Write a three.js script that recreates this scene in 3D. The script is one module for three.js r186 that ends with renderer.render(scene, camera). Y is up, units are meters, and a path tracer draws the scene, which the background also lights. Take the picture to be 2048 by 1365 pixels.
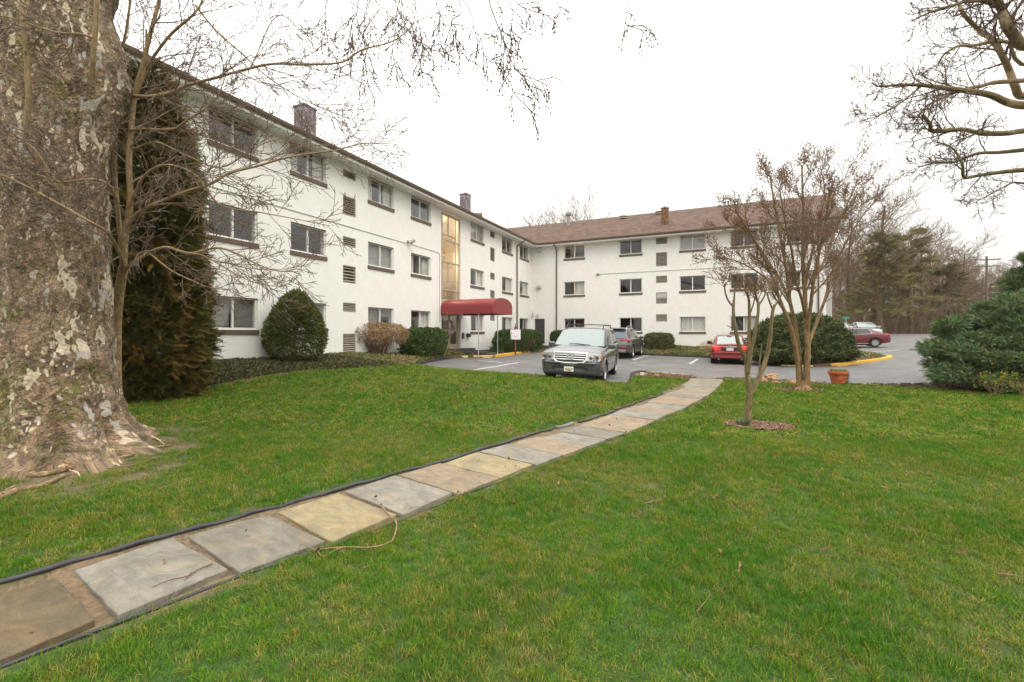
import * as THREE from 'three';
import { mergeGeometries, mergeVertices, toCreasedNormals } from 'three/addons/utils/BufferGeometryUtils.js';
import { RoundedBoxGeometry } from 'three/addons/geometries/RoundedBoxGeometry.js';
import { Brush, Evaluator, SUBTRACTION } from 'three-bvh-csg';
import { createNoise2D, createNoise3D } from 'simplex-noise';

// ---------------------------------------------------------------- camera, sky, sun, exposure
const EYE = 1.75, FOC = 910, CX = 1024, HZ = 667;           // metres, and pixels of the 2048 wide photograph
const scene = new THREE.Scene();
const camera = new THREE.PerspectiveCamera(2 * Math.atan(682.5 / FOC) * 180 / Math.PI, 2048 / 1365, 0.1, 2000);
camera.position.set(0, EYE, 0);
camera.lookAt(0, EYE, -10);
camera.setViewOffset(2048, 1365, 0, 682.5 - HZ, 2048, 1365);
camera.updateProjectionMatrix();

function skyTexture() {                                      // an overcast sky: three times brighter overhead than at the horizon
  const W = 256, H = 128, data = new Float32Array(W * H * 4);
  const n = createNoise3D(rng(77));
  for (let j = 0; j < H; j++) for (let i = 0; i < W; i++) {
    const el = ((j + 0.5) / H - 0.5) * Math.PI, az = i / W * Math.PI * 2, s = Math.sin(el);
    let L = s > 0 ? 0.87 + 2.25 * s ** 1.6 : 0.8;
    L *= 1 + 0.05 * n(Math.cos(az) * Math.cos(el) * 1.6, s * 2.4, Math.sin(az) * Math.cos(el) * 1.6);
    const o = (j * W + i) * 4;
    data[o] = L; data[o + 1] = L * 0.985; data[o + 2] = L * 0.945; data[o + 3] = 1;
  }
  const t = new THREE.DataTexture(data, W, H, THREE.RGBAFormat, THREE.FloatType);
  t.mapping = THREE.EquirectangularReflectionMapping; t.magFilter = t.minFilter = THREE.LinearFilter;
  t.wrapS = THREE.RepeatWrapping; t.colorSpace = THREE.LinearSRGBColorSpace; t.needsUpdate = true;
  return t;
}
function rng(seed) { let s = seed | 0; return () => { s = (s + 0x6d2b79f5) | 0; let t = Math.imul(s ^ (s >>> 15), 1 | s); t = (t + Math.imul(t ^ (t >>> 7), 61 | t)) ^ t; return ((t ^ (t >>> 14)) >>> 0) / 4294967296; }; }
const sky = skyTexture();
scene.background = sky; scene.environment = sky;
scene.fog = new THREE.FogExp2(0xe6dccb, 0.0004);
const sun = new THREE.DirectionalLight(0xfff4e4, 0.9);
sun.position.set(24, 46, 22); sun.target.position.set(2, 0, -16); scene.add(sun, sun.target);
sun.castShadow = true; sun.shadow.radius = 45; sun.shadow.mapSize.set(2048, 2048);
Object.assign(sun.shadow.camera, { left: -45, right: 45, top: 45, bottom: -45, near: 1, far: 160 });
const renderer = new THREE.WebGLRenderer({ antialias: true });
renderer.toneMapping = THREE.LinearToneMapping;
renderer.toneMappingExposure = 1.15;
renderer.shadowMap.enabled = true;

// ---------------------------------------------------------------- helpers
const V = (x, y, z) => new THREE.Vector3(x, y, z), R = Math.PI / 180;
const lerp = (a, b, t) => a + (b - a) * t, clamp = (x, a = 0, b = 1) => Math.min(b, Math.max(a, x));
const sstep = (a, b, x) => { const t = clamp((x - a) / (b - a)); return t * t * (3 - 2 * t); };
const at = (px, py, d) => V((px - CX) / FOC * d, EYE + (HZ - py) / FOC * d, -d);      // a pixel at a known depth
const n2 = createNoise2D(rng(5)), n3 = createNoise3D(rng(9));
const fbm = (x, y, o = 4) => { let s = 0, a = 0.5; for (let i = 0; i < o; i++) { s += a * n2(x, y); x = x * 2.03 + 7.1; y = y * 2.03 - 3.7; a *= 0.5; } return s; };
const taken = new Map();
function numbered(name) { const k = taken.get(name) ?? 0; taken.set(name, k + 1); return k ? name + '_' + String(k).padStart(3, '0') : name; }
function mesh(name, geo, mat, parent) { const m = new THREE.Mesh(geo, mat); m.name = name; m.castShadow = m.receiveShadow = true; if (parent) parent.add(m); return m; }
function tag(o, label, category, group) { o.userData.label = label; o.userData.category = category; if (group) o.userData.group = group; return o; }
function top(o) { o.name = numbered(o.name); scene.add(o); return o; }
function thing(name, label, category, p = [0, 0, 0], turn = 0, group) { const g = new THREE.Group(); g.name = name; top(g); g.position.set(...p); g.rotation.y = turn; return tag(g, label, category, group); }
function one(name, geo, mat, label, category, group) { return tag(top(mesh(name, geo, mat)), label, category, group); }
function struct(name, geo, mat) { const m = top(mesh(name, geo, mat)); m.userData.kind = 'structure'; return m; }
function stuff(o) { o.userData.kind = 'stuff'; return o; }
const lin = (r, g, b) => new THREE.Color().setRGB(r, g, b);
function mat(c, rough = 0.8, o = {}) { return new THREE.MeshStandardMaterial({ color: Array.isArray(c) ? lin(...c) : c, roughness: rough, ...o }); }
function phys(c, rough, o = {}) { return new THREE.MeshPhysicalMaterial({ color: Array.isArray(c) ? lin(...c) : c, roughness: rough, ...o }); }
function box(w, h, d, x = 0, y = 0, z = 0) { return new THREE.BoxGeometry(w, h, d).translate(x, y, z); }
function rbox(w, h, d, r = 0.01, x = 0, y = 0, z = 0, seg = 2) { return new RoundedBoxGeometry(w, h, d, seg, r).translate(x, y, z); }
function merge(list) { return mergeGeometries(list.map((g) => { const q = g.index ? g.toNonIndexed() : g; for (const k of Object.keys(q.attributes)) if (!['position', 'normal', 'uv'].includes(k)) q.deleteAttribute(k); return q; })); }
function texture(w, h, f, srgb = true, rep = true) {                                   // f(u, v, x, y) -> [r, g, b] in 0..1 (sRGB when srgb)
  const d = new Uint8Array(w * h * 4);
  for (let y = 0; y < h; y++) for (let x = 0; x < w; x++) { const c = f((x + 0.5) / w, (y + 0.5) / h, x, y), o = (y * w + x) * 4; d[o] = clamp(c[0]) * 255; d[o + 1] = clamp(c[1]) * 255; d[o + 2] = clamp(c[2]) * 255; d[o + 3] = 255; }
  const t = new THREE.DataTexture(d, w, h); t.magFilter = THREE.LinearFilter; t.minFilter = THREE.LinearMipmapLinearFilter; t.generateMipmaps = true;
  if (rep) t.wrapS = t.wrapT = THREE.RepeatWrapping; if (srgb) t.colorSpace = THREE.SRGBColorSpace; t.needsUpdate = true; return t;
}
function rept(t, sx, sy) { const c = t.clone(); c.repeat.set(sx, sy); c.needsUpdate = true; return c; }
// noise that tiles over the unit square
function tile(u, v, f, seed = 0) { const a = u * Math.PI * 2, b = v * Math.PI * 2, r = f / 6.283; return n3(Math.cos(a) * r + seed, Math.sin(a) * r + Math.cos(b) * r * 1.01 + seed * 1.7, Math.sin(b) * r - seed) ; }
function tfbm(u, v, f, o, seed = 0) { let s = 0, a = 0.5; for (let i = 0; i < o; i++) { s += a * tile(u, v, f, seed + i * 3.1); f *= 2; a *= 0.5; } return s; }
class Tubes {                                                                          // tapered tubes collected into one geometry
  constructor() { this.p = []; this.n = []; this.i = []; this.u = []; }
  add(pts, rad, sides = 5, cap = true) {
    const N = pts.length; if (N < 2) return this;
    let T = pts[1].clone().sub(pts[0]).normalize(), nor = Math.abs(T.y) < 0.9 ? V(0, 1, 0).cross(T).normalize() : V(1, 0, 0).cross(T).normalize();
    const base = this.p.length / 3; let len = 0;
    for (let k = 0; k < N; k++) {
      const t = (k < N - 1 ? pts[k + 1].clone().sub(pts[k]) : pts[k].clone().sub(pts[k - 1])).normalize();
      if (k > 0 && k < N - 1) t.add(pts[k].clone().sub(pts[k - 1]).normalize()).normalize();
      nor.sub(t.clone().multiplyScalar(nor.dot(t))); if (nor.lengthSq() < 1e-8) nor.set(t.y, t.z, t.x); nor.normalize();
      const bi = t.clone().cross(nor); if (k) len += pts[k].distanceTo(pts[k - 1]);
      for (let s = 0; s < sides; s++) {
        const a = s / sides * Math.PI * 2, c = Math.cos(a), q = Math.sin(a), r = rad[k];
        const nx = nor.x * c + bi.x * q, ny = nor.y * c + bi.y * q, nz = nor.z * c + bi.z * q;
        this.p.push(pts[k].x + nx * r, pts[k].y + ny * r, pts[k].z + nz * r); this.n.push(nx, ny, nz); this.u.push(s / sides, len);
      }
      if (k) for (let s = 0; s < sides; s++) { const a = base + (k - 1) * sides + s, b = base + (k - 1) * sides + (s + 1) % sides, c = a + sides, d = b + sides; this.i.push(a, b, d, a, d, c); }
    }
    if (cap && sides > 3) { const e = base + (N - 1) * sides; for (let s = 1; s < sides - 1; s++) this.i.push(e, e + s, e + s + 1); for (let s = 1; s < sides - 1; s++) this.i.push(base, base + s + 1, base + s); }
    return this;
  }
  geo() { const g = new THREE.BufferGeometry(); g.setAttribute('position', new THREE.Float32BufferAttribute(this.p, 3)); g.setAttribute('normal', new THREE.Float32BufferAttribute(this.n, 3)); g.setAttribute('uv', new THREE.Float32BufferAttribute(this.u, 2)); g.setIndex(this.i); return g; }
  get tris() { return this.i.length / 3; }
}
function spline(pts, n) { const c = new THREE.CatmullRomCurve3(pts, false, 'centripetal'); return c.getPoints(n); }

// ---------------------------------------------------------------- the lie of the land (X right, d away from the camera)
class Plate {                                                                          // thin plate spline through surveyed heights
  constructor(pts, lambda) {
    this.pts = pts; const n = pts.length, N = n + 3, A = Array.from({ length: N }, () => new Float64Array(N + 1));
    const U = (r2) => r2 < 1e-9 ? 0 : r2 * Math.log(r2) * 0.5; this.U = U;
    for (let i = 0; i < n; i++) {
      for (let j = 0; j < n; j++) A[i][j] = U((pts[i][0] - pts[j][0]) ** 2 + (pts[i][1] - pts[j][1]) ** 2);
      A[i][i] += lambda; A[i][n] = A[n][i] = 1; A[i][n + 1] = A[n + 1][i] = pts[i][0]; A[i][n + 2] = A[n + 2][i] = pts[i][1]; A[i][N] = pts[i][2];
    }
    for (let c = 0; c < N; c++) {
      let p = c; for (let r = c + 1; r < N; r++) if (Math.abs(A[r][c]) > Math.abs(A[p][c])) p = r;
      [A[c], A[p]] = [A[p], A[c]];
      for (let r = 0; r < N; r++) if (r !== c) { const f = A[r][c] / A[c][c]; if (f) for (let k = c; k <= N; k++) A[r][k] -= f * A[c][k]; }
    }
    this.w = A.map((r, i) => r[N] / r[i]);
  }
  h(x, d) { const { pts, w, U } = this, n = pts.length; let s = w[n] + w[n + 1] * x + w[n + 2] * d; for (let i = 0; i < n; i++) s += w[i] * U((x - pts[i][0]) ** 2 + (d - pts[i][1]) ** 2); return s; }
}
const lawnPlate = new Plate([
  [0, -6, -0.02], [0, 0, 0], [-3, 2.5, 0], [3, 3, 0], [8, 3, 0], [0, 6, 0.04], [3.3, 10, 0.09], [5, 8.5, 0.02], [6.3, 15, 0.14], [8.6, 13.4, 0.08], [12, 13, 0.1], [14, 11, 0.12], [10, 7, 0.03],
  [-5.8, 5.8, 0.2], [-3, 5, 0.07], [-7.6, 10, 0.36], [-7.1, 12, 0.6], [-5.8, 14.2, 0.64], [-3.6, 17, 0.55], [-2.5, 12, 0.36], [0, 10, 0.17], [1.2, 14.4, 0.32], [3.6, 14.4, 0.22],
  [-8.7, 13, 0.88], [-7.5, 15.5, 0.88], [-6.5, 17.7, 0.9], [-3.9, 23.5, 0.9], [1.4, 34.8, 0.9], [10, 31, 0.86], [18.6, 26.8, 0.82], [-12.8, 4, 0.7], [-9, 7, 0.5], [-8, 2, 0.2], [-10, 20, 0.9], [5, 40, 0.95],
  [16, 22.5, 0.6], [13.4, 23, 0.45], [8.5, 28.8, 0.5], [4.2, 30.7, 0.58], [12.0, 27.2, 0.45], [0.2, 29.1, 0.6], [-1.3, 24.6, 0.66], [-3.75, 21, 0.62], [20, 26, 0.55], [20, 8, 0.1], [25, 16, 0.3], [30, 36, 0.9], [53, 60, 1.72], [30, 60, 1.8], [20, 45, 1.3], [60, 30, 1.2],
], 0.6);
const lotPlate = new Plate([
  [1.4, 15.6, 0.17], [3, 15.1, 0.14], [2.6, 19, 0.26], [-1.6, 15.8, 0.33], [-3.6, 17.2, 0.42], [0.3, 20.3, 0.4], [-2.5, 23, 0.5], [0.5, 28.5, 0.47], [2, 31, 0.46], [6.8, 25.7, 0.37], [8.5, 28.5, 0.38], [11.6, 27, 0.3], [10.5, 23.2, 0.23],
  [5, 18.2, 0.16], [7, 16.8, 0.1], [9.5, 15.6, 0.08], [12.8, 14.5, 0.04], [14.2, 19.8, 0.28], [17, 21.5, 0.34], [21.5, 26, 0.36], [28.5, 36, 0.72], [27, 30, 0.62], [25, 18, 0.25], [40, 30, 0.9], [53, 60, 1.72], [40, 60, 1.74], [26, 50, 1.35], [70, 40, 1.6], [60, 16, 0.9], [30, 72, 1.85], [80, 75, 1.85], [34, 44, 1.42], [31, 46, 1.42],
], 0.5);
const lotPoly = [[-3.77, 17.35], [-3.02, 17.06], [1.2, 15.07], [3.55, 14.02], [4.1, 15.4], [4.6, 17.2], [4.95, 17.95], [5.5, 17.9], [6.85, 16.95], [7.6, 16.55], [8.6, 16.1], [9.6, 15.5], [10.4, 14.75], [12, 14.5], [13.4, 14.5], [15, 15.6], [19, 16.4], [30, 14], [62, 13], [95, 40], [95, 80], [30, 80], [24.5, 55], [20.8, 32], [20.6, 28.6],
  [21.3, 27.6], [21.75, 26.6], [21.3, 25.6], [20.2, 24.6], [17.4, 22.2], [15.3, 20.7], [14.3, 20.1], [13.4, 20.2], [12.6, 20.9], [12.45, 22.3], [12.9, 24.4], [13.0, 26.2], [12.3, 26.7], [8.5, 28.5], [4.2, 30.4], [2.4, 31.1], [1.5, 30.9], [0.6, 28.9], [-0.3, 26], [-0.95, 24.1], [-1.5, 23.6], [-2.55, 23.4], [-3.0, 22.6], [-3.5, 20.8], [-3.85, 18.6]];
function sdPoly(poly, x, d) {                                                          // signed distance, positive inside
  let m = 1e9, c = false;
  for (let i = 0, j = poly.length - 1; i < poly.length; j = i++) {
    const [ax, ay] = poly[j], [bx, by] = poly[i], ex = bx - ax, ey = by - ay, wx = x - ax, wy = d - ay, t = clamp((wx * ex + wy * ey) / (ex * ex + ey * ey)), qx = wx - ex * t, qy = wy - ey * t;
    m = Math.min(m, qx * qx + qy * qy);
    if ((by > d) !== (ay > d) && x < (ax - bx) * (d - by) / (ay - by) + bx) c = !c;
  }
  return (c ? 1 : -1) * Math.sqrt(m);
}
const cl = (x, d) => [clamp(x, -14, 70), clamp(d, -6, 75)];
const lotH = (x, d) => lotPlate.h(...cl(x, d));
const inLot = (x, d) => (x > -5 && d > 12) ? sdPoly(lotPoly, x, d) : -9;
function lawnH(x, d) { const [cx, cd] = cl(x, d); let h = lawnPlate.h(cx, cd) + 0.025 * n2(x * 0.35, d * 0.35); if (d > 12.5 && x > -5) h = Math.max(h, lotH(x, d) + 0.06); return h; }
const pathC = [[-4.4, 1.35], [-3.12, 2.76], [-2.43, 3.54], [-1.27, 4.81], [-0.1, 6.15], [3.32, 10.25], [5.2, 13.0], [6.35, 15.0], [7.0, 16.35]];    // the centre line of the flagstone path
const pathCurve = new THREE.CatmullRomCurve3(pathC.map(([x, d]) => V(x, 0, -d)), false, 'centripetal');
const pathPts = pathCurve.getSpacedPoints(120);
function pathDist(x, d) { let m = 1e9; for (const p of pathPts) { const q = (p.x - x) ** 2 + (p.z + d) ** 2; if (q < m) m = q; } return Math.sqrt(m); }
function groundH(x, d) {
  let h = lawnH(x, d); const s = inLot(x, d);
  if (s > -0.05) h = lerp(h, lotH(x, d) - 0.14, sstep(-0.05, 0.18, s));
  if (d < 18 && x > -5 && x < 8.5) { const q = pathDist(x, d); if (q < 0.7) h -= 0.028 * sstep(0.62, 0.46, q); }
  return h;
}
const G = (x, z) => groundH(x, -z);

// building frame: origin at the inner corner, x along the rear wing, z along the entrance wing towards the camera
const BYAW = -24.7 * R, BC = V(1.45, 0, -34.8), ca = Math.cos(BYAW), sa = Math.sin(BYAW);
const toB = (x, z) => { const dx = x - BC.x, dz = z - BC.z; return [dx * ca - dz * sa, dx * sa + dz * ca]; };
const fromB = (bx, bz) => V(BC.x + bx * ca + bz * sa, 0, BC.z - bx * sa + bz * ca);
const sA = (px, off = 0) => { const k = (px - CX) / FOC, x0 = 1.45 + 0.9085 * off, d0 = 34.8 - 0.4179 * off; return (x0 - k * d0) / (0.4179 - 0.9085 * k); };   // metres from the corner on the entrance wall
const tB = (px, off = 0) => { const k = (px - CX) / FOC, x0 = 1.45 - 0.4179 * off, d0 = 34.8 - 0.9085 * off; return (k * d0 - x0) / (0.9085 + 0.4179 * k); };
// ---------------------------------------------------------------- ground
const bedA = [[-14, 3.2], [-10, 6.2], [-8.5, 8.3], [-7.75, 9.75], [-7.3, 11.1], [-6.85, 12.3], [-5.8, 14.0], [-4.7, 15.4], [-3.95, 16.6], [-3.75, 17.4], [-3.85, 18.6], [-3.5, 20.8], [-3.0, 22.6], [-2.6, 23.4], [-3.9, 24.2], [-6.9, 18], [-9.3, 12], [-14.2, 2.8]];
const mulchPoly = [[[4.3, 15.9], [4.75, 17.3], [5.0, 17.95], [6.9, 17.0], [6.55, 16.25], [6.1, 15.75], [5.2, 15.95]], [[7.45, 16.5], [8.6, 16.1], [9.6, 15.5], [10.4, 14.75], [10.2, 14.45], [9.1, 14.95], [8.1, 15.65], [7.2, 16.15]],
  [[10.9, 14.6], [13.4, 14.6], [15, 15.7], [20, 16.6], [22, 11], [16, 11.1], [13.8, 12.1], [12.4, 13.4], [11.6, 14.15]]];
const inBed = (x, d) => { if (x < -2 && d < 25) return sdPoly(bedA, x, d); if (d > 19 && x < 22.2) { const [bx, bz] = toB(x, -d); if (bx > -0.3 && bz > -0.3 && bx < 21.5) return -inLot(x, d); } return -9; };
function inMulch(x, d) {
  let m = -9; if (x > 3.8) for (const p of mulchPoly) m = Math.max(m, sdPoly(p, x, d));
  m = Math.max(m, 0.22 * (1 - Math.hypot((x - 4.62) / 0.66, (d - 8.5) / 0.36)) * 2, 0.3 * (1 - Math.hypot((x - 8.5) / 0.75, (d - 13.42) / 0.42)) * 2);
  return m;
}
const rootMask = (x, d) => { const q = Math.hypot(x + 5.75, d - 5.85); return clamp(1.25 - (q - 0.95) / 0.6 + 0.8 * n2(x * 1.3, d * 1.3) + 0.3 * n2(x * 4, d * 4)); };
const dryness = (x, d) => clamp(0.35 + 0.5 * fbm(x * 0.28 + 3, d * 0.28, 3) + 0.35 * n2(x * 1.1, d * 1.1 + 9));
const bareness = (x, d) => sstep(0.62, 0.85, n2(x * 0.75 + 20, d * 0.75) * 0.6 + n2(x * 2.3, d * 2.3 + 4) * 0.42 + 0.1 * n2(x * 7, d * 7));
{
  const ax = (a, b, s) => { const o = []; for (let x = a; x < b - 1e-6; x += s) o.push(x); return o; };
  const far = (from, n, g) => { const o = []; let x = from, s = g; for (let i = 0; i < n; i++) { x += s; s *= 1.35; o.push(x); } return o; };
  const xs = [...far(15, 15, 1.2).map((x) => -x).reverse(), ...ax(-15, -4.4, 0.5), ...ax(-4.4, 22.4, 0.22), ...ax(22.4, 32, 0.7), 32, ...far(32, 15, 1.2)];
  const ds = [...far(5, 12, 1.2).map((x) => -x).reverse(), ...ax(-5, 1, 0.8), ...ax(1, 18.6, 0.2), ...ax(18.6, 31.6, 0.26), ...ax(31.6, 36, 0.6), 36, ...far(36, 16, 1.2)];
  const nx = xs.length, nd = ds.length, p = new Float32Array(nx * nd * 3), uv = new Float32Array(nx * nd * 2), col = new Float32Array(nx * nd * 3), idx = [];
  for (let j = 0; j < nd; j++) for (let i = 0; i < nx; i++) {
    const x = xs[i], d = ds[j], k = j * nx + i;
    p[k * 3] = x; p[k * 3 + 1] = groundH(x, d); p[k * 3 + 2] = -d; uv[k * 2] = x / 1.7; uv[k * 2 + 1] = -d / 1.7;
    let c = [0.042, 0.09, 0.012]; const dry = dryness(x, d); c = c.map((v, q) => lerp(v, [0.1, 0.11, 0.025][q], 0.5 * dry));
    const soil = Math.max(bareness(x, d) * 0.55, d < 9 && x < -3 ? rootMask(x, d) * 0.9 : 0, pathDist(x, d) < 0.58 && d < 18 ? 1 : 0);
    c = c.map((v, q) => lerp(v, [0.23, 0.16, 0.095][q], soil));
    if (inMulch(x, d) > 0) c = [0.075, 0.042, 0.025];
    const b = inBed(x, d); if (b > -0.12) c = b > 0.1 ? [0.045, 0.032, 0.018] : [0.16, 0.085, 0.05];
    if (d > 45 || x > 34 || x < -14.5) c = [0.11, 0.085, 0.05];
    col.set(c, k * 3);
    if (i && j) { const a = k - nx - 1; idx.push(a, a + 1, k, a, k, k - 1); }
  }
  const g = new THREE.BufferGeometry(); g.setAttribute('position', new THREE.BufferAttribute(p, 3)); g.setAttribute('uv', new THREE.BufferAttribute(uv, 2)); g.setAttribute('color', new THREE.BufferAttribute(col, 3)); g.setIndex(idx); g.computeVertexNormals();
  const grain = texture(512, 512, (u, v) => { const s = 0.72 + 0.35 * tfbm(u, v, 40, 3) + 0.25 * tfbm(u, v, 9, 3, 4); return [s, s, s]; }, false);
  struct('ground', g, new THREE.MeshStandardMaterial({ vertexColors: true, map: grain, roughness: 1, bumpMap: grain, bumpScale: 0.02 }));
}
// ---------------------------------------------------------------- asphalt
function clippedSheet(poly, hf, step, x0, x1, d0, d1, lift, grow) {
  const p = [], uv = [], idx = [], map = new Map();
  const vert = (i, j) => { const key = i * 100000 + j; let k = map.get(key); if (k === undefined) { const x = x0 + i * step, d = d0 + j * step; k = p.length / 3; p.push(x, hf(x, d) + lift, -d); uv.push(x, -d); map.set(key, k); } return k; };
  for (let i = 0; x0 + i * step < x1; i++) for (let j = 0; d0 + j * step < d1; j++) {
    const x = x0 + (i + 0.5) * step, d = d0 + (j + 0.5) * step;
    if (sdPoly(poly, x, d) > -grow) { const a = vert(i, j), b = vert(i + 1, j), c = vert(i + 1, j + 1), e = vert(i, j + 1); idx.push(a, b, c, a, c, e); }
  }
  const g = new THREE.BufferGeometry(); g.setAttribute('position', new THREE.Float32BufferAttribute(p, 3)); g.setAttribute('uv', new THREE.Float32BufferAttribute(uv, 2)); g.setIndex(idx); g.computeVertexNormals(); return g;
}
const asphaltMap = texture(1024, 1024, (u, v) => { const q = tfbm(u, v, 5, 4, 2), g = (n2(u * 700, v * 700) * 0.5 + n2(u * 310, v * 310)) * 0.035, s = 0.41 + 0.07 * q + g + (tile(u, v, 24, 8) > 0.52 ? -0.03 : 0); return [s, s * 0.98, s * 0.965]; });
const asphaltRough = texture(512, 512, (u, v) => { const s = 0.62 + 0.3 * tfbm(u, v, 4, 4, 6); return [s, s, s]; }, false);
const asphalt = new THREE.MeshStandardMaterial({ map: rept(asphaltMap, 0.14, 0.14), roughnessMap: rept(asphaltRough, 0.09, 0.09), bumpMap: rept(asphaltMap, 0.45, 0.45), bumpScale: 0.006 });
struct('parking_lot', clippedSheet(lotPoly, lotH, 0.25, -5, 34, 13, 34, 0, 0.1), asphalt);
{ const g = clippedSheet(lotPoly, lotH, 1, 20.25, 96, 12, 81, -0.03, 0.3); struct('road', g, asphalt); }
// painted bay lines
const paint = mat([0.62, 0.62, 0.6], 0.7, { bumpMap: rept(asphaltMap, 0.4, 0.4), bumpScale: 0.003 });
function strip(pts, w, hf, lift) {                                                      // a ribbon draped on the ground, pts in [x, d]
  const p = [], uv = [], idx = []; let len = 0;
  for (let i = 0; i < pts.length; i++) {
    const a = pts[Math.max(0, i - 1)], b = pts[Math.min(pts.length - 1, i + 1)], l = Math.hypot(b[0] - a[0], b[1] - a[1]), nx = (b[1] - a[1]) / l, nd = -(b[0] - a[0]) / l;
    if (i) len += Math.hypot(pts[i][0] - pts[i - 1][0], pts[i][1] - pts[i - 1][1]);
    for (const s of [-1, 1]) { const x = pts[i][0] + nx * s * w / 2, d = pts[i][1] + nd * s * w / 2; p.push(x, hf(x, d) + lift, -d); uv.push(s * w / 2, len); }
    if (i) { const k = i * 2; idx.push(k - 2, k - 1, k + 1, k - 2, k + 1, k); }
  }
  const g = new THREE.BufferGeometry(); g.setAttribute('position', new THREE.Float32BufferAttribute(p, 3)); g.setAttribute('uv', new THREE.Float32BufferAttribute(uv, 2)); g.setIndex(idx); g.computeVertexNormals(); return g;
}
function seg(a, b, n) { return Array.from({ length: n + 1 }, (_, i) => [lerp(a[0], b[0], i / n), lerp(a[1], b[1], i / n)]); }
const pxLot = (px, py) => { let d = 20; for (let k = 0; k < 40; k++) { const x = (px - CX) / FOC * d, t = (EYE - lotH(x, d)) * FOC / (py - HZ); d = lerp(d, t, 0.5); } return [(px - CX) / FOC * d, d]; };
for (const [a, b] of [[[932, 743], [1037, 726]], [[958, 722], [1004, 726]], [[1266, 720.6], [1297, 711.8]], [[1380, 728], [1397, 718]], [[1700, 707], [1800, 701]], [[1692, 690], [1842, 688]]]) {
  const s = struct('bay_line', strip(seg(pxLot(...a), pxLot(...b), 14), 0.1, lotH, 0.006), paint); s.userData.label = 'white painted parking bay line';
}
// ---------------------------------------------------------------- kerbs
function kerbGeo(pts, w, hgt, hf, seed, wob = 0.012) {
  const r = rng(seed), prof = [[-w / 2, -0.2], [-w / 2, hgt - 0.02], [-w / 2 + 0.02, hgt], [w / 2 - 0.025, hgt], [w / 2, hgt - 0.025], [w / 2, -0.2]], p = [], uv = [], idx = []; let len = 0;
  for (let i = 0; i < pts.length; i++) {
    const a = pts[Math.max(0, i - 1)], b = pts[Math.min(pts.length - 1, i + 1)], l = Math.hypot(b[0] - a[0], b[1] - a[1]), nx = (b[1] - a[1]) / l, nd = -(b[0] - a[0]) / l, j = (r() - 0.5) * wob * 2, jy = (r() - 0.5) * wob * 1.4;
    if (i) len += Math.hypot(pts[i][0] - pts[i - 1][0], pts[i][1] - pts[i - 1][1]);
    for (const [o, y] of prof) { const x = pts[i][0] + nx * (o + j), d = pts[i][1] + nd * (o + j); p.push(x, hf(pts[i][0], pts[i][1]) + y + (y > 0 ? jy : 0), -d); uv.push(len, o + y); }
    if (i) for (let k = 0; k < prof.length - 1; k++) { const q = (i - 1) * prof.length + k, s = i * prof.length + k; idx.push(q, s, s + 1, q, s + 1, q + 1); }
  }
  const n = prof.length; for (let k = 1; k < n - 1; k++) { idx.push(0, k, k + 1); const e = (pts.length - 1) * n; idx.push(e, e + k + 1, e + k); }
  const g = new THREE.BufferGeometry(); g.setAttribute('position', new THREE.Float32BufferAttribute(p, 3)); g.setAttribute('uv', new THREE.Float32BufferAttribute(uv, 2)); g.setIndex(idx); return toCreasedNormals(g, 0.6);
}
function dense(pts, s) { const o = []; for (let i = 0; i < pts.length - 1; i++) { const n = Math.max(1, Math.ceil(Math.hypot(pts[i + 1][0] - pts[i][0], pts[i + 1][1] - pts[i][1]) / s)); for (let k = 0; k < n; k++) o.push([lerp(pts[i][0], pts[i + 1][0], k / n), lerp(pts[i][1], pts[i + 1][1], k / n)]); } o.push(pts[pts.length - 1]); return o; }
function smooth2(pts, n) { return new THREE.CatmullRomCurve3(pts.map(([x, d]) => V(x, 0, d)), false, 'centripetal').getPoints(n).map((p) => [p.x, p.z]); }
const yellowMap = texture(512, 128, (u, v) => { const w = tfbm(u, v, 14, 4, 3) + 0.25 * tfbm(u, v, 50, 2, 5); return w > 0.28 ? [0.62, 0.56, 0.47] : [0.88 + 0.05 * w, 0.67 + 0.05 * w, 0.12]; });
const paleMap = texture(512, 128, (u, v) => { const w = tfbm(u, v, 14, 4, 3) + 0.25 * tfbm(u, v, 50, 2, 5); return w > 0.12 ? [0.6, 0.55, 0.47] : [0.9, 0.78, 0.5]; });
const yellowKerb = new THREE.MeshStandardMaterial({ map: rept(yellowMap, 0.5, 1.3), roughness: 0.75 }), paleKerb = new THREE.MeshStandardMaterial({ map: rept(paleMap, 0.5, 1.3), roughness: 0.8 });
const blackKerb = new THREE.MeshStandardMaterial({ map: rept(asphaltMap, 1.2, 1.2), color: 0x8a8684, roughness: 0.9 });
const concKerb = new THREE.MeshStandardMaterial({ map: rept(paleMap, 0.4, 0.9), color: 0xd9d4ca, roughness: 0.9 });
one('kerb', kerbGeo(smooth2([[14.1, 20.16], [14.5, 20.18], [15.3, 20.7], [17.4, 22.2], [20.2, 24.6], [21.3, 25.6], [21.72, 26.55], [21.45, 27.2]], 60), 0.2, 0.13, lotH, 3), yellowKerb, 'yellow painted kerb around the tip of the shrub island', 'kerb');
one('kerb', kerbGeo(dense([[-0.95, 24.1], [-0.3, 26], [0.6, 28.9], [1.2, 30.3]], 0.3), 0.18, 0.13, lotH, 4), yellowKerb, 'yellow painted kerb in front of the dark clipped hedge', 'kerb');
one('kerb', kerbGeo(dense([[-2.75, 23.25], [-2.3, 23.45]], 0.15), 0.18, 0.11, lotH, 5), paleKerb, 'short broken piece of pale kerb by the leaf strewn bed', 'kerb');
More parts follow.
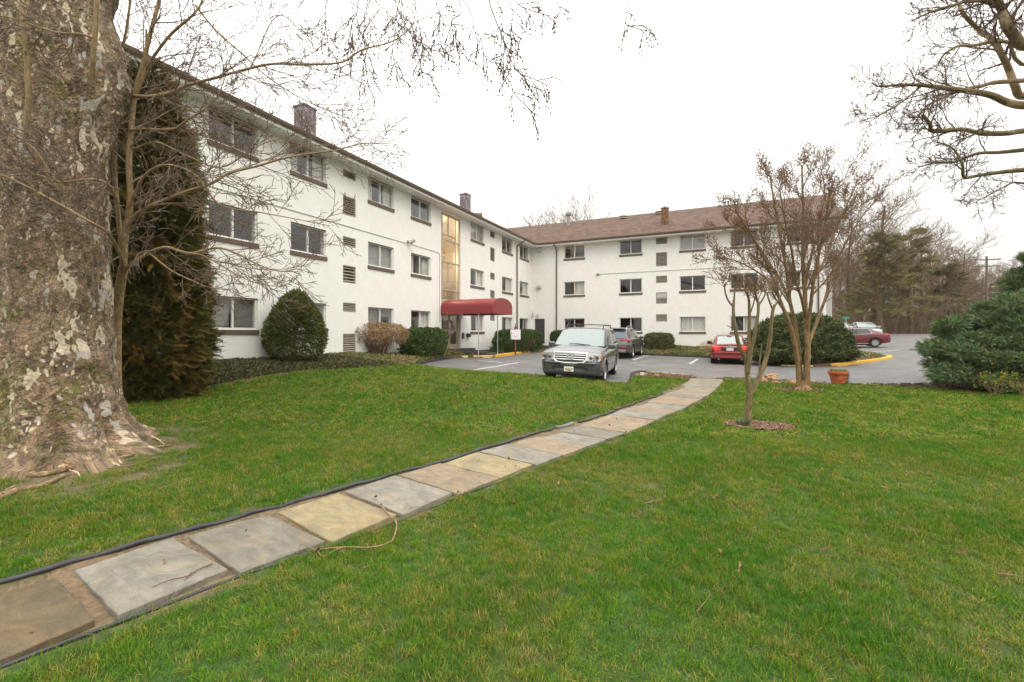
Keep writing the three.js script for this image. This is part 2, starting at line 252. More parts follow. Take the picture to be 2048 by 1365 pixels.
one('kerb', kerbGeo(dense([[-2.0, 23.5], [-1.5, 23.62], [-1.08, 23.95]], 0.15), 0.18, 0.12, lotH, 6), paleKerb, 'worn cream and yellow kerb piece below the canopy pole', 'kerb');
one('kerb', kerbGeo(dense([[-2.98, 22.6], [-3.5, 20.8], [-3.85, 18.6], [-3.77, 17.35], [-3.02, 17.06]], 0.3), 0.16, 0.09, lotH, 7), blackKerb, 'low black asphalt kerb along the brown ground cover bed', 'kerb');
one('kerb', kerbGeo(dense([[3.3, 14.12], [3.6, 14.05], [4.1, 15.4], [4.6, 17.2], [4.95, 17.95], [5.3, 18.0]], 0.25), 0.2, 0.12, lotH, 8, 0.02), blackKerb, 'black asphalt kerb curving from the dark grey vehicle to the mulch', 'kerb');
one('kerb', kerbGeo(dense([[5.5, 17.92], [6.85, 16.98]], 0.2), 0.14, 0.07, lotH, 9, 0.03), paleKerb, 'yellowed broken kerb stones behind the mulch beside the path', 'kerb');
one('kerb', kerbGeo(dense([[12.3, 26.6], [8.5, 28.5], [4.2, 30.4]], 0.4), 0.16, 0.1, lotH, 10), blackKerb, 'low dark kerb along the ivy bed below the rear wing', 'kerb');
one('kerb', kerbGeo(dense([[10.6, 14.62], [12, 14.5], [13.4, 14.5], [14.4, 15.1]], 0.3), 0.15, 0.05, lotH, 11), concKerb, 'flush concrete kerb between the lawn and drive by the flower pot', 'kerb');
one('kerb', kerbGeo(dense([[12.45, 21.0], [12.95, 20.45], [13.4, 20.25]], 0.2), 0.16, 0.06, lotH, 12), paleKerb, 'low worn kerb at the mossy corner of the shrub island', 'kerb');

// ---------------------------------------------------------------- flagstone path
const path = new THREE.Group(); path.name = 'path'; path.userData.kind = 'structure'; scene.add(path);
const stoneTones = [[0.49, 0.475, 0.43], [0.46, 0.44, 0.395], [0.55, 0.5, 0.385], [0.5, 0.48, 0.44], [0.53, 0.47, 0.39], [0.38, 0.33, 0.25]];
const stoneMats = stoneTones.map(([r, g, b], k) => {
  const t = texture(512, 512, (u, v) => { const a = tfbm(u, v, 3, 4, k * 5.3), l = tfbm(u + 0.2 * a, v * 2.2, 5, 4, k * 2.2 + 1), f = n2(u * 330 + k, v * 330) * 0.03 + n2(u * 90 + k, v * 140) * 0.022 - (n2(u * 60, v * 60 + k) > 0.72 ? 0.08 : 0), st = sstep(0.1, 0.45, tfbm(u, v, 4, 4, k * 3.3 + 9)), s = 1 + 0.12 * a + 0.14 * l; return [r * s + f + st * 0.03, g * s + f + st * 0.015, b * s + f - st * 0.01]; });
  const bmp = texture(512, 512, (u, v) => { const a = tfbm(u, v, 3, 3, k * 5.3), q = 0.5 + 0.35 * tfbm(u * 1 + 0.2 * a, v, 7, 5, k * 2.2 + 1); const s = Math.floor(q * 9) / 9 * 0.7 + q * 0.3; return [s, s, s]; }, false);
  return new THREE.MeshStandardMaterial({ map: t, bumpMap: bmp, bumpScale: 0.02, roughness: 0.78 });
});
{
  const r = rng(31), L = pathCurve.getLength(), W = 0.98; let s = 0.17, k = 0;
  const order = [4, 5, 5, 0, 1, 2, 3, 4, 2, 0, 4, 3, 1];
  while (s < L - 0.35) {
    const far = clamp((s - 9) / 6), len = (s < 5.5 ? 0.64 : lerp(0.64, 0.57, r())) * (s > 16 ? 1.3 : 1), gap = lerp(0.075, 0.03, clamp((s - 2) / 5)) * (0.85 + 0.3 * r());
    const u = (s + len / 2) / L; if (u > 1) break;
    const c = pathCurve.getPointAt(u), t = pathCurve.getTangentAt(u), x = c.x, d = -c.z, w = W * (0.95 + 0.06 * r()) * (s > 15.5 ? 1.08 : 1);
    // an irregular slab with chipped edges
    const sh = [], e = 9, corner = [[-w / 2, -len / 2], [w / 2, -len / 2], [w / 2, len / 2], [-w / 2, len / 2]].map(([a, b]) => [a + (r() - 0.5) * 0.03, b + (r() - 0.5) * 0.035]);
    for (let q = 0; q < 4; q++) { const [a, b] = [corner[q], corner[(q + 1) % 4]]; for (let m = 0; m < e; m++) { const f = m / e, chip = m ? (r() - 0.5) * 0.008 - (r() > 0.93 ? 0.012 : 0) : 0, nx = Math.sign(a[0] + b[0]) * (Math.abs(a[0] + b[0]) > 0.3 ? 1 : 0), ny = Math.sign(a[1] + b[1]) * (Math.abs(a[1] + b[1]) > 0.2 ? 1 : 0); sh.push(new THREE.Vector2(lerp(a[0], b[0], f) + nx * chip, lerp(a[1], b[1], f) + ny * chip)); } }
    const g = new THREE.ExtrudeGeometry(new THREE.Shape(sh), { depth: 0.036, bevelEnabled: true, bevelThickness: 0.006, bevelSize: 0.005, bevelSegments: 1, steps: 1 });
    const ro = r() * 3; const uv = g.attributes.uv; for (let q = 0; q < uv.count; q++) uv.setXY(q, uv.getX(q) * 0.8 + ro, uv.getY(q) * 0.8 + ro * 1.7);
    g.rotateX(-Math.PI / 2);
    const m = mesh(k ? 'flagstone_' + String(k).padStart(3, '0') : 'flagstone', g, stoneMats[k < 13 ? order[k] : [0, 4, 1, 4, 3][Math.floor(r() * 5)]], path);
    const yaw = Math.atan2(t.x, t.z), hx = 0.3;
    m.position.set(x, lawnH(x, d) - 0.041 + (r() - 0.4) * 0.01, -d);
    const sl = (lawnH(x - t.x * hx, d + t.z * hx) - lawnH(x + t.x * hx, d - t.z * hx)) / (2 * hx);
    m.rotation.set(sl + (r() - 0.5) * 0.02, yaw + lerp(0.13, 0.02, clamp((s - 2.5) / 4)) + (r() - 0.5) * 0.025, (r() - 0.5) * 0.02, 'YXZ');
    s += len + gap; k++;
  }
}
// black plastic edging on both sides of the path, in a few lengths
const edgingMat = new THREE.MeshStandardMaterial({ color: lin(0.035, 0.035, 0.04), roughness: 0.5 }), edgingGrey = mat([0.2, 0.2, 0.21], 0.6);
function edging(side, a, b, rad, lift, m, label, wob = 0.02, seed = 1) {
  const r = rng(seed), pts = [], n = Math.ceil((b - a) * 140), L = [];
  for (let i = 0; i <= n; i++) { const u = lerp(a, b, i / n), c = pathCurve.getPointAt(u), t = pathCurve.getTangentAt(u), o = side * (0.545 + wob * n2(u * 34, seed * 9)), x = c.x - t.z * o, z = c.z + t.x * o; pts.push(V(x, lawnH(x, -z) + lift + 0.012 * n2(u * 50, seed * 3 + 7), z)); L.push(rad * (0.9 + 0.25 * r())); }
  one('garden_edging', new Tubes().add(pts, L, 7).geo(), m, label, 'edging');
}
edging(-1, 0.02, 0.44, 0.021, 0.002, edgingMat, 'rolled black edging along the tree side of the flagstones', 0.02, 2);
edging(-1, 0.445, 0.475, 0.03, 0.0, edgingGrey, 'short flat grey edging length beside the tan flagstone', 0.01, 3);
edging(-1, 0.485, 0.56, 0.022, 0.0, edgingMat, 'thin black edging beside the middle flagstones on the tree side', 0.02, 4);
edging(-1, 0.565, 0.73, 0.016, 0.004, edgingMat, 'half buried dark edging near the far flagstones', 0.02, 5);
edging(1, 0.08, 0.56, 0.013, -0.004, edgingMat, 'narrow black edging strip along the open lawn side of the path', 0.015, 6);
edging(1, 0.565, 0.64, 0.01, 0.0, edgingMat, 'short black edging length ending in the open lawn', 0.02, 7);
// ---------------------------------------------------------------- the apartment building
const bld = thing('apartment_building', 'white painted brick apartment building of three storeys with brown roof', 'building', [BC.x, 0, BC.z], BYAW);
const SILL0 = EYE - 0.04, STOREY = 2.7, SOFFIT = 8.23, GUT = 8.46, BASE = 0.2, LA = 34, LB = 19.16, DEEP = 11;
// painted brick: courses in relief, faint dirt and weathering
const brickBump = texture(1024, 1024, (u, v) => {      // 1.2 m by 1.2 m: 18 courses of 6 bricks
  const row = v * 18, rr = Math.floor(row), fy = row - rr, col = u * 6 + (rr % 2) * 0.5, fx = col - Math.floor(col), e = Math.min(fy, 1 - fy) * 0.0667, ex = Math.min(fx, 1 - fx) * 0.2;
  const j = sstep(0.002, 0.0075, Math.min(e, ex + 0.0015)), n = 0.08 * tile(u, v, 120, 3) + 0.06 * n2(rr * 3.3, Math.floor(col) * 7.7); const s = 0.25 + 0.6 * j + n; return [s, s, s];
}, false);
const wallMap = texture(1024, 1024, (u, v) => {
  const row = v * 18, rr = Math.floor(row), fy = row - rr, e = Math.min(fy, 1 - fy) * 0.0667, gr = sstep(0.0045, 0.001, e) * (0.5 + 0.5 * tile(u, v, 5, 9));
  const a = tfbm(u, v, 3, 4, 1), s = 0.925 + 0.018 * a + 0.012 * tile(u, v, 60, 2) - 0.06 * gr; return [s, s * 0.993, s * 0.972];
});
const wallMat = new THREE.MeshStandardMaterial({ map: rept(wallMap, 1 / 1.2, 1 / 1.2), bumpMap: rept(brickBump, 1 / 1.2, 1 / 1.2), bumpScale: 0.0038, roughness: 0.85 });
const trimWhite = mat([0.74, 0.73, 0.69], 0.6), soffitMat = trimWhite, brown = new THREE.MeshStandardMaterial({ color: lin(0.13, 0.092, 0.07), roughness: 0.7, bumpMap: rept(brickBump, 4, 1), bumpScale: 0.003 });
const gutterMat = mat([0.14, 0.1, 0.07], 0.5, { metalness: 0.1 }), frameMat = mat([0.7, 0.69, 0.66], 0.4), tanFrame = mat([0.42, 0.36, 0.27], 0.45);
const glass = phys([1, 1, 1], 0.02, { transmission: 1, thickness: 0, ior: 1.52 });
const roomMat = mat([0.3, 0.27, 0.23], 0.9), curtainMat = mat([0.55, 0.54, 0.5], 0.9), blindMat = mat([0.5, 0.49, 0.44], 0.7), tanWall = mat([0.62, 0.5, 0.34], 0.85), darkDoor = mat([0.05, 0.05, 0.052], 0.5);
const shingle = new THREE.MeshStandardMaterial({ roughness: 0.95, bumpScale: 0.01,
  map: rept(texture(1024, 1024, (u, v) => { const rr = Math.floor(v * 28), c = Math.floor(u * 16 + (rr % 2) * 0.5 + 0.3 * Math.sin(rr * 5)), fy = v * 28 - rr, q = n2(c * 3.7 + 0.3, rr * 5.1) * 0.05 + n2(u * 400, v * 400) * 0.03 + 0.05 * tfbm(u, v, 4, 3, 2), e = fy < 0.13 ? -0.07 : 0; return [0.37 + q + e, 0.29 + q + e, 0.245 + q * 0.9 + e]; }), 1 / 4, 1 / 4),
  bumpMap: rept(texture(512, 512, (u, v) => { const rr = Math.floor(v * 28), fy = v * 28 - rr, s = 0.3 + 0.6 * fy + 0.1 * n2(u * 100, v * 100); return [s, s, s]; }, false), 1 / 4, 1 / 4) });

// each wall has a frame in which u runs along it and z points out; A is turned by a right angle
const frameA = { u: (s) => -s, turn: Math.PI / 2, place: (o, u, y, n = 0) => { o.rotation.y = Math.PI / 2; o.position.set(n, y, -u); } };
const frameB = { turn: 0, place: (o, u, y, n = 0) => { o.position.set(u, y, n); } };
const holesA = [], holesB = [];
const yBot = (f) => SILL0 + 0.15 + f * STOREY, yTop = (f) => SILL0 + 1.13 + f * STOREY;
const sillTints = {};
let winSeed = 1;
function windowPart(fr, holes, u0, u1, f, back) {
  const y0 = yBot(f), y1 = yTop(f), w = u1 - u0, h = y1 - y0, cu = (u0 + u1) / 2, rc = -0.09, r = rng(winSeed++ * 13);
  holes.push([u0, u1, y0, y1]);
  const b = 0.055, fg = [box(w, b, 0.07, 0, h - b / 2, rc), box(w, b, 0.07, 0, b / 2, rc), box(b, h - 2 * b, 0.07, -w / 2 + b / 2, h / 2, rc), box(b, h - 2 * b, 0.07, w / 2 - b / 2, h / 2, rc), box(0.06, h - 2 * b, 0.06, 0, h / 2, rc - 0.008)];
  const win = mesh('window', merge(fg), frameMat, bld); fr.place(win, cu, y0);
  for (const s of [-1, 1]) mesh('pane', box(w / 2 - b - 0.03, h - 2 * b, 0.006, s * (w / 4 - b / 2 + 0.015), h / 2, rc - (s > 0 ? 0.015 : -0.012)), glass, win);
  mesh('sill', rbox(w + 0.06, 0.14, 0.2, 0.008, 0, -0.075, -0.055), brown, win);
  mesh('head', box(w + 0.002, 0.02, 0.1, 0, h - 0.011, -0.052), brown, win);
  if (back === 'blind' || back === 'half') {
    for (const s of [-1, 1]) { const g = [], n = 24, hh = h - 0.14, top = h - 0.08, m = back === 'half' && s > 0 ? 8 : n; for (let i = 0; i < m; i++) { const q = new THREE.BoxGeometry(w / 2 - 0.1, 0.003, 0.036); q.rotateX(0.42 + 0.06 * (r() - 0.5)).translate(s * w / 4, top - (i + 0.5) * hh / n - (i === n - 1 ? 0.008 : 0), rc - 0.09); g.push(q); } mesh('blind', merge(g), blindMat, win); }
  } else if (back === 'curtain' || back === 'sheer' || back === 'pulled') {
    const parts = back === 'pulled' ? [[-w / 2 + 0.03, -w / 2 + w * 0.3], [w / 2 - w * 0.27, w / 2 - 0.03]] : back === 'sheer' ? [[0.02, w / 2 - 0.03]] : [[-w / 2 + 0.03, w / 2 - 0.03]];
    for (const [a, c] of parts) { const g = new THREE.PlaneGeometry(c - a, h - 0.06, Math.ceil((c - a) * 60), 1), p = g.attributes.position; for (let i = 0; i < p.count; i++) p.setZ(i, 0.022 * Math.sin(p.getX(i) * 46 + r()) + 0.012 * n2(p.getX(i) * 9, winSeed)); g.translate((a + c) / 2, h / 2, rc - 0.13); g.computeVertexNormals(); mesh('curtain', g, curtainMat, win); }
  } else if (back === 'shade') {
    mesh('shade', box(w - 0.12, h * 0.92, 0.004, 0, h * 0.54, rc - 0.1), mat([0.34, 0.34, 0.34], 0.8), win);
  }
  return win;
}
const A = (p0, p1) => [-sA(p0), -sA(p1)], B = (p0, p1) => [tB(p0), tB(p1)];
const colsA = [[416, 515, ['blind', 'none', 'none']], [581, 652, ['blind', 'none', 'pulled']], [736, 787, ['half', 'shade', 'pulled']], [822, 861, ['sheer', 'pulled', 'none']], [941, 968, ['pulled', 'sheer', 'curtain']], [1004, 1025, ['sheer', 'sheer', 'none']], [1039.5, 1057, ['none', 'sheer', 'none']]];
for (const [p0, p1, backs] of colsA) for (let f = 0; f < 3; f++) { const [u0, u1] = A(p0, p1); windowPart(frameA, holesA, u0, u1, f, backs[f]); }
const colsB = [[1128, 1169.5, ['none', 'sheer', 'none']], [1239, 1284.5, ['none', 'none', 'none']], [1359.5, 1411.5, ['curtain', 'none', 'shade']], [1461, 1516, ['sheer', 'none', 'none']], [1574, 1631, ['none', 'sheer', 'none']]];
for (const [p0, p1, backs] of colsB) for (let f = 0; f < 3; f++) { const [u0, u1] = B(p0, p1); windowPart(frameB, holesB, u0, u1, f, backs[f]); }

// louvred vents for the air conditioners
const louverMat = mat([0.4, 0.36, 0.31], 0.6), louverDark = mat([0.06, 0.055, 0.05], 0.8), unitMat = mat([0.55, 0.55, 0.52], 0.5);
function louver(fr, holes, u0, u1, y0, y1, pitch = 0.085, grille) {
  const w = u1 - u0, h = y1 - y0, cu = (u0 + u1) / 2, b = 0.035; holes.push([u0, u1, y0, y1]);
  const l = mesh('louver', merge([box(w, b, 0.09, 0, h - b / 2, -0.06), box(w, b, 0.09, 0, b / 2, -0.06), box(b, h - 2 * b, 0.09, -w / 2 + b / 2, h / 2, -0.06), box(b, h - 2 * b, 0.09, w / 2 - b / 2, h / 2, -0.06)]), louverMat, bld); fr.place(l, cu, y0);
  mesh('sleeve', merge([box(0.01, h, 0.3, -w / 2 + 0.006, h / 2, -0.26), box(0.01, h, 0.3, w / 2 - 0.006, h / 2, -0.26), box(w, 0.01, 0.3, 0, 0.006, -0.26), box(w, 0.01, 0.3, 0, h - 0.006, -0.26), box(w, h, 0.01, 0, h / 2, -0.415)]), louverMat, l);
  const n = Math.max(3, Math.round((h - 2 * b) / pitch)), step = (h - 2 * b) / n, sg = box(w - 2 * b - 0.004, 0.01, Math.min(0.075, step * 0.95)); sg.rotateX(0.62);
  for (let i = 0; i < n; i++) { if (grille && i > n * 0.5) continue; const s = mesh('slat', sg, louverMat, l); s.position.set(0, b + (i + 0.5) * step, -0.06); }
  if (grille) mesh('cooling_unit', merge([rbox(w - 2 * b - 0.02, h * 0.46, 0.08, 0.008, 0, h * 0.72, -0.09), ...[0, 1, 2, 3].map((i) => box(w * 0.7, 0.012, 0.012, 0, h * (0.58 + i * 0.08), -0.045))]), unitMat, l);
  return l;
}
const dA = (px) => { const s = sA(px); return 34.8 - 0.9085 * s; }, hgt = (py, d) => EYE + (HZ - py) / FOC * d, dB = (px) => 34.8 - 0.4179 * tB(px);
for (const [a, b, g] of [[338, 357], [391, 431], [472, 493], [529, 566, 1], [603, 624], [665, 705]]) { const [u0, u1] = A(685.5, 711.5), d = dA(698); const y0 = hgt(b + 1, d), y1 = hgt(a + 3, d); louver(frameA, holesA, u0, u1, y0, y1 > 8.1 ? 8.1 : y1, g ? 0.13 : 0.082); }
for (const [a, b] of [[463, 476], [495.5, 523], [546, 560], [581, 597], [629, 642.5]]) { const [u0, u1] = A(980.5, 989.5), d = dA(985); louver(frameA, holesA, u0, u1, hgt(b, d), hgt(a, d), 0.09); }
for (const [a, b, g] of [[472.5, 488.5], [505, 533], [552, 566.5], [585, 608, 1], [629, 644]]) { const [u0, u1] = B(1312, 1334.5), d = dB(1323); louver(frameB, holesB, u0, u1, hgt(b, d), hgt(a, d), 0.085, g); }

// stair glazing and entrance door in the entrance wing
const [su0, su1] = A(882.5, 921), sw = su1 - su0, scu = (su0 + su1) / 2, DOORY = 0.93, BAYB = 3.5;
holesA.push([su0, su1, DOORY, SOFFIT - 0.14]);
{
  const y0 = BAYB, y1 = SOFFIT - 0.14, rc = -0.13, f = (a) => su0 + sw * a, bay = mesh('stair_window', merge([
    ...[0.02, 0.11, 0.78, 0.98].map((a) => box(a > 0.05 && a < 0.9 ? 0.06 : 0.09, y1 - y0, 0.1, (a - 0.5) * sw, (y1 - y0) / 2, rc)),
    ...[[0, 0.09], [4.07 - y0, 0.07], [5.55 - y0, 0.07], [6.73 - y0, 0.07], [y1 - y0 - 0.045, 0.09]].map(([y, t]) => box(sw, t, 0.12, 0, y + 0.002, rc + 0.006)),
    box(sw * 0.67, 0.06, 0.07, -0.055 * sw, 4.38 - y0, rc), box(sw * 0.67, 0.06, 0.07, -0.055 * sw, 7.0 - y0, rc), box(0.05, 1.1, 0.06, -0.06 * sw, 4.97 - y0, rc), box(0.05, y1 - 7.05, 0.06, -0.06 * sw, (7.05 + y1) / 2 - y0, rc)]), tanFrame, bld);
  frameA.place(bay, scu, y0);
  for (const [a, b] of [[0.03, 0.1], [0.13, 0.765], [0.795, 0.965]]) for (const [c, e] of [[3.55, 4.04], [4.11, 5.52], [5.59, 6.7], [6.77, y1 - 0.1]]) mesh('pane', box((b - a) * sw, e - c, 0.006, ((a + b) / 2 - 0.5) * sw, (c + e) / 2 - y0, rc - 0.01), glass, bay);
  mesh('spandrel_panel', box(sw - 0.004, 0.62, 0.12, 0, -0.32, -0.11), tanFrame, bay);
  // door leaves
  const dh = 2.05, dw = sw * 0.42, dr = mesh('entrance_door', merge([box(sw, 0.1, 0.12, 0, dh + 0.05, rc), box(0.09, dh, 0.12, -sw / 2 + 0.05, dh / 2, rc), box(0.12, dh, 0.12, sw / 2 - 0.08, dh / 2, rc), box(sw, 0.02, 0.2, 0, 0.01, rc)]), tanFrame, bld); frameA.place(dr, scu, DOORY);
  for (const s of [-1, 1]) { const x = s * (dw / 2 + 0.012) - 0.02; mesh('door_leaf', merge([box(dw, 0.09, 0.045, x, dh - 0.05, rc), box(dw, 0.2, 0.045, x, 0.13, rc), box(0.07, dh - 0.3, 0.045, x - dw / 2 + 0.035, dh / 2 + 0.06, rc), box(0.07, dh - 0.3, 0.045, x + dw / 2 - 0.035, dh / 2 + 0.06, rc), box(dw, 0.06, 0.045, x, 0.98, rc + 0.004)]), tanFrame, dr); mesh('door_pane', box(dw - 0.14, dh - 0.32, 0.006, x, dh / 2 + 0.06, rc), glass, dr); }
  mesh('door_handle', new Tubes().add([V(-0.06, 0.85, rc + 0.08), V(-0.06, 1.3, rc + 0.08)], [0.014, 0.014], 6).geo(), trimWhite, dr);
  mesh('notice', box(0.2, 0.28, 0.003, 0.02, 1.25, rc + 0.03), mat([0.7, 0.7, 0.68], 0.7), dr);
  mesh('threshold_step', rbox(sw + 0.5, 0.16, 0.75, 0.015, 0.15, -0.085, 0.36), mat([0.06, 0.057, 0.055], 0.85), dr);
  // lit stair hall behind the glazing
  const hall = mesh('stair_hall', merge([box(0.1, 7.2, 2.6, -sw / 2 - 0.7, 3.6, -1.6), box(0.1, 7.2, 2.6, sw / 2 + 0.7, 3.6, -1.6), box(sw + 1.4, 7.2, 0.1, 0, 3.6, -2.85), box(sw + 1.4, 0.1, 2.5, 0, -0.06, -1.55), box(sw + 1.4, 0.12, 1.5, 0, 2.62, -2.0), box(sw + 1.4, 0.12, 1.5, 0, 5.32, -2.0), box(sw + 1.4, 0.1, 2.5, 0, 7.22, -1.55)]), tanWall, bld); frameA.place(hall, scu, DOORY);
  const stairs = []; for (let i = 0; i < 9; i++) stairs.push(box(0.9, 0.16, 0.3, -0.6 + i * 0.13, 4.15 + i * 0.145 - 2.7, -0.95)); mesh('stair_flight', merge(stairs), mat([0.42, 0.26, 0.12], 0.6), hall);
  for (const y of [2.3, 5.0, 7.0]) { const lampM = mesh('hall_lamp', new THREE.CylinderGeometry(0.14, 0.14, 0.06, 20).translate(0.1, y, -0.9), new THREE.MeshStandardMaterial({ color: 0xfff0d8, emissive: lin(1, 0.82, 0.55), emissiveIntensity: 2.2 }), hall); const pl = new THREE.PointLight(lin(1, 0.8, 0.52), 7, 12, 2); pl.position.set(0.1, y - 0.12, -0.9); pl.shadow.radius = 4; pl.castShadow = true; lampM.add(pl); }
}
// grey service door in the rear wing near the corner
{ const [u0, u1] = B(1068.5, 1090.5), y0 = 0.95, y1 = hgt(637, dB(1080)); holesB.push([u0, u1, y0, y1]); const d = mesh('service_door', rbox(u1 - u0 - 0.04, y1 - y0 - 0.02, 0.05, 0.004, 0, (y1 - y0) / 2, -0.1), darkDoor, bld); frameB.place(d, (u0 + u1) / 2, y0); mesh('door_handle', new THREE.SphereGeometry(0.035, 10, 8).translate(-0.28, 1.0, -0.05), mat([0.4, 0.4, 0.4], 0.3, { metalness: 0.8 }), d); mesh('door_frame', merge([box(0.05, y1 - y0, 0.12, -(u1 - u0) / 2 + 0.02, (y1 - y0) / 2, -0.05), box(0.05, y1 - y0, 0.12, (u1 - u0) / 2 - 0.02, (y1 - y0) / 2, -0.05), box(u1 - u0, 0.05, 0.12, 0, y1 - y0 - 0.02, -0.048)]), trimWhite, d); }

function wallGeo(u0, u1, holes) {
  const s = new THREE.Shape([new THREE.Vector2(u0, BASE), new THREE.Vector2(u1, BASE), new THREE.Vector2(u1, SOFFIT), new THREE.Vector2(u0, SOFFIT)]);
  for (const [a, b, c, d] of holes) s.holes.push(new THREE.Path([new THREE.Vector2(a, c), new THREE.Vector2(a, d), new THREE.Vector2(b, d), new THREE.Vector2(b, c)]));
  return new THREE.ExtrudeGeometry(s, { depth: 0.28, bevelEnabled: false }).translate(0, 0, -0.28);
}
{ const w = mesh('wall', wallGeo(-LA, -0.002, holesA), wallMat, bld); frameA.place(w, 0, 0); w.userData.label = 'long white brick wall of the entrance wing'; }
{ const w = mesh('wall', wallGeo(0, LB, holesB), wallMat, bld); frameB.place(w, 0, 0); w.userData.label = 'white brick wall of the rear wing'; }
// gable end of the rear wing, back walls, and closed rooms behind the windows
const WB = DEEP, RISE = 2.9, HALF = DEEP / 2;
{
  const g = new THREE.Shape([[-WB, BASE], [0, BASE], [0, SOFFIT], [-HALF, SOFFIT + RISE - 0.1], [-WB, SOFFIT]].map((q) => new THREE.Vector2(...q)));
  const e = new THREE.ExtrudeGeometry(g, { depth: 0.28, bevelEnabled: false }); e.rotateY(-Math.PI / 2); // shape x -> z
  mesh('end_wall', e.translate(LB - 0.002, 0, 0), wallMat, bld);
  mesh('back_wall', merge([box(LB + 11, SOFFIT - BASE, 0.28, (LB - 11) / 2, (SOFFIT + BASE) / 2, -WB), box(0.28, SOFFIT - BASE, LA + 11, -DEEP, (SOFFIT + BASE) / 2, (LA - 11) / 2 + 0.15), box(DEEP, SOFFIT - BASE, 0.28, -DEEP / 2, (SOFFIT + BASE) / 2, LA - 0.15)]), wallMat, bld);
  const inner = [];
  for (let f = 0; f < 4; f++) { const y = 0.82 + f * STOREY - (f === 3 ? 0.25 : 0); inner.push(box(LB - 0.3, 0.14, 5, LB / 2 - 0.1, y, -2.85)); const z0 = sA(918), z1 = sA(885); inner.push(box(5, 0.14, z0 - 0.9 - 0.3, -2.85, y, (z0 - 0.9 + 0.3) / 2), box(5, 0.14, LA - z1 - 1.4, -2.85, y, (LA + z1 + 0.9) / 2)); }
  inner.push(box(LB + 3, SOFFIT - 0.6, 0.12, LB / 2 - 1.6, SOFFIT / 2 + 0.4, -5.2), box(0.12, SOFFIT - 0.6, LA, -5.2, SOFFIT / 2 + 0.4, LA / 2 - 0.2));
  for (const x of [0.15, tB(1200), tB(1323), tB(1440), tB(1545)]) inner.push(box(0.12, SOFFIT - 0.7, 4.8, x - 0.02, SOFFIT / 2 + 0.4, -2.8));
  for (const p of [548, 698, 803, 930, 985, 1031]) inner.push(box(4.8, SOFFIT - 0.7, 0.12, -2.8, SOFFIT / 2 + 0.4, sA(p)));
  mesh('rooms', merge(inner), roomMat, bld);
}
// roof: two gables meeting over the corner, with soffit, fascia and gutter
{
  const o = 0.6, e = GUT - 0.03, r = e + RISE + 0.05, H = HALF;
  const quad = (pts, flip) => { const g = new THREE.BufferGeometry(), P = pts.map((q) => V(...q)); const ux = P[1].clone().sub(P[0]).normalize(), nn = ux.clone().cross(P[P.length - 1].clone().sub(P[0])).normalize(), vy = nn.clone().cross(ux); const p = [], uv = [], id = []; for (const q of P) { p.push(q.x, q.y, q.z); const k = q.clone().sub(P[0]); uv.push(k.dot(ux), k.dot(vy)); } for (let i = 1; i < P.length - 1; i++) id.push(0, i, i + 1); g.setAttribute('position', new THREE.Float32BufferAttribute(p, 3)); g.setAttribute('uv', new THREE.Float32BufferAttribute(uv, 2)); g.setIndex(id); g.computeVertexNormals(); return g; };
  const E = LB + 0.62, Z = LA + 0.6;
  const roof = mesh('roof', merge([
    quad([[o, e, o], [E, e, o], [E, r, -H], [-H, r, -H]]),                       // rear wing, courtyard slope
    quad([[E, e, -DEEP - o], [-DEEP - o, e, -DEEP - o], [-H, r, -H], [E, r, -H]]), // rear wing, back slope
    quad([[o, e, Z], [o, e, o], [-H, r, -H], [-H, r, Z]]),                       // entrance wing, courtyard slope
    quad([[-DEEP - o, e, -DEEP - o], [-DEEP - o, e, Z], [-H, r, Z], [-H, r, -H]]),
  ]), shingle, bld);
  mesh('soffit', merge([box(E - 0.0, 0.03, o + 0.02, E / 2, SOFFIT + 0.016, o / 2), box(o + 0.02, 0.03, Z - o - 0.02, o / 2, SOFFIT + 0.016, (Z + o + 0.02) / 2), box(0.6, 0.03, DEEP, E - 0.32, SOFFIT + 0.2, -DEEP / 2)]), soffitMat, bld);
  mesh('fascia', merge([box(E - o - 0.03, 0.17, 0.03, (E + o) / 2 + 0.012, SOFFIT + 0.115, o - 0.012), box(0.03, 0.17, Z - o, o - 0.012, SOFFIT + 0.115, (Z + o) / 2 + 0.004)]), trimWhite, bld);
  const gp = [[0, 0.1], [0, 0], [0.05, -0.025], [0.1, 0.0], [0.12, 0.1]];
  const gs = new THREE.Shape([[0, -0.02], [0.06, -0.03], [0.1, 0.02], [0.12, 0.1], [0, 0.1]].map((q) => new THREE.Vector2(...q)));
  const gB = new THREE.ExtrudeGeometry(gs, { depth: E - o - 0.12, bevelEnabled: false }); gB.rotateY(-Math.PI / 2); // extrude along -x ; shape x -> z
  const gA = new THREE.ExtrudeGeometry(gs, { depth: Z - o - 0.12, bevelEnabled: false });
  mesh('gutter', gB.translate(E, GUT - 0.11, o + 0.004), gutterMat, bld);
  mesh('gutter', gA.translate(o + 0.004, GUT - 0.11, o + 0.12), gutterMat, bld);
  const rk = (x) => { const t = new Tubes(); return [V(x, e + 0.01, o), V(x, r + 0.01, -H), V(x, e + 0.01, -DEEP - o)]; };
  const barge = new THREE.Shape([[o, e - 0.2], [o, e - 0.01], [-H, r - 0.01], [-DEEP - o, e - 0.01], [-DEEP - o, e - 0.2], [-H, r - 0.2]].map((q) => new THREE.Vector2(...q)));
  mesh('barge_board', new THREE.ExtrudeGeometry(barge, { depth: 0.04, bevelEnabled: false }).rotateY(-Math.PI / 2).translate(E + 0.03, 0, 0), gutterMat, bld);
}
const roofY = (bx, bz) => GUT - 0.03 + ((bx > 0 ? 0.6 - bz : 0.6 - bx)) * ((RISE + 0.05) / (HALF + 0.6));
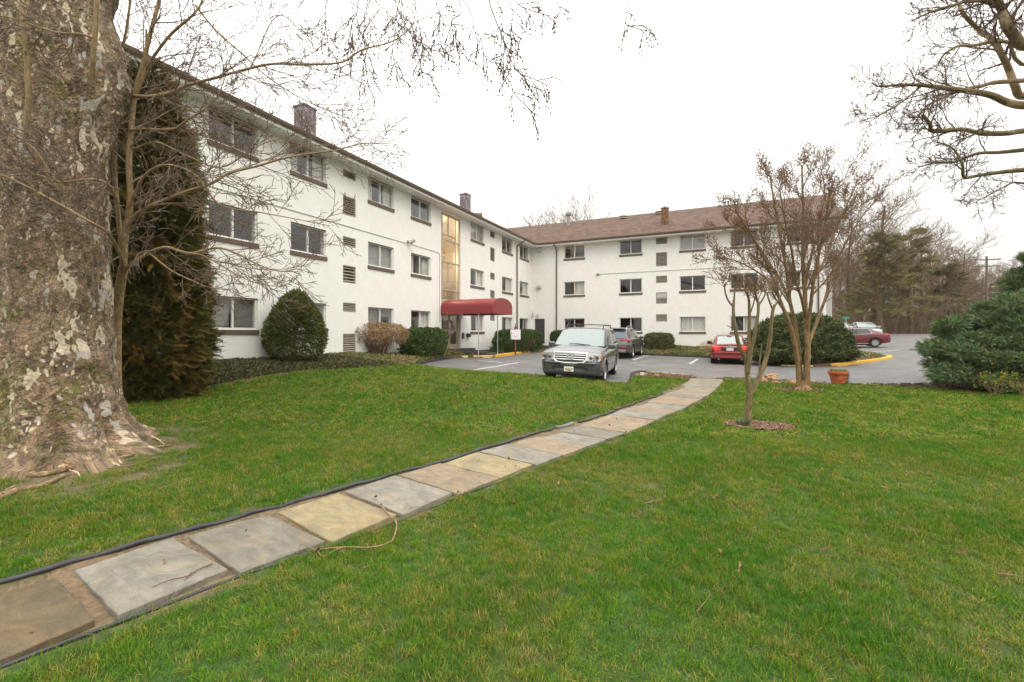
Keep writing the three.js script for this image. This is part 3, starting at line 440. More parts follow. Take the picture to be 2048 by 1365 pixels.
// chimneys, vents
const chimMat = new THREE.MeshStandardMaterial({ roughness: 0.9, map: rept(texture(256, 256, (u, v) => { const q = tfbm(u, v, 5, 4, 3), w = sstep(0.05, 0.3, tfbm(u, v, 4, 4, 8)); return [lerp(0.47, 0.63, w) + q * 0.16, lerp(0.425, 0.61, w) + q * 0.15, lerp(0.43, 0.65, w) + q * 0.15]; }), 0.8, 0.8), bumpMap: rept(brickBump, 1 / 1.2, 1 / 1.2), bumpScale: 0.008 });
const rustMat = new THREE.MeshStandardMaterial({ roughness: 0.9, map: texture(128, 256, (u, v) => { const q = tfbm(u, v, 5, 4, 2), w = sstep(-0.05, 0.2, q); return [lerp(0.36, 0.6, w), lerp(0.26, 0.4, w), lerp(0.22, 0.26, w)]; }) });
function chimney(bx, bz, w, h, m, yaw = 0) { const y = roofY(bx, bz) - 0.35, c = mesh('chimney', box(w, h + 0.35, w, 0, (h + 0.35) / 2, 0), m, bld); c.position.set(bx, y, bz); mesh('chimney_cap', rbox(w + 0.08, 0.08, w + 0.08, 0.015, 0, h + 0.38, 0), chimMat, c); mesh('flue', new THREE.CylinderGeometry(w * 0.22, w * 0.25, 0.12, 12).translate(0, h + 0.46, 0), louverDark, c); return c; }
chimney(-3, 18.2, 0.62, 1.2, chimMat); chimney(-3, 4.75, 0.56, 1.2, chimMat);
const rayRoof = (px, py) => { const dir = V((px - CX) / FOC, (HZ - py) / FOC, -1); let t = 20; for (let k = 0; k < 200; k++) { const x = dir.x * t, z = -t, y = EYE + dir.y * t, [bx, bz] = toB(x, z); if (bz < 0.6 && y < roofY(bx, bz)) break; t += 0.15; } const [bx, bz] = toB(dir.x * t, -t); return [bx, bz]; };
{ const [bx, bz] = rayRoof(1330, 449); const c = chimney(bx, bz, 0.46, 1.05, rustMat); c.userData.label = 'narrow rusty brown chimney on the rear wing'; }
for (const [px, py] of [[1090, 453], [1247, 437], [1318, 428]]) { const [bx, bz] = rayRoof(px, py), v = mesh('roof_vent', merge([new THREE.CylinderGeometry(0.2, 0.28, 0.14, 10).translate(0, 0.05, 0), new THREE.SphereGeometry(0.3, 12, 6, 0, 6.3, 0, 1.57).scale(1, 0.45, 1).translate(0, 0.13, 0)]), mat([0.36, 0.3, 0.25], 0.6), bld); v.position.set(bx, roofY(bx, bz), bz); }
{ const [bx, bz] = rayRoof(1137, 452), v = mesh('vent_pipe', merge([new THREE.CylinderGeometry(0.13, 0.15, 0.9, 12).translate(0, 0.45, 0), new THREE.CylinderGeometry(0.26, 0.26, 0.16, 12).translate(0, 0.98, 0), new THREE.ConeGeometry(0.28, 0.16, 12).translate(0, 1.14, 0)]), mat([0.3, 0.27, 0.26], 0.5, { metalness: 0.4 }), bld); v.position.set(bx, roofY(bx, bz) - 0.05, bz); }
{ const v = mesh('roof_vent', new THREE.CylinderGeometry(0.36, 0.36, 0.5, 16, 1, false, 0, Math.PI).rotateZ(Math.PI / 2), mat([0.16, 0.1, 0.075], 0.7), bld); v.position.set(-2.6, roofY(-2.6, 3.6) + 0.05, 3.6); v.rotation.y = 0.3; v.userData.label = 'half round brown roof vent beside the small chimney'; }
// downspouts, wall lamps, conduit
function downspout(fr, u) { const t = new Tubes(); t.add(spline([V(0, GUT - 0.1, 0.62), V(0, GUT - 0.2, 0.6), V(0, GUT - 0.4, 0.2), V(0, GUT - 0.56, 0.07), V(0, GUT - 0.9, 0.06), V(0, 4, 0.06), V(0, 0.8, 0.06)], 24), Array(25).fill(0.05), 8); const d = mesh('downspout', t.geo(), gutterMat, bld); fr.place(d, u, 0, 0); return d; }
downspout(frameA, -sA(1033)); downspout(frameB, tB(1113.5)); downspout(frameB, tB(1637));
const pale = mat([0.62, 0.61, 0.58], 0.5), lampGrey = mat([0.36, 0.35, 0.32], 0.5);
function floodlight(fr, u, y) { const f = mesh('floodlight', new THREE.CylinderGeometry(0.075, 0.075, 0.05, 12).rotateX(Math.PI / 2).translate(0, 0, 0.03), lampGrey, bld); fr.place(f, u, y); mesh('lamp_head', new THREE.CylinderGeometry(0.055, 0.12, 0.3, 12).rotateX(Math.PI / 2 - 0.35).translate(0.02, 0.02, 0.28), pale, f); mesh('arm', new Tubes().add([V(0, 0, 0.04), V(0, -0.02, 0.14)], [0.025, 0.025], 6).geo(), lampGrey, f); }
floodlight(frameA, -sA(815), hgt(484, dA(815)));
{ const f = mesh('wall_lamp', merge([new THREE.CylinderGeometry(0.1, 0.1, 0.12, 14).rotateX(Math.PI / 2).translate(0, 0, 0.06), new THREE.SphereGeometry(0.09, 12, 8).scale(1, 1, 0.5).translate(0, 0, 0.13)]), lampGrey, bld); frameB.place(f, tB(1196), hgt(549, dB(1196))); }
for (const py of [501, 573]) { const f = mesh('wall_box', rbox(0.34, 0.26, 0.2, 0.02, 0, 0, 0.1), pale, bld); frameB.place(f, tB(1079), hgt(py, dB(1079))); mesh('hood', rbox(0.24, 0.1, 0.12, 0.02, 0, -0.12, 0.14), lampGrey, f); }
function conduit(fr, pts) { const c = mesh('conduit', new Tubes().add(pts.map(([u, y]) => V(u, y, 0.018)), pts.map(() => 0.012), 5).geo(), mat([0.42, 0.41, 0.38], 0.6), bld); fr.place(c, 0, 0); }
{ const y = hgt(487, dA(815)); conduit(frameA, [[-sA(300), y + 0.02], [-sA(560), y], [-sA(811), y - 0.02]]); conduit(frameA, [[-sA(821), y], [-sA(877), y - 0.03], [-sA(878.6), y - 0.1], [-sA(878.6), 3.2], [-sA(878.6), 2.3]]); }
{ const y = hgt(549, dB(1196)); conduit(frameB, [[tB(1199), y], [tB(1440), y], [tB(1640), y]]); }
{ const f = mesh('wall_lamp', merge([box(0.05, 0.3, 0.04, 0, 0, 0.03), rbox(0.1, 0.16, 0.1, 0.01, 0, -0.18, 0.08)]), lampGrey, bld); frameB.place(f, tB(1065.5), hgt(628, dB(1066))); const g = mesh('wall_lamp', rbox(0.16, 0.2, 0.12, 0.02, 0, 0, 0.06), pale, bld); frameB.place(g, tB(1076), hgt(631, dB(1076))); }
// lamp glowing in one upper window of the rear wing
{ const u = tB(1165), y = hgt(493, dB(1165)); const l = mesh('room_lamp', merge([new THREE.CylinderGeometry(0.1, 0.22, 0.2, 14), new THREE.CylinderGeometry(0.01, 0.01, 0.25, 5).translate(0, 0.2, 0)]), new THREE.MeshStandardMaterial({ color: 0xffe0a0, emissive: lin(1, 0.7, 0.25), emissiveIntensity: 2.5 }), bld); frameB.place(l, u + 0.1, y, -0.9); const p = new THREE.PointLight(lin(1, 0.75, 0.4), 4, 10, 2); p.position.set(0, -0.2, 0); p.castShadow = true; l.add(p); }
for (const o of [[1.0, 0.55]]) { const m = mesh('wall_mailbox', merge([rbox(0.34, 0.22, 0.12, 0.02, 0, 0, 0.07)]), mat([0.03, 0.03, 0.032], 0.4), bld); frameA.place(m, -sA(935), hgt(671, dA(935))); const k = mesh('intercom', rbox(0.16, 0.34, 0.08, 0.015, 0, 0, 0.05), mat([0.09, 0.085, 0.08], 0.4), bld); frameA.place(k, -sA(925), hgt(672, dA(925))); }

// canopy over the door
{
  const red = phys([0.24, 0.028, 0.03], 0.45, { side: THREE.DoubleSide, bumpMap: rept(brickBump, 60, 60), bumpScale: 0.0004 }), s0 = sA(881), s1 = sA(923) - 0.12, w = s0 - s1, mid = (s0 + s1) / 2, pr = 3.05, y0 = 2.73, vh = 0.36, rise = 0.46;
  const p = BC.clone(), can = thing('entrance_canopy', 'dark red barrel canopy on two thin poles over the entrance', 'canopy', [0, 0, 0], 0);
  const q = fromB(0.02, mid); can.position.set(q.x, 0, q.z); can.rotation.y = BYAW; // x points out of the wall, z along it
  const arc = []; for (let i = 0; i <= 24; i++) { const a = Math.PI * i / 24; arc.push([-Math.cos(a) * w / 2, y0 + vh + Math.sin(a) ** 0.85 * rise]); }
  const prof = [[-w / 2, y0], ...arc, [w / 2, y0]], pos = [], uv = [], id = [], rows = [0, 1.05, 2.1, pr];
  rows.forEach((x, k) => prof.forEach(([z, y], i) => { pos.push(x, y - (k === 1 || k === 2 ? 0 : 0) + 0.0, z); uv.push(x, z + y); if (k && i) { const c = k * prof.length + i, b = c - prof.length; id.push(b - 1, b, c, b - 1, c, c - 1); } }));
  const g = new THREE.BufferGeometry(); g.setAttribute('position', new THREE.Float32BufferAttribute(pos, 3)); g.setAttribute('uv', new THREE.Float32BufferAttribute(uv, 2)); g.setIndex(id); const g2 = toCreasedNormals(g, 0.5);
  mesh('canopy_cover', g2, red, can);
  const endS = new THREE.Shape(prof.map(([z, y]) => new THREE.Vector2(z, y))), eg = new THREE.ExtrudeGeometry(endS, { depth: 0.006, bevelEnabled: false }).rotateY(-Math.PI / 2).translate(pr + 0.003, 0, 0); mesh('end_panel', eg, red, can);
  const fr = new Tubes(); for (const z of [-w / 2 + 0.03, w / 2 - 0.03]) { fr.add([V(0, y0 + 0.02, z), V(pr - 0.02, y0 + 0.02, z)], [0.018, 0.018], 6); fr.add([V(0, y0 + vh, z), V(pr - 0.02, y0 + vh, z)], [0.018, 0.018], 6); } for (const x of rows) fr.add(arc.map(([z, y]) => V(clamp(x, 0.03, pr - 0.03), y - 0.025, z * 0.98)), arc.map(() => 0.016), 6); mesh('frame', fr.geo(), mat([0.5, 0.5, 0.5], 0.4, { metalness: 0.6 }), can);
  for (const z of [-w / 2 + 0.05, w / 2 - 0.05]) { const wp = q.clone().add(V(2.2 * ca + z * sa, 0, -2.2 * sa + z * ca)), gy = groundH(wp.x, -wp.z); mesh('pole', new Tubes().add([V(2.2, gy - 0.05, z), V(2.2, y0 + 0.05, z)], [0.024, 0.024], 8).geo(), mat([0.6, 0.6, 0.58], 0.35, { metalness: 0.5 }), can); }
}
// paved entrance apron
{ const g = clippedSheet([[-3.5, 23.9], [-2.4, 26.3], [-0.55, 25.5], [-1.1, 23.95], [-2.5, 23.45]].map(([x, d]) => [x, d]), (x, d) => groundH(x, d) + 0.03, 0.12, -4, 0, 23, 27, 0, 0.05); struct('entrance_apron', g, new THREE.MeshStandardMaterial({ map: rept(asphaltMap, 0.5, 0.5), color: 0x8c8682, roughness: 0.85 })); }
// ---------------------------------------------------------------- bark
function worley(x, y, seed) { const ix = Math.floor(x), iy = Math.floor(y); let a = 9, b = 9, id = 0; for (let j = -1; j < 2; j++) for (let i = -1; i < 2; i++) { const cx = ix + i, cy = iy + j, h = Math.sin(cx * 127.1 + cy * 311.7 + seed) * 43758.5453, f = h - Math.floor(h), h2 = Math.sin(cx * 269.5 + cy * 183.3 + seed) * 43758.5453, f2 = h2 - Math.floor(h2), q = Math.hypot(cx + f - x, cy + f2 - y); if (q < a) { b = a; a = q; id = f * 7.3 + f2 * 3.1; } else if (q < b) b = q; } return [a, b - a, id - Math.floor(id)]; }
const simpleBark = (r, g, b, k, vary = 0.16) => texture(128, 512, (u, v) => { const a = tfbm(u, v, 6, 4, k), q = tile(u, v, 30, k + 2), s = 1 + vary * a * 2 + 0.1 * q, p = sstep(0.1, 0.35, tfbm(u, v, 3, 3, k + 6)); return [r * s + p * 0.06, g * s + p * 0.05, b * s + p * 0.03]; });
const twigMat = mat([0.13, 0.085, 0.06], 0.85), greyTwig = mat([0.17, 0.12, 0.085], 0.85);
const shootBark = new THREE.MeshStandardMaterial({ map: rept(simpleBark(0.54, 0.455, 0.335, 3), 1, 1.6), roughness: 0.8 });
const crapeBark = new THREE.MeshStandardMaterial({ map: rept(simpleBark(0.47, 0.37, 0.24, 7, 0.26), 1, 0.8), roughness: 0.7 }), crapeTwig = mat([0.2, 0.13, 0.075], 0.85);
const mossBark = new THREE.MeshStandardMaterial({ map: rept(simpleBark(0.42, 0.365, 0.25, 13, 0.25), 1, 0.9), roughness: 0.9 });
const woodsBark = new THREE.MeshStandardMaterial({ map: rept(simpleBark(0.4, 0.33, 0.24, 21, 0.2), 1, 0.25), roughness: 0.95 }), woodsTwig = mat([0.2, 0.14, 0.088], 0.95);

// ---------------------------------------------------------------- branches that grow
function grow(T, p, dir, len, r, o, lvl, R_) {          // T(lvl) gives the collector; o.kids, o.ang, o.ratio, o.wig, o.up by level
  const n = Math.max(2, Math.min(o.seg?.[lvl] ?? 5, Math.ceil(len / (o.minseg ?? 0.12)))), pts = [p.clone()], rad = [r], d = dir.clone().normalize(), q = p.clone(), w = o.wig[lvl] ?? 0.2, up = o.up[lvl] ?? 0, end = o.end?.[lvl] ?? 0.35, dirs = [d.clone()];
  for (let k = 1; k <= n; k++) { d.add(V(R_() - 0.5, R_() - 0.5, R_() - 0.5).multiplyScalar(w)); d.y += up / n; d.normalize(); q.addScaledVector(d, len / n); pts.push(q.clone()); rad.push(Math.max(o.rmin, lerp(r, r * end, k / n))); dirs.push(d.clone()); }
  T(lvl).add(pts, rad, o.sides?.[lvl] ?? 4, lvl < 2);
  if (o.tip && lvl >= o.tipLvl) o.tip(q, d, R_);
  if (lvl >= o.max) return;
  sprout(T, pts, rad, dirs, len, o, lvl, R_);
}
function sprout(T, pts, rad, dirs, len, o, lvl, R_) {
  const n = pts.length - 1, kc = o.kids[lvl], kn = Math.floor(kc + R_() * (kc * 0.4 + 0.6)), from = o.from?.[lvl] ?? 0.25; let az = R_() * 6.28;
  for (let i = 0; i < kn; i++) {
    const t = lerp(from, 1, (i + 0.3 + 0.6 * R_()) / kn), k = Math.min(n - 1, Math.floor(t * n)), f = clamp(t * n - k), b = pts[k].clone().lerp(pts[k + 1], f), bd = dirs[Math.min(n, k + 1)], br = lerp(rad[k], rad[k + 1], f);
    az += 2.4 + (R_() - 0.5); const a = (o.ang[lvl] ?? 0.8) * (0.7 + 0.6 * R_()), side = V(0, 1, 0).cross(bd); if (side.lengthSq() < 0.01) side.set(1, 0, 0); side.normalize().applyAxisAngle(bd, az);
    const cd = bd.clone().multiplyScalar(Math.cos(a)).addScaledVector(side, Math.sin(a));
    grow(T, b, cd, len * (o.ratio[lvl] ?? 0.55) * (0.65 + 0.6 * R_()) * (1 - 0.35 * t), Math.max(o.rmin, br * (o.rr?.[lvl] ?? 0.6)), o, lvl + 1, R_);
  }
}
const dirsOf = (pts) => pts.map((p, i) => (i < pts.length - 1 ? pts[i + 1].clone().sub(p) : p.clone().sub(pts[i - 1])).normalize());
function limb(trace, n, r0, r1) { const pts = spline(trace, n), rad = pts.map((_, i) => lerp(r0, r1, i / n)); return [pts, rad]; }

// ---------------------------------------------------------------- the great sycamore on the left
const SYC = { x: -5.92, d: 5.92 };
const sycGround = lawnH(SYC.x, SYC.d);
{
  const W = 1024, H = 1536, HM = 9.6;
  const bumpD = new Uint8Array(W * H * 4);
  const barkMap = texture(W, H, (u, v, x, y) => {
    const th = u * Math.PI * 2, h = v * HM, cx = Math.cos(th) * 0.55, cz = Math.sin(th) * 0.55, wx = 0.25 * n3(cx * 3, h * 1.4, cz * 3), wy = 0.2 * n3(cx * 3 + 9, h * 1.4, cz * 3), k = 3.3 / 0.075, per = 44;
    const P = (f, s, sh = 1) => n3(cx * f + s, h * f / sh, cz * f - s), big = worley(u * 70 + wx * 9 + 0.5 * P(14, 8), h * 13 + wy * 9 + 0.5 * P(14, 3), 1.7), fine = worley(u * 190 + wx * 16 + 0.4 * P(30, 5), h * 34 + wy * 16, 5.1);
    const plate = big[2], edge = sstep(0.0, 0.12, big[1]), fe = sstep(0, 0.16, fine[1]);
    let c = [0.5, 0.42, 0.335]; const br = 0.86 + 0.16 * plate + 0.22 * fine[2] + 0.14 * P(11, 2, 1.6) + 0.1 * P(32, 4, 1.5); c = c.map((q) => q * br);
    const gr = sstep(-0.1, 0.5, P(1.6, 4)); c = [lerp(c[0], 0.56 * br, gr * 0.5), lerp(c[1], 0.49 * br, gr * 0.5), lerp(c[2], 0.42 * br, gr * 0.5)];
    const dark = sstep(0.1, 0.55, P(3.2, 23, 1.5) * 0.6 + P(12, 27, 1.4) * 0.5); c = c.map((q, i) => lerp(q, [0.3, 0.25, 0.2][i], dark * 0.6));
    const right = 0.5 + 0.5 * Math.cos(th + 0.35), lowR = right * right * sstep(4.2, 1.2, h), pn = P(2.4, 11, 2.6) * 0.34 + P(6.5, 3, 2.8) * 0.46 + P(17, 13, 2) * 0.3 + 0.13 * right + 0.08 * lowR - 0.2 * sstep(0.9, 0.1, h), pale = sstep(0.4, 0.47, pn); // flaked cream patches
    const tint = P(1.3, 30) > -0.15 ? [0.85, 0.79, 0.7] : [0.7, 0.68, 0.64], small = sstep(0.42, 0.5, P(15, 61, 1.6) * 0.6 + P(5, 67, 1.5) * 0.35 + 0.1 * P(40, 3)) * 0.75; c = c.map((q, i) => lerp(q, tint[i] * (0.92 + 0.12 * fine[2]), Math.max(pale * 0.88, small)));
    const tan = sstep(0.6, 0.66, P(7.5, 17, 1.3) * 0.66 + P(16, 6) * 0.3); c = c.map((q, i) => lerp(q, [0.72, 0.58, 0.4][i], tan * 0.55));
    const left = 0.5 + 0.5 * Math.cos(th - 2.35), low = sstep(1.6, 0.1, h), moss = sstep(0.3, 0.62, P(2.2, 37) * 0.4 + P(9, 41) * 0.3 + P(30, 43) * 0.22 + 0.42 * left * sstep(3.2, 0.4, h) + 0.24 * low * sstep(0.6, 1, Math.cos(th - 1.0)) + (h > 4 && h < 6.2 ? 0.14 * left : 0)) * (1 - pale * 0.7);
    c = c.map((q, i) => lerp(q, [0.42, 0.42, 0.2][i] * (0.7 + 0.5 * fine[2]), moss * 0.62));
    const crack = (1 - edge) * 0.26 * sstep(-0.4, 0.4, P(4, 51)) + (1 - fe) * 0.24; c = c.map((q) => q * (1 - crack * (1 - pale * 0.75)));
    const hgt = 0.45 + 0.16 * (plate - 0.5) - 0.12 * (1 - edge) + 0.2 * (fine[2] - 0.5) * (1 - pale) - 0.1 * (1 - fe) - 0.16 * pale + 0.1 * P(18, 2) * (1 - pale), o = (y * W + x) * 4;
    bumpD[o] = bumpD[o + 1] = bumpD[o + 2] = clamp(hgt) * 255; bumpD[o + 3] = 255; return c;
  }, true, false);
  barkMap.wrapS = THREE.RepeatWrapping;
  const bm = new THREE.DataTexture(bumpD, W, H); bm.magFilter = THREE.LinearFilter; bm.wrapS = THREE.RepeatWrapping; bm.needsUpdate = true;
  const barkMat = new THREE.MeshStandardMaterial({ map: barkMap, bumpMap: bm, bumpScale: 0.05, roughness: 0.93 });
  const tree = thing('sycamore_tree', 'huge mottled sycamore trunk with flared mossy base and peeling pale bark', 'tree', [SYC.x, sycGround, -SYC.d]);
  const NT = 200, NH = 300, p = [], uv = [], id = [], prof = [[-0.35, 1.75], [-0.12, 1.4], [0, 1.12], [0.12, 0.95], [0.25, 0.83], [0.45, 0.74], [0.7, 0.665], [1, 0.61], [1.4, 0.57], [2, 0.535], [3, 0.515], [4, 0.51], [5, 0.52], [6, 0.505], [8, 0.49], [9.4, 0.5]];
  const base = (h) => { let i = 0; while (i < prof.length - 2 && prof[i + 1][0] < h) i++; return lerp(prof[i][1], prof[i + 1][1], sstep(0, 1, clamp((h - prof[i][0]) / (prof[i + 1][0] - prof[i][0]))) * 0.35 + 0.65 * clamp((h - prof[i][0]) / (prof[i + 1][0] - prof[i][0]))); };
  for (let j = 0; j <= NH; j++) { const h = lerp(-0.35, 9.4, (j / NH) ** 1.35);
    for (let i = 0; i <= NT; i++) {
      const th = i / NT * Math.PI * 2, c = Math.cos(th), s = Math.sin(th); let r = base(h);
      const fl = sstep(1.3, -0.1, h), lob = Math.max(0, Math.cos(th * 5 + 0.6)) ** 2 * 0.45 + Math.max(0, Math.cos(th * 3 - 1.1)) ** 2 * 0.35 + 0.3 * n3(c * 2, 3, s * 2) - 0.22; r *= 1 + fl * fl * lob * 0.85 + 0.05 * (1 - fl) * n3(c * 1.4, h * 0.5, s * 1.4);
      r += 0.022 * n3(c * 3.5, h * 2.2, s * 3.5) + 0.012 * n3(c * 9, h * 5, s * 9) + 0.006 * n3(c * 22, h * 14, s * 22);
      for (const [kh, kt, ka, kw] of [[5.15, -0.72, 0.2, 0.5], [4.65, -0.55, 0.1, 0.45], [2.05, 0.9, 0.05, 0.14], [6.3, -0.6, 0.14, 0.3], [1.2, 0.2, 0.06, 0.12], [1.5, -0.4, 0.04, 0.1]]) { let dt = th - kt; while (dt > Math.PI) dt -= 6.2832; while (dt < -Math.PI) dt += 6.2832; const q = ((h - kh) / kw) ** 2 + (dt * 0.55 / kw) ** 2; r += ka * Math.exp(-q); if (kw > 0.3) r -= ka * 0.55 * Math.exp(-q * 14); }
      p.push(c * r, h, s * r); uv.push(i / NT, clamp(h / HM, 0.001, 0.999));
      if (i && j) { const k = j * (NT + 1) + i, b = k - NT - 1; id.push(b - 1, k - 1, k, b - 1, k, b); }
    } }
  const g = new THREE.BufferGeometry(); g.setAttribute('position', new THREE.Float32BufferAttribute(p, 3)); g.setAttribute('uv', new THREE.Float32BufferAttribute(uv, 2)); g.setIndex(id); g.computeVertexNormals();
  mesh('trunk', g, barkMat, tree);
  const O = tree.position, loc = (v) => v.clone().sub(O);
  // bleached surface roots
  const rootMat = new THREE.MeshStandardMaterial({ map: rept(simpleBark(0.8, 0.7, 0.56, 31, 0.22), 1, 2), roughness: 0.8 }), rootBrown = new THREE.MeshStandardMaterial({ map: rept(simpleBark(0.5, 0.41, 0.31, 33, 0.25), 1, 2), roughness: 0.9 });
  const gp = (px, py, l = 0) => { let d = 5.5; for (let k = 0; k < 40; k++) { const x = (px - CX) / FOC * d; d = lerp(d, (EYE - lawnH(x, d) - l) * FOC / (py - HZ), 0.5); } const x = (px - CX) / FOC * d; return V(x, lawnH(x, d) + l, -d); };
  for (const [tr, r0, r1, m] of [[[[128, 924], [150, 912], [178, 902], [200, 899], [225, 903], [236, 910]], 0.028, 0.022, rootMat], [[[160, 916], [185, 911], [208, 914], [232, 918]], 0.016, 0.012, rootMat], [[[120, 926], [150, 933], [158, 940]], 0.014, 0.01, rootMat], [[[160, 932], [200, 927], [250, 922], [290, 913], [310, 905]], 0.012, 0.008, rootBrown], [[[232, 908], [262, 899], [290, 890], [316, 884], [340, 880]], 0.035, 0.012, rootBrown], [[[40, 935], [90, 938], [140, 925]], 0.05, 0.03, rootBrown], [[[0, 985], [40, 968], [80, 962], [130, 940]], 0.04, 0.02, rootBrown], [[[262, 862], [285, 862], [303, 864], [320, 872]], 0.03, 0.012, rootMat]]) { const w = tr.map(([x, y]) => loc(gp(x, y + 11, r0 * 0.45))), a = w[0].clone().multiplyScalar(0.8), z = w[w.length - 1].clone().add(w[w.length - 1].clone().sub(w[w.length - 2]).setY(0).multiplyScalar(0.8)); a.y = w[0].y + 0.01; z.y -= 0.06; const [pts, rad] = limb([a, ...w, z], 30, r0 * 1.2, r1 * 0.8); mesh('root', new Tubes().add(pts, rad.map((q, i) => q * (0.85 + 0.35 * n2(i * 0.4, r0 * 90)) * sstep(-3, 5, i)), 9).geo(), m, tree); }
  // upright shoots in front of the trunk
  for (const tr of [[[184, 168, 5.45], [185, 120, 5.35], [190, 60, 5.3], [192, 0, 5.25], [193, -60, 5.25]], [[50, 280, 5.3], [57, 190, 5.2], [52, 110, 5.15], [45, 40, 5.1], [40, -40, 5.1]]]) { const [pts, rad] = limb(tr.map((q) => loc(at(...q))), 20, 0.03, 0.022); mesh('shoot', new Tubes().add(pts, rad, 9).geo(), shootBark, tree); }
  // overhead limbs above the frame, and the pendulous twigs with seed balls that hang into it
  const limbs = [[V(-5.9, 9.2, -5.9), V(-4.4, 9.0, -6.2), V(-2.6, 8.3, -6.4), V(-0.6, 7.7, -6.5), V(0.8, 7.3, -6.6), V(2.2, 6.8, -6.6)], [V(-5.9, 9.3, -5.9), V(-5, 9.2, -6.6), V(-3.8, 8.4, -7.1), V(-2.4, 7.6, -7.2), V(-1.2, 7.2, -7.2)], [V(-5.9, 9.3, -5.9), V(-7.5, 11, -6.5), V(-9, 13, -8)], [V(-5.9, 9.3, -5.9), V(-5.4, 12, -5.4), V(-4.6, 15, -4.6)]];
  for (const l of limbs) { const [pts, rad] = limb(l.map(loc), 26, 0.2, 0.03); mesh('limb', new Tubes().add(pts, rad, 10).geo(), barkMat, tree); }
  const tw = new Tubes(), balls = [], Rr = rng(404);
  const ballG = new THREE.IcosahedronGeometry(0.0125, 1);
  const ball = (q) => balls.push(ballG.clone().scale(1, 1, 1).translate(q.x, q.y, q.z));
  const ho = { kids: [4, 2.2, 0], ang: [0.7, 0.6], ratio: [0.42, 0.5], wig: [0.25, 0.3, 0.3], up: [-0.3, -0.55, -0.5], rmin: 0.006, max: 2, sides: [5, 4, 3], seg: [8, 6, 4], rr: [0.55, 0.6], end: [0.4, 0.4, 0.6], minseg: 0.05, tipLvl: 1, tip: (q, d, r) => { if (r() < 0.42) { const e = q.clone().add(V((r() - 0.5) * 0.03, -0.04 - r() * 0.05, (r() - 0.5) * 0.03)); tw.add([q, e], [0.003, 0.003], 3, false); ball(e); } } };
  const nearLimb = (v) => { let b = null, m = 1e9; for (const l of limbs.slice(0, 2)) for (const q of spline(l, 40)) { const e = q.distanceToSquared(v); if (e < m) { m = e; b = q; } } return b; };
  const hang = (tr, d, r0, start = true, kids = 4) => { let w = tr.map(([x, y], i) => at(x, y, d + 0.25 * n2(i * 0.7, tr[0][0]))); if (start) w = [nearLimb(w[0]), ...w]; const [pts, rad] = limb(w.map(loc), Math.max(8, tr.length * 4), r0 * 1.25, r0 * 0.35); tw.add(pts, rad.map((q) => Math.max(q, 0.006)), 5); sprout(() => tw, pts, rad, dirsOf(pts), 0.75, { ...ho, kids: [kids * 1.5, 3, 0], from: [start ? 0.35 : 0.1, 0.2], ratio: [0.5, 0.5] }, 0, Rr); };
  hang([[979, 0], [989, 34], [1006, 76], [1018, 110], [1036, 144], [1070, 159], [1094, 171]], 6.4, 0.009, true, 7);
  hang([[1036, 144], [1045, 151], [1055, 172], [1072, 188]], 6.4, 0.004, false, 2); hang([[1018, 110], [1022, 140], [1023, 171], [1031, 190], [1055, 215], [1072, 244]], 6.4, 0.005, false, 3);
  hang([[918, 0], [922, 24], [902, 44], [913, 58], [911, 80], [938, 124]], 6.3, 0.006, true, 6); hang([[926, 0], [943, 29], [950, 63], [962, 78], [967, 105], [977, 122], [1009, 129]], 6.6, 0.005, true, 6);
  hang([[994, 0], [1005, 24], [1004, 49], [1009, 98], [1006, 122]], 6.5, 0.005, true, 5); hang([[1018, 0], [1026, 27], [1021, 61], [1024, 92]], 6.7, 0.004, true, 5); hang([[1031, 2], [1060, 20], [1089, 29]], 6.3, 0.004, true, 4); hang([[1114, 0], [1121, 22], [1108, 36]], 6.4, 0.003, true, 2);
  hang([[1258, 0], [1254, 24], [1253, 49], [1275, 57], [1289, 66], [1294, 80]], 6.6, 0.005, true, 3); hang([[1254, 24], [1263, 32], [1258, 50], [1270, 52]], 6.6, 0.003, false, 1);
  hang([[717, 0], [714, 26], [704, 46], [706, 90], [700, 130]], 6.4, 0.006, true, 7); hang([[655, 0], [651, 40], [655, 80], [657, 105]], 6.5, 0.006, true, 5); hang([[750, 0], [775, 25], [790, 55], [785, 110], [800, 160]], 6.8, 0.005, true, 8); hang([[790, 0], [800, 30], [822, 70], [850, 95], [893, 105]], 6.4, 0.006, true, 7); hang([[700, 0], [735, 30], [742, 70], [730, 120], [738, 180]], 7, 0.005, true, 8); hang([[830, 0], [836, 40], [845, 90], [842, 140], [862, 150]], 6.9, 0.005, true, 7); hang([[870, 0], [880, 30], [876, 60], [885, 100]], 6.7, 0.004, true, 5);
  stuff(mesh('hanging_twigs', tw.geo(), twigMat, tree)); stuff(mesh('seed_balls', merge(balls), mat([0.1, 0.06, 0.04], 1), tree));
}
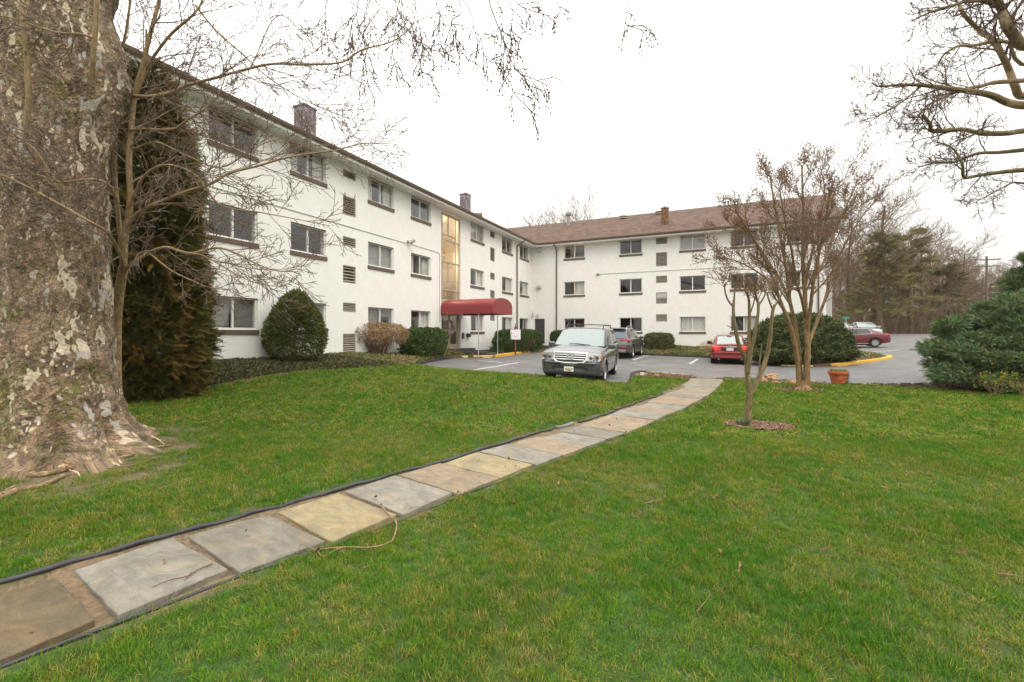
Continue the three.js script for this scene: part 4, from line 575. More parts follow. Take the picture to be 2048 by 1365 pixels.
// ---------------------------------------------------------------- slender many-branched tree beside the sycamore
{
  const tree = thing('understory_tree', 'slender pale barked bare tree branching wide beside the sycamore', 'tree', [at(232, 0, 6.95).x, 0, -6.95]); const O = tree.position; O.y = lawnH(O.x, 6.95) - 0.05; const loc = (v) => v.clone().sub(O);
  const Rr = rng(71), tw = new Tubes();
  const o = { kids: [8, 5, 3, 0], ang: [0.8, 0.65, 0.6], ratio: [0.6, 0.6, 0.6], wig: [0.2, 0.22, 0.26, 0.3], up: [0.1, 0.1, 0.05, 0], rmin: 0.0037, max: 3, sides: [6, 4, 3, 3], seg: [10, 7, 5, 4], rr: [0.45, 0.55, 0.6], end: [0.35, 0.35, 0.4, 0.6], minseg: 0.06, from: [0.12, 0.15, 0.2] };
  const L = (tr, r0, r1, len, kids = 9, name = 'branch', max = 3) => { const [pts, rad] = limb(tr.map((q) => loc(at(...q))), tr.length * 5, r0, r1); mesh(name, new Tubes().add(pts, rad.map((q, i) => q * (1 + 0.08 * n2(i, r0 * 99))), 9).geo(), shootBark, tree); if (kids) sprout(() => tw, pts, rad, dirsOf(pts), len, { ...o, kids: [kids * 1.35, 5, 2.8, 0], max }, 0, Rr); };
  const [tp, trd] = limb([V(O.x, O.y, O.z), at(231, 700, 6.9), at(232, 640, 6.85), at(238, 585, 6.75), at(246, 535, 6.6)].map(loc), 24, 0.075, 0.058); mesh('trunk', new Tubes().add(tp, trd, 12).geo(), shootBark, tree);
  L([[246, 537, 6.6], [250, 470, 6.5], [260, 400, 6.45], [257, 330, 6.4], [262, 250, 6.4], [268, 195, 6.4], [285, 131, 6.35], [302, 60, 6.3], [318, 0, 6.3], [326, -60, 6.3]], 0.046, 0.02, 1.7, 9);
  L([[268, 197, 6.4], [300, 125, 6.3], [340, 70, 6.2], [385, 30, 6.1], [400, 10, 6.1], [412, -40, 6.1]], 0.022, 0.01, 1.5, 7);
  L([[246, 540, 6.6], [238, 450, 6.65], [229, 350, 6.7], [231, 250, 6.7], [238, 180, 6.7], [240, 124, 6.65], [252, 60, 6.6], [263, -20, 6.6]], 0.034, 0.014, 1.4, 7);
  L([[264, 192, 6.4], [302, 193, 6.2], [345, 184, 6.1], [367, 173, 6.1], [426, 157, 6.0], [498, 137, 6.0], [544, 128, 6.0], [622, 129, 6.0], [688, 123, 6.1], [721, 101, 6.1], [786, 82, 6.2], [825, 49, 6.3], [830, 0, 6.4]], 0.024, 0.006, 1.5, 15);
  L([[281, 195, 6.3], [302, 193, 6.2], [351, 209, 6.2], [393, 226, 6.2], [440, 240, 6.3], [500, 262, 6.4]], 0.018, 0.005, 1.2, 8);
  L([[258, 262, 6.4], [281, 258, 6.2], [351, 257, 6.0], [371, 242, 5.95], [397, 226, 5.9], [430, 200, 5.9], [452, 150, 5.9]], 0.02, 0.006, 1.2, 8);
  L([[242, 500, 6.6], [262, 440, 6.4], [285, 420, 6.3], [360, 388, 6.1], [424, 366, 6.0], [457, 347, 6.0], [516, 332, 6.0], [562, 318, 6.0], [622, 307, 6.1], [677, 300, 6.2], [718, 288, 6.3], [780, 287, 6.5]], 0.026, 0.005, 1.5, 15);
  L([[246, 535, 6.6], [243, 520, 6.2], [235, 500, 5.8], [210, 462, 5.35], [176, 442, 5.15], [112, 405, 5.05], [26, 360, 5.0], [-20, 340, 5.0]], 0.024, 0.009, 1.2, 10);
  L([[240, 505, 6.1], [225, 380, 5.5], [195, 360, 5.3], [112, 364, 5.2], [75, 350, 5.15], [8, 352, 5.1], [-30, 350, 5.1]], 0.018, 0.006, 1.1, 9);
  L([[112, 364, 5.2], [95, 340, 5.15], [70, 300, 5.1], [50, 285, 5.1]], 0.013, 0.008, 0.8, 5); L([[183, 75, 5.25], [160, 68, 5.1], [120, 66, 5.0], [80, 55, 5.0], [20, 35, 5.0], [-20, 30, 5.0]], 0.014, 0.006, 1.0, 8);
  L([[246, 545, 6.6], [257, 533, 6.45], [328, 495, 6.1], [380, 507, 6.0], [436, 496, 6.0], [474, 508, 6.0], [511, 527, 6.0], [549, 541, 6.0], [596, 544, 6.1]], 0.026, 0.005, 1.2, 10);
  L([[380, 507, 6.0], [403, 511, 5.95], [439, 529, 5.9], [478, 552, 5.9], [521, 569, 5.9], [565, 574, 5.95]], 0.012, 0.004, 0.9, 6); L([[300, 508, 6.2], [340, 540, 6.1], [380, 560, 6.0], [415, 574, 6.0], [462, 581, 6.0]], 0.012, 0.004, 0.8, 5);
  L([[255, 420, 6.45], [290, 350, 6.2], [330, 330, 6.1], [390, 350, 6.0], [440, 410, 6.0], [520, 425, 6.1], [600, 440, 6.2], [660, 452, 6.3]], 0.018, 0.004, 1.3, 12); L([[262, 300, 6.4], [310, 285, 6.3], [370, 310, 6.2], [440, 335, 6.3], [520, 290, 6.4], [590, 270, 6.5]], 0.016, 0.004, 1.2, 10);
  L([[390, 10, 6.1], [430, 60, 6.2], [475, 100, 6.2], [530, 150, 6.3], [590, 190, 6.3], [640, 215, 6.4], [690, 235, 6.5]], 0.013, 0.004, 1.3, 11); L([[500, 137, 6.0], [560, 30, 6.2], [600, 60, 6.3], [640, 110, 6.4]], 0.008, 0.003, 1.1, 7);
  stuff(mesh('twigs', tw.geo(), greyTwig, tree));
}
// ---------------------------------------------------------------- sycamore whose limbs reach in over the drive
{
  const D = 13.5, base = at(2350, 0, D), tree = thing('sycamore_tree', 'spreading bare sycamore limbs reaching over the drive beyond the juniper', 'tree', [base.x, 0, -D]); tree.position.y = lawnH(base.x, D) - 0.1; const O = tree.position, loc = (v) => v.clone().sub(O), Rr = rng(93), tw = new Tubes();
  const tp = [V(0, 0, 0), V(0.05, 2.5, 0), V(-0.1, 5, 0), V(0, 8, 0), V(0.1, 11, 0.1), V(0.2, 15, 0)]; { const [pts, rad] = limb(tp, 24, 0.5, 0.2); mesh('trunk', new Tubes().add(pts, rad.map((q, i) => q + (i < 2 ? 0.2 : 0)), 16).geo(), woodsBark, tree); }
  const o = { kids: [12, 6, 4, 2.2, 0], ang: [0.8, 0.75, 0.7, 0.6], ratio: [0.4, 0.5, 0.55, 0.55], wig: [0.3, 0.4, 0.45, 0.5, 0.5], up: [0.05, 0.1, 0.1, 0, 0], rmin: 0.0075, max: 3, sides: [6, 4, 3, 3], seg: [10, 7, 5, 3], rr: [0.42, 0.5, 0.6], end: [0.4, 0.35, 0.4, 0.6], minseg: 0.1, from: [0.3, 0.12, 0.2] };
  const L = (tr, r0, r1, len, kids, m = mossBark, dd = 0, root = true) => { let w = tr.map(([x, y], i) => at(x, y, D + dd + 0.5 * n2(i * 0.5, tr[0][1] * 0.1))); if (root) { const y = w[0].y + 0.5; w = [V(O.x, clamp(y, 3, 12), O.z), ...w]; } const [pts, rad] = limb(w.map(loc), w.length * 5, r0, r1); mesh('limb', new Tubes().add(pts, rad, 8).geo(), m, tree); sprout(() => tw, pts, rad, dirsOf(pts), len, { ...o, kids: [kids, 5, 3.2, 0], from: [root ? 0.4 : 0.1, 0.12, 0.2] }, 0, Rr); };
  L([[2048, 91], [2028, 70], [2013, 50], [2005, 20], [1990, -10], [1975, -60]], 0.15, 0.09, 3, 12, mossBark, 0); L([[1994, 12], [1964, 1], [1934, 3], [1899, 13], [1858, 26], [1826, 41]], 0.07, 0.015, 2.8, 14, mossBark, 0, false);
  L([[2048, 193], [2031, 173], [2019, 141], [2005, 111], [1987, 82], [1958, 59], [1928, 29], [1917, 5]], 0.12, 0.04, 2.8, 15, shootBark, 0.5); L([[2034, 85], [1993, 83], [1946, 91], [1911, 94], [1887, 111], [1876, 132]], 0.06, 0.02, 2.5, 13, shootBark, 0, false);
  L([[2048, 211], [2016, 205], [1981, 190], [1934, 182], [1890, 176], [1846, 171], [1797, 170], [1759, 173], [1745, 166]], 0.12, 0.012, 2.8, 17, mossBark, -0.4); L([[2048, 161], [1993, 165], [1958, 173], [1928, 179], [1887, 196], [1846, 220], [1829, 249]], 0.08, 0.015, 2.6, 14, shootBark, 0.3);
  L([[2048, 262], [2008, 267], [1964, 267], [1923, 259], [1864, 262], [1861, 249], [1845, 230]], 0.085, 0.04, 2.5, 14, mossBark, -0.6); L([[2048, 300], [1999, 305], [1949, 309], [1911, 324], [1876, 325], [1835, 334]], 0.075, 0.012, 2.5, 14, mossBark, 0.2);
  L([[2048, 340], [2008, 344], [1964, 350], [1928, 353], [1925, 328], [1905, 296], [1876, 284]], 0.075, 0.015, 2.4, 12, mossBark, -0.8); L([[1841, 174], [1811, 199], [1785, 217], [1750, 234], [1729, 240]], 0.03, 0.008, 2.2, 10, mossBark, -0.4, false); L([[2100, 372], [2040, 366], [2020, 368], [1980, 390], [1940, 410]], 0.05, 0.008, 2.4, 10, mossBark, 0.6);
  L([[2048, 130], [2010, 20], [1960, -40]], 0.07, 0.03, 3, 10, mossBark, 1.2);
  stuff(mesh('twigs', tw.geo(), twigMat, tree));
}
// ---------------------------------------------------------------- crape myrtles on the lawn
function crape(label, x, d, stems, opts) {
  const tree = thing('crape_myrtle', label, 'tree', [x, lawnH(x, d) - 0.02, -d]), O = tree.position, loc = (v) => v.clone().sub(O), Rr = rng(opts.seed), tw = new Tubes(), pods = [];
  for (const s of stems) { const w = s.tr.map((q) => loc(at(...q))); const [pts, rad] = limb(w, w.length * 6, s.r0, s.r1); mesh(s.name ?? 'stem', new Tubes().add(pts, rad.map((q, i) => q * (1 + 0.07 * n2(i * 0.6, s.r0 * 77))), 10).geo(), opts.bark, tree); if (s.kids) sprout(() => tw, pts, rad, dirsOf(pts), s.len ?? 1.8, { ...opts.o, kids: [s.kids, ...opts.o.kids.slice(1)], from: [s.from ?? 0.45, 0.2, 0.2] }, 0, Rr); }
  opts.after?.(tree, tw, pods, Rr);
  stuff(mesh('twigs', tw.geo(), crapeTwig, tree)); return tree;
}
{
  const pods = [], d = 13.4, x0 = (1607 - CX) / FOC * d, Rp = rng(5), podG = new THREE.OctahedronGeometry(0.014, 0);
  const o = { kids: [5, 6, 5, 3, 0], ang: [0.5, 0.5, 0.55, 0.6], ratio: [0.66, 0.58, 0.5, 0.42], wig: [0.16, 0.22, 0.28, 0.4, 0.4], up: [0.25, 0.22, 0.15, 0.05], rmin: 0.0068, max: 3, sides: [6, 4, 3, 3], seg: [8, 6, 5, 3], rr: [0.55, 0.6, 0.62], end: [0.4, 0.4, 0.45, 0.7], minseg: 0.1, tipLvl: 3, tip: (q, dd, r) => { for (let k = 0; k < 5; k++) if (r() < 0.7) pods.push(q.clone().add(V((r() - 0.5) * 0.16, (r() - 0.35) * 0.2, (r() - 0.5) * 0.16))); } };
  const stems = []; const D = d, S = (tr, r0, r1, kids, len, from) => stems.push({ tr: tr.map(([x, y, k]) => [x, y, D + (k ?? 0)]), r0, r1, kids, len, from });
  S([[1598, 785, 0.05], [1597, 740, 0.05], [1592, 700, 0], [1580, 650, -0.1], [1560, 600, -0.2], [1545, 555, -0.35], [1520, 500, -0.5], [1490, 450, -0.7], [1470, 420, -0.8]], 0.075, 0.02, 8, 2.0, 0.4);
  S([[1603, 785, 0.15], [1600, 740, 0.2], [1597, 700, 0.25], [1592, 655, 0.3], [1580, 600, 0.4], [1573, 540, 0.5], [1560, 470, 0.7], [1548, 400, 0.8], [1540, 350, 0.9]], 0.08, 0.02, 9, 2.0, 0.42);
  S([[1614, 785, 0], [1614, 740, 0], [1616, 690, 0], [1612, 640, 0.05], [1610, 580, 0.1], [1606, 520, 0.2], [1608, 450, 0.2], [1606, 390, 0.2], [1604, 330, 0.2]], 0.1, 0.022, 9, 2.0, 0.45);
  S([[1615, 660, 0], [1622, 610, -0.2], [1628, 560, -0.4], [1640, 500, -0.6], [1652, 440, -0.9], [1662, 380, -1.1]], 0.06, 0.018, 8, 1.9, 0.25);
  S([[1617, 690, 0.1], [1632, 650, 0.3], [1650, 600, 0.5], [1665, 550, 0.8], [1690, 490, 1.0], [1720, 440, 1.2], [1752, 400, 1.3]], 0.05, 0.016, 9, 2.0, 0.2);
  S([[1612, 640, 0.1], [1604, 600, -0.3], [1592, 560, -0.6], [1585, 510, -0.9], [1570, 440, -1.2], [1560, 380, -1.3]], 0.045, 0.016, 8, 1.9, 0.25);
  S([[1628, 560, -0.4], [1650, 520, -0.2], [1668, 470, 0], [1690, 420, 0.1], [1712, 370, 0.2]], 0.04, 0.014, 7, 1.7, 0.2);
  S([[1560, 600, -0.2], [1535, 560, 0.1], [1500, 535, 0.3], [1465, 520, 0.5], [1432, 515, 0.6]], 0.03, 0.01, 7, 1.5, 0.2); S([[1592, 655, 0.3], [1570, 580, 0.6], [1535, 520, 0.8], [1500, 470, 1.0], [1462, 455, 1.1]], 0.04, 0.012, 8, 1.7, 0.3);
  S([[1610, 580, 0.1], [1625, 500, 0.5], [1640, 440, 0.8], [1650, 380, 1.0], [1640, 330, 1.1]], 0.04, 0.014, 8, 1.7, 0.25);
  S([[1597, 700, 0.25], [1594, 690, 0.2], [1594, 665, 0.2]], 0.04, 0.036, 0);
  crape('large bare crape myrtle with smooth tan stems and brown seed heads', x0, d, stems, { seed: 12, bark: crapeBark, o, after: (tree) => {
    const im = new THREE.InstancedMesh(podG, mat([0.22, 0.125, 0.08], 0.95), pods.length), M = new THREE.Matrix4(), q = new THREE.Quaternion(); pods.forEach((p, i) => { const s = 0.6 + Rp() * 0.8; M.compose(p, q.setFromEuler(new THREE.Euler(Rp() * 6, Rp() * 6, 0)), V(s, s * 1.3, s)); im.setMatrixAt(i, M); }); im.name = 'seed_pods'; stuff(im); tree.add(im);
    const flare = new Tubes(), q0 = rng(2); for (let k = 0; k < 13; k++) { const a = k / 13 * 6.28 + q0() * 0.3, r = 0.26 + q0() * 0.14; flare.add(spline([V(Math.cos(a) * 0.05, 0.3, Math.sin(a) * 0.05), V(Math.cos(a) * 0.12, 0.09, Math.sin(a) * 0.12), V(Math.cos(a) * r, -0.03, Math.sin(a) * r)], 6), [0.05, 0.05, 0.05, 0.045, 0.04, 0.03, 0.015], 6); } mesh('root_flare', flare.geo(), crapeBark, tree);
  } });
}
{
  const d = 8.55, x0 = (1497 - CX) / FOC * d, D = d, stems = [], S = (tr, r0, r1, kids, len, name) => stems.push({ tr: tr.map(([x, y, k]) => [x, y, D + (k ?? 0)]), r0, r1, kids, len, from: 0.75, name });
  const o = { kids: [4, 4, 3, 0], ang: [0.7, 0.65, 0.6], ratio: [0.8, 0.65, 0.55], wig: [0.25, 0.3, 0.4, 0.4], up: [0.25, 0.2, 0.1], rmin: 0.004, max: 3, sides: [6, 5, 3, 3], seg: [7, 5, 4, 3], rr: [0.45, 0.5, 0.55], end: [0.4, 0.4, 0.45, 0.6], minseg: 0.06 };
  S([[1496, 855], [1496, 830], [1499, 800], [1500, 780]], 0.072, 0.06, 0, 1, 'trunk');
  S([[1500, 785], [1495, 750], [1493, 722], [1478, 690, -0.05], [1470, 650, -0.1], [1467, 620, -0.1], [1468, 600, -0.1]], 0.05, 0.022, 0, 0.9); S([[1468, 615, -0.1], [1456, 600, -0.1], [1450, 580, -0.12], [1450, 570, -0.12]], 0.018, 0.012, 6, 0.6); S([[1468, 610, -0.1], [1469, 590, -0.1], [1470, 572, -0.1]], 0.018, 0.013, 5, 0.5);
  S([[1495, 760, 0.05], [1497, 720, 0.1], [1498, 680, 0.1], [1499, 630, 0.12], [1497, 595, 0.12], [1490, 580, 0.12]], 0.04, 0.018, 5, 0.6); S([[1496, 745, -0.05], [1503, 700, -0.1], [1512, 660, -0.15], [1517, 610, -0.15], [1512, 590, -0.15]], 0.04, 0.018, 5, 0.6); S([[1517, 612, -0.15], [1528, 595, -0.15], [1533, 578, -0.15]], 0.016, 0.012, 5, 0.5); S([[1499, 632, 0.12], [1508, 605, 0.15], [1512, 585, 0.15]], 0.014, 0.01, 5, 0.5);
  S([[1501, 788, 0.02], [1512, 768, 0.1], [1525, 740, 0.15], [1533, 715, 0.2], [1540, 680, 0.2], [1543, 650, 0.2], [1546, 622, 0.2], [1550, 610, 0.2]], 0.052, 0.024, 0, 0.7); S([[1546, 620, 0.2], [1538, 600, 0.2], [1535, 585, 0.2]], 0.018, 0.012, 5, 0.6); S([[1548, 615, 0.2], [1558, 600, 0.2], [1565, 585, 0.2]], 0.018, 0.012, 5, 0.6); S([[1519, 745, 0.15], [1520, 720, 0.15], [1524, 690, 0.15]], 0.016, 0.011, 0, 0.4); S([[1470, 662, -0.1], [1461, 655, -0.12], [1455, 652, -0.15]], 0.008, 0.006, 0);
  crape('small pollarded crape myrtle with forked mossy trunk in a mulch ring', x0, d, stems, { seed: 44, bark: mossBark, o });
}
// ---------------------------------------------------------------- bare woods beyond the road
{
  const protos = []; const spec = [[24, 0.34], [20, 0.26], [26, 0.4], [18, 0.2], [22, 0.3]];
  spec.forEach(([h, r], k) => {
    const g = new THREE.Group(), Rr = rng(200 + k * 17), tr = new Tubes(), br = new Tubes(), tw = new Tubes();
    const o = { kids: [16, 8, 6, 2, 0], ang: [0.75, 0.65, 0.6, 0.6], ratio: [0.36, 0.5, 0.5, 0.5], wig: [0.09, 0.25, 0.35, 0.4], up: [0.1, 0.42, 0.3, 0.2], rmin: 0.019, max: 3, sides: [9, 5, 3, 3], seg: [12, 7, 5, 3], rr: [0.4, 0.5, 0.55], end: [0.22, 0.3, 0.4, 0.6], minseg: 0.3, from: [0.3, 0.15, 0.15] };
    grow((l) => (l === 0 ? tr : l === 1 ? br : tw), V(0, -0.3, 0), V((Rr() - 0.5) * 0.1, 1, (Rr() - 0.5) * 0.1), h * 0.92, r, o, 0, Rr);
    mesh('trunk', tr.geo(), woodsBark, g); mesh('branches', br.geo(), woodsBark, g); stuff(mesh('twigs', tw.geo(), woodsTwig, g)); protos.push(g);
  });
  const put = (k, px, d, s, label, group, turn, flat) => { const c = protos[k].clone(); c.name = 'bare_tree'; top(c); const x = (px - CX) / FOC * d; c.position.set(x, groundH(x, d), -d); c.rotation.y = turn; c.scale.set(s * (flat ? 0.85 : 1), s * (flat ? 0.62 : 1), s * (flat ? 0.85 : 1)); tag(c, label, 'tree', group); };
  const Rr = rng(61), grp = 'bare trees beyond the road', labs = ['tall bare tree with a long straight trunk in the woods', 'bare tree of middling height in the woods beyond the road', 'thick trunked old bare tree in the woods beyond the road', 'thin trunked young bare tree in the woods beyond the road', 'tall bare tree with a slightly leaning trunk in the woods'];
  for (const [k, px, d, s] of [[2, 1745, 52, 1.0], [0, 1700, 56, 0.95], [1, 1680, 62, 0.95], [3, 1722, 60, 1.0], [4, 1775, 58, 0.9], [0, 1805, 62, 0.92], [2, 1838, 66, 0.85], [1, 1860, 60, 0.95], [3, 1885, 66, 1.0], [4, 1908, 62, 0.88], [0, 1935, 70, 0.8], [1, 1962, 64, 0.85], [3, 1990, 62, 0.95], [4, 2012, 68, 0.8], [2, 2040, 66, 0.78], [1, 2075, 60, 0.9], [0, 1790, 74, 0.95], [3, 1820, 78, 1.1], [1, 1700, 76, 1.0], [4, 1750, 80, 1.0], [2, 1880, 80, 0.85], [3, 1950, 82, 1.0], [0, 2020, 82, 0.9], [4, 1850, 86, 1.0], [1, 1665, 84, 1.0], [3, 1765, 68, 0.8], [3, 1690, 66, 0.9], [1, 1920, 76, 0.95], [0, 1980, 88, 0.9], [3, 2060, 76, 0.9], [3, 1712, 70, 0.9], [1, 1735, 90, 1.1], [3, 1783, 66, 0.85], [0, 1812, 92, 1.1], [3, 1846, 72, 0.9], [1, 1870, 90, 1.1], [3, 1898, 72, 0.85], [0, 1925, 94, 1.0], [3, 1945, 66, 0.8], [1, 1970, 94, 1.0], [3, 2000, 76, 0.8], [0, 2030, 94, 1.0], [1, 2050, 84, 0.9], [3, 1672, 70, 1.0]]) put(k, px, d, s * (0.9 + 0.2 * Rr()) * (px > 1925 ? 0.8 : 1), labs[k], grp, Rr() * 6.28, true);
  for (const [k, px, d, s] of [[1, 1042, 76, 0.83], [3, 1085, 72, 0.98], [0, 1112, 78, 0.85], [4, 1150, 74, 0.88], [1, 1185, 78, 0.92]]) put(k, px, d, s, 'bare treetop showing above the ridge of the rear wing', 'bare trees behind the rear wing', Rr() * 6.28);
}
// ---------------------------------------------------------------- leaves, sprays and blades
function triGeo(list) { const p = []; for (const t of list) for (const v of t) p.push(v.x, v.y, v.z); const g = new THREE.BufferGeometry(); g.setAttribute('position', new THREE.Float32BufferAttribute(p, 3)); g.setAttribute('uv', new THREE.Float32BufferAttribute(new Float32Array(p.length / 3 * 2), 2)); g.computeVertexNormals(); return g; }
function leafClump(n, rad, len, wid, seed, flat = 0) {                  // n leaves, each two triangles folded along the midrib
  const r = rng(seed), t = [];
  for (let i = 0; i < n; i++) {
    const c = V(r() - 0.5, (r() - 0.5) * (1 - flat), r() - 0.5).multiplyScalar(2 * rad), d = V(r() - 0.5, (r() - 0.3) * (1 - flat), r() - 0.5).normalize(), s = V(r() - 0.5, (r() - 0.5) * (1 - flat * 0.7), r() - 0.5).cross(d).normalize(), l = len * (0.7 + 0.6 * r()), w = wid * (0.7 + 0.6 * r()), up = d.clone().cross(s).multiplyScalar(w * 0.35);
    const a = c.clone(), b = c.clone().addScaledVector(d, l), m1 = c.clone().addScaledVector(d, l * 0.45).addScaledVector(s, w).add(up), m2 = c.clone().addScaledVector(d, l * 0.45).addScaledVector(s, -w).add(up); t.push([a, m1, b], [a, b, m2]);
  }
  return triGeo(t);
}
function spray(n, len, wid, seed, droop = 0) {                          // a flat frond of thin scales along a bent midrib
  const r = rng(seed), t = [];
  for (let i = 0; i < n; i++) { const u = (i + 0.5) / n, c = V((r() - 0.5) * 0.04 * len, -droop * u * u * len, u * len), side = i % 2 ? 1 : -1, d = V(side * (0.7 - 0.3 * u), -0.15 * droop + (r() - 0.5) * 0.3, 0.75).normalize(), l = len * 0.42 * (1 - 0.55 * u) * (0.8 + 0.4 * r()), s = V(0, 1, 0).cross(d).normalize(), w = wid * (0.7 + 0.6 * r()); t.push([c.clone().addScaledVector(s, -w), c.clone().addScaledVector(s, w), c.clone().addScaledVector(d, l).add(V(0, -droop * l * 0.4, 0))]); }
  t.push([V(-wid * 0.6, 0, 0), V(wid * 0.6, 0, 0), V(0, -droop * len, len * 1.08)]); return triGeo(t);
}
const leafy = (o = {}) => new THREE.MeshPhysicalMaterial({ color: 0xffffff, roughness: 0.7, specularIntensity: 0.45, side: THREE.DoubleSide, ...o });
function scatter(name, geo, material, items, parent) {                 // items: {p, q, s, c}
  const im = new THREE.InstancedMesh(geo, material, items.length), M = new THREE.Matrix4(); items.forEach((it, i) => { M.compose(it.p, it.q, typeof it.s === 'number' ? V(it.s, it.s, it.s) : it.s); im.setMatrixAt(i, M); im.setColorAt(i, it.c); });
  im.name = name; stuff(im); parent.add(im); return im;
}
const pick = (r, cols, j = 0.25) => { const c = cols[Math.floor(r() * cols.length)], s = 1.5 * (1 + (r() - 0.5) * 2 * j); return lin(c[0] * s, c[1] * s, c[2] * s); };
const randQ = (r) => new THREE.Quaternion().setFromEuler(new THREE.Euler(r() * 6.28, r() * 6.28, r() * 6.28));
const outQ = (dir, r, jit = 0.5) => { const d = dir.clone().add(V(r() - 0.5, r() - 0.5, r() - 0.5).multiplyScalar(jit)).normalize(); return new THREE.Quaternion().setFromUnitVectors(V(0, 0, 1), d).multiply(new THREE.Quaternion().setFromAxisAngle(V(0, 0, 1), r() * 6.28)); };

function stemsOf(n, h, spread, r0, seed, base = 0.12, lean = 1) { const T = new Tubes(), r = rng(seed); for (let i = 0; i < n; i++) { const a = r() * 6.28, b = base * Math.sqrt(r()), s = spread * (0.3 + 0.7 * r()); const p = [V(Math.cos(a) * b, -0.05, Math.sin(a) * b), V(Math.cos(a) * (b + s * 0.35), h * 0.4, Math.sin(a) * (b + s * 0.35)), V(Math.cos(a) * (b + s), h * (0.75 + 0.25 * r()), Math.sin(a) * (b + s))]; const pts = spline(p, 6); T.add(pts, pts.map((_, k) => r0 * (1 - 0.7 * k / 6)), 4, false); for (let k = 0; k < 3; k++) { const q = pts[3 + Math.floor(r() * 3)], e = q.clone().add(V((r() - 0.5) * spread * 0.7, h * 0.3 * r(), (r() - 0.5) * spread * 0.7)); T.add([q, q.clone().lerp(e, 0.5).add(V(0, 0.03, 0)), e], [r0 * 0.5, r0 * 0.4, r0 * 0.25], 3, false); } } return T.geo(); }

// shrub: shape(dir) gives the distance of the outline from the centre in a direction
function shrub(name, label, category, x, d, o, group) {
  const gy = groundH(x, d), t = thing(name, label, category, [x, gy - 0.03, -d], o.turn ?? 0, group), r = rng(o.seed), items = [];
  for (let i = 0; i < o.n; i++) {
    let u = V(r() * 2 - 1, r() * 2 - 1, r() * 2 - 1); if (u.lengthSq() > 1 || u.lengthSq() < 0.01) { i--; continue; } u.normalize();
    const sh = o.shape(u, r), depth = r() < 0.72 ? 1.06 - 0.22 * r() * r() - 0.03 * r() : 0.35 + 0.6 * r(), p = u.clone().multiply(sh).multiplyScalar(depth).add(V(0, o.cy, 0));
    if (o.bump) { const k = 1 + o.bump * n3(p.x * 2.6 + o.seed, p.y * 2.6, p.z * 2.6); p.x *= k; p.z *= k; p.y = o.cy + (p.y - o.cy) * (1 + o.bump * 0.5 * n3(p.z * 3, p.x * 3, p.y * 2)); }
    if (p.y < (o.low ?? 0.05) + 0.12 * n2(p.x * 4, p.z * 4 + o.seed)) continue; if (o.keep && !o.keep(p, r)) continue;
    items.push({ p, q: o.out ? outQ(u.clone().add(V(0, o.out, 0)).normalize(), r, 0.9) : randQ(r), s: (0.75 + 0.5 * r()) * (o.size ?? 1), c: pick(r, o.colors, 0.3) });
  }
  scatter('foliage', o.geo, o.mat ?? leafy(), items, t);
  if (o.stems) mesh('stems', stemsOf(...o.stems), o.stemMat ?? twigMat, t);
  return t;
}
const superE = (rx, ry, rz, e) => (u) => { const k = Math.pow(Math.abs(u.x) ** e + Math.abs(u.y) ** e + Math.abs(u.z) ** e, -1 / e); return V(rx * k, ry * k, rz * k); };
const box5 = leafClump(9, 0.05, 0.04, 0.012, 3), holly = leafClump(9, 0.07, 0.062, 0.02, 4), laurel = leafClump(8, 0.09, 0.11, 0.024, 5), yew = spray(14, 0.09, 0.005, 8), dry = leafClump(7, 0.06, 0.045, 0.01, 6);
const G_dark = [[0.028, 0.05, 0.012], [0.036, 0.062, 0.014], [0.045, 0.07, 0.018], [0.05, 0.065, 0.02]], G_hedge = [[0.03, 0.062, 0.012], [0.045, 0.085, 0.015], [0.025, 0.05, 0.012], [0.06, 0.085, 0.02]];
// clipped cone in front of the entrance wing
{ const d = 14.55, x = (591 - CX) / FOC * d;
  const t = shrub('clipped_yew', 'clipped conical evergreen standing against the white wall between two windows', 'shrub', x, d, { seed: 11, n: 15000, cy: 1.1, low: 0.32, geo: yew, size: 1.0, out: 0.3, bump: 0.05, colors: [[0.06, 0.075, 0.016], [0.075, 0.085, 0.02], [0.045, 0.058, 0.014], [0.1, 0.095, 0.03]],
    shape: (u) => { const v = u.y; const h = v > 0 ? 1.2 : 0.95, w = v > 0 ? 0.83 * Math.pow(1 - v * 0.25, 1) : 0.86; const k = v > 0 ? Math.pow(Math.pow(Math.hypot(u.x, u.z), 1.8) + Math.pow(v, 1.8), -1 / 1.8) : Math.pow(Math.hypot(u.x, u.z) ** 3 + Math.abs(v) ** 3, -1 / 3); return V(w * k, h * k, w * k); }, keep: (p, r) => p.y > 0.62 || (p.x > -0.1 || r() < 0.4) });
  mesh('trunk', new Tubes().add(spline([V(-0.12, -0.05, 0.05), V(-0.06, 0.5, 0.02), V(0, 1.2, 0), V(0, 2, 0)], 10), [0.1, 0.085, 0.075, 0.07, 0.06, 0.05, 0.045, 0.04, 0.03, 0.025, 0.02], 9).geo(), woodsBark, t);
  const tb = new Tubes(), r = rng(8); for (let i = 0; i < 46; i++) { const a = r() * 6.28, y = 0.3 + r() * 1.2, l = 0.6 + 0.25 * r(); tb.add(spline([V(0, y, 0), V(Math.cos(a) * l * 0.5, y + 0.05, Math.sin(a) * l * 0.5), V(Math.cos(a) * l, y + 0.2 * r(), Math.sin(a) * l)], 5), [0.014, 0.012, 0.01, 0.008, 0.006, 0.004], 4, false); } mesh('branches', tb.geo(), woodsBark, t); }
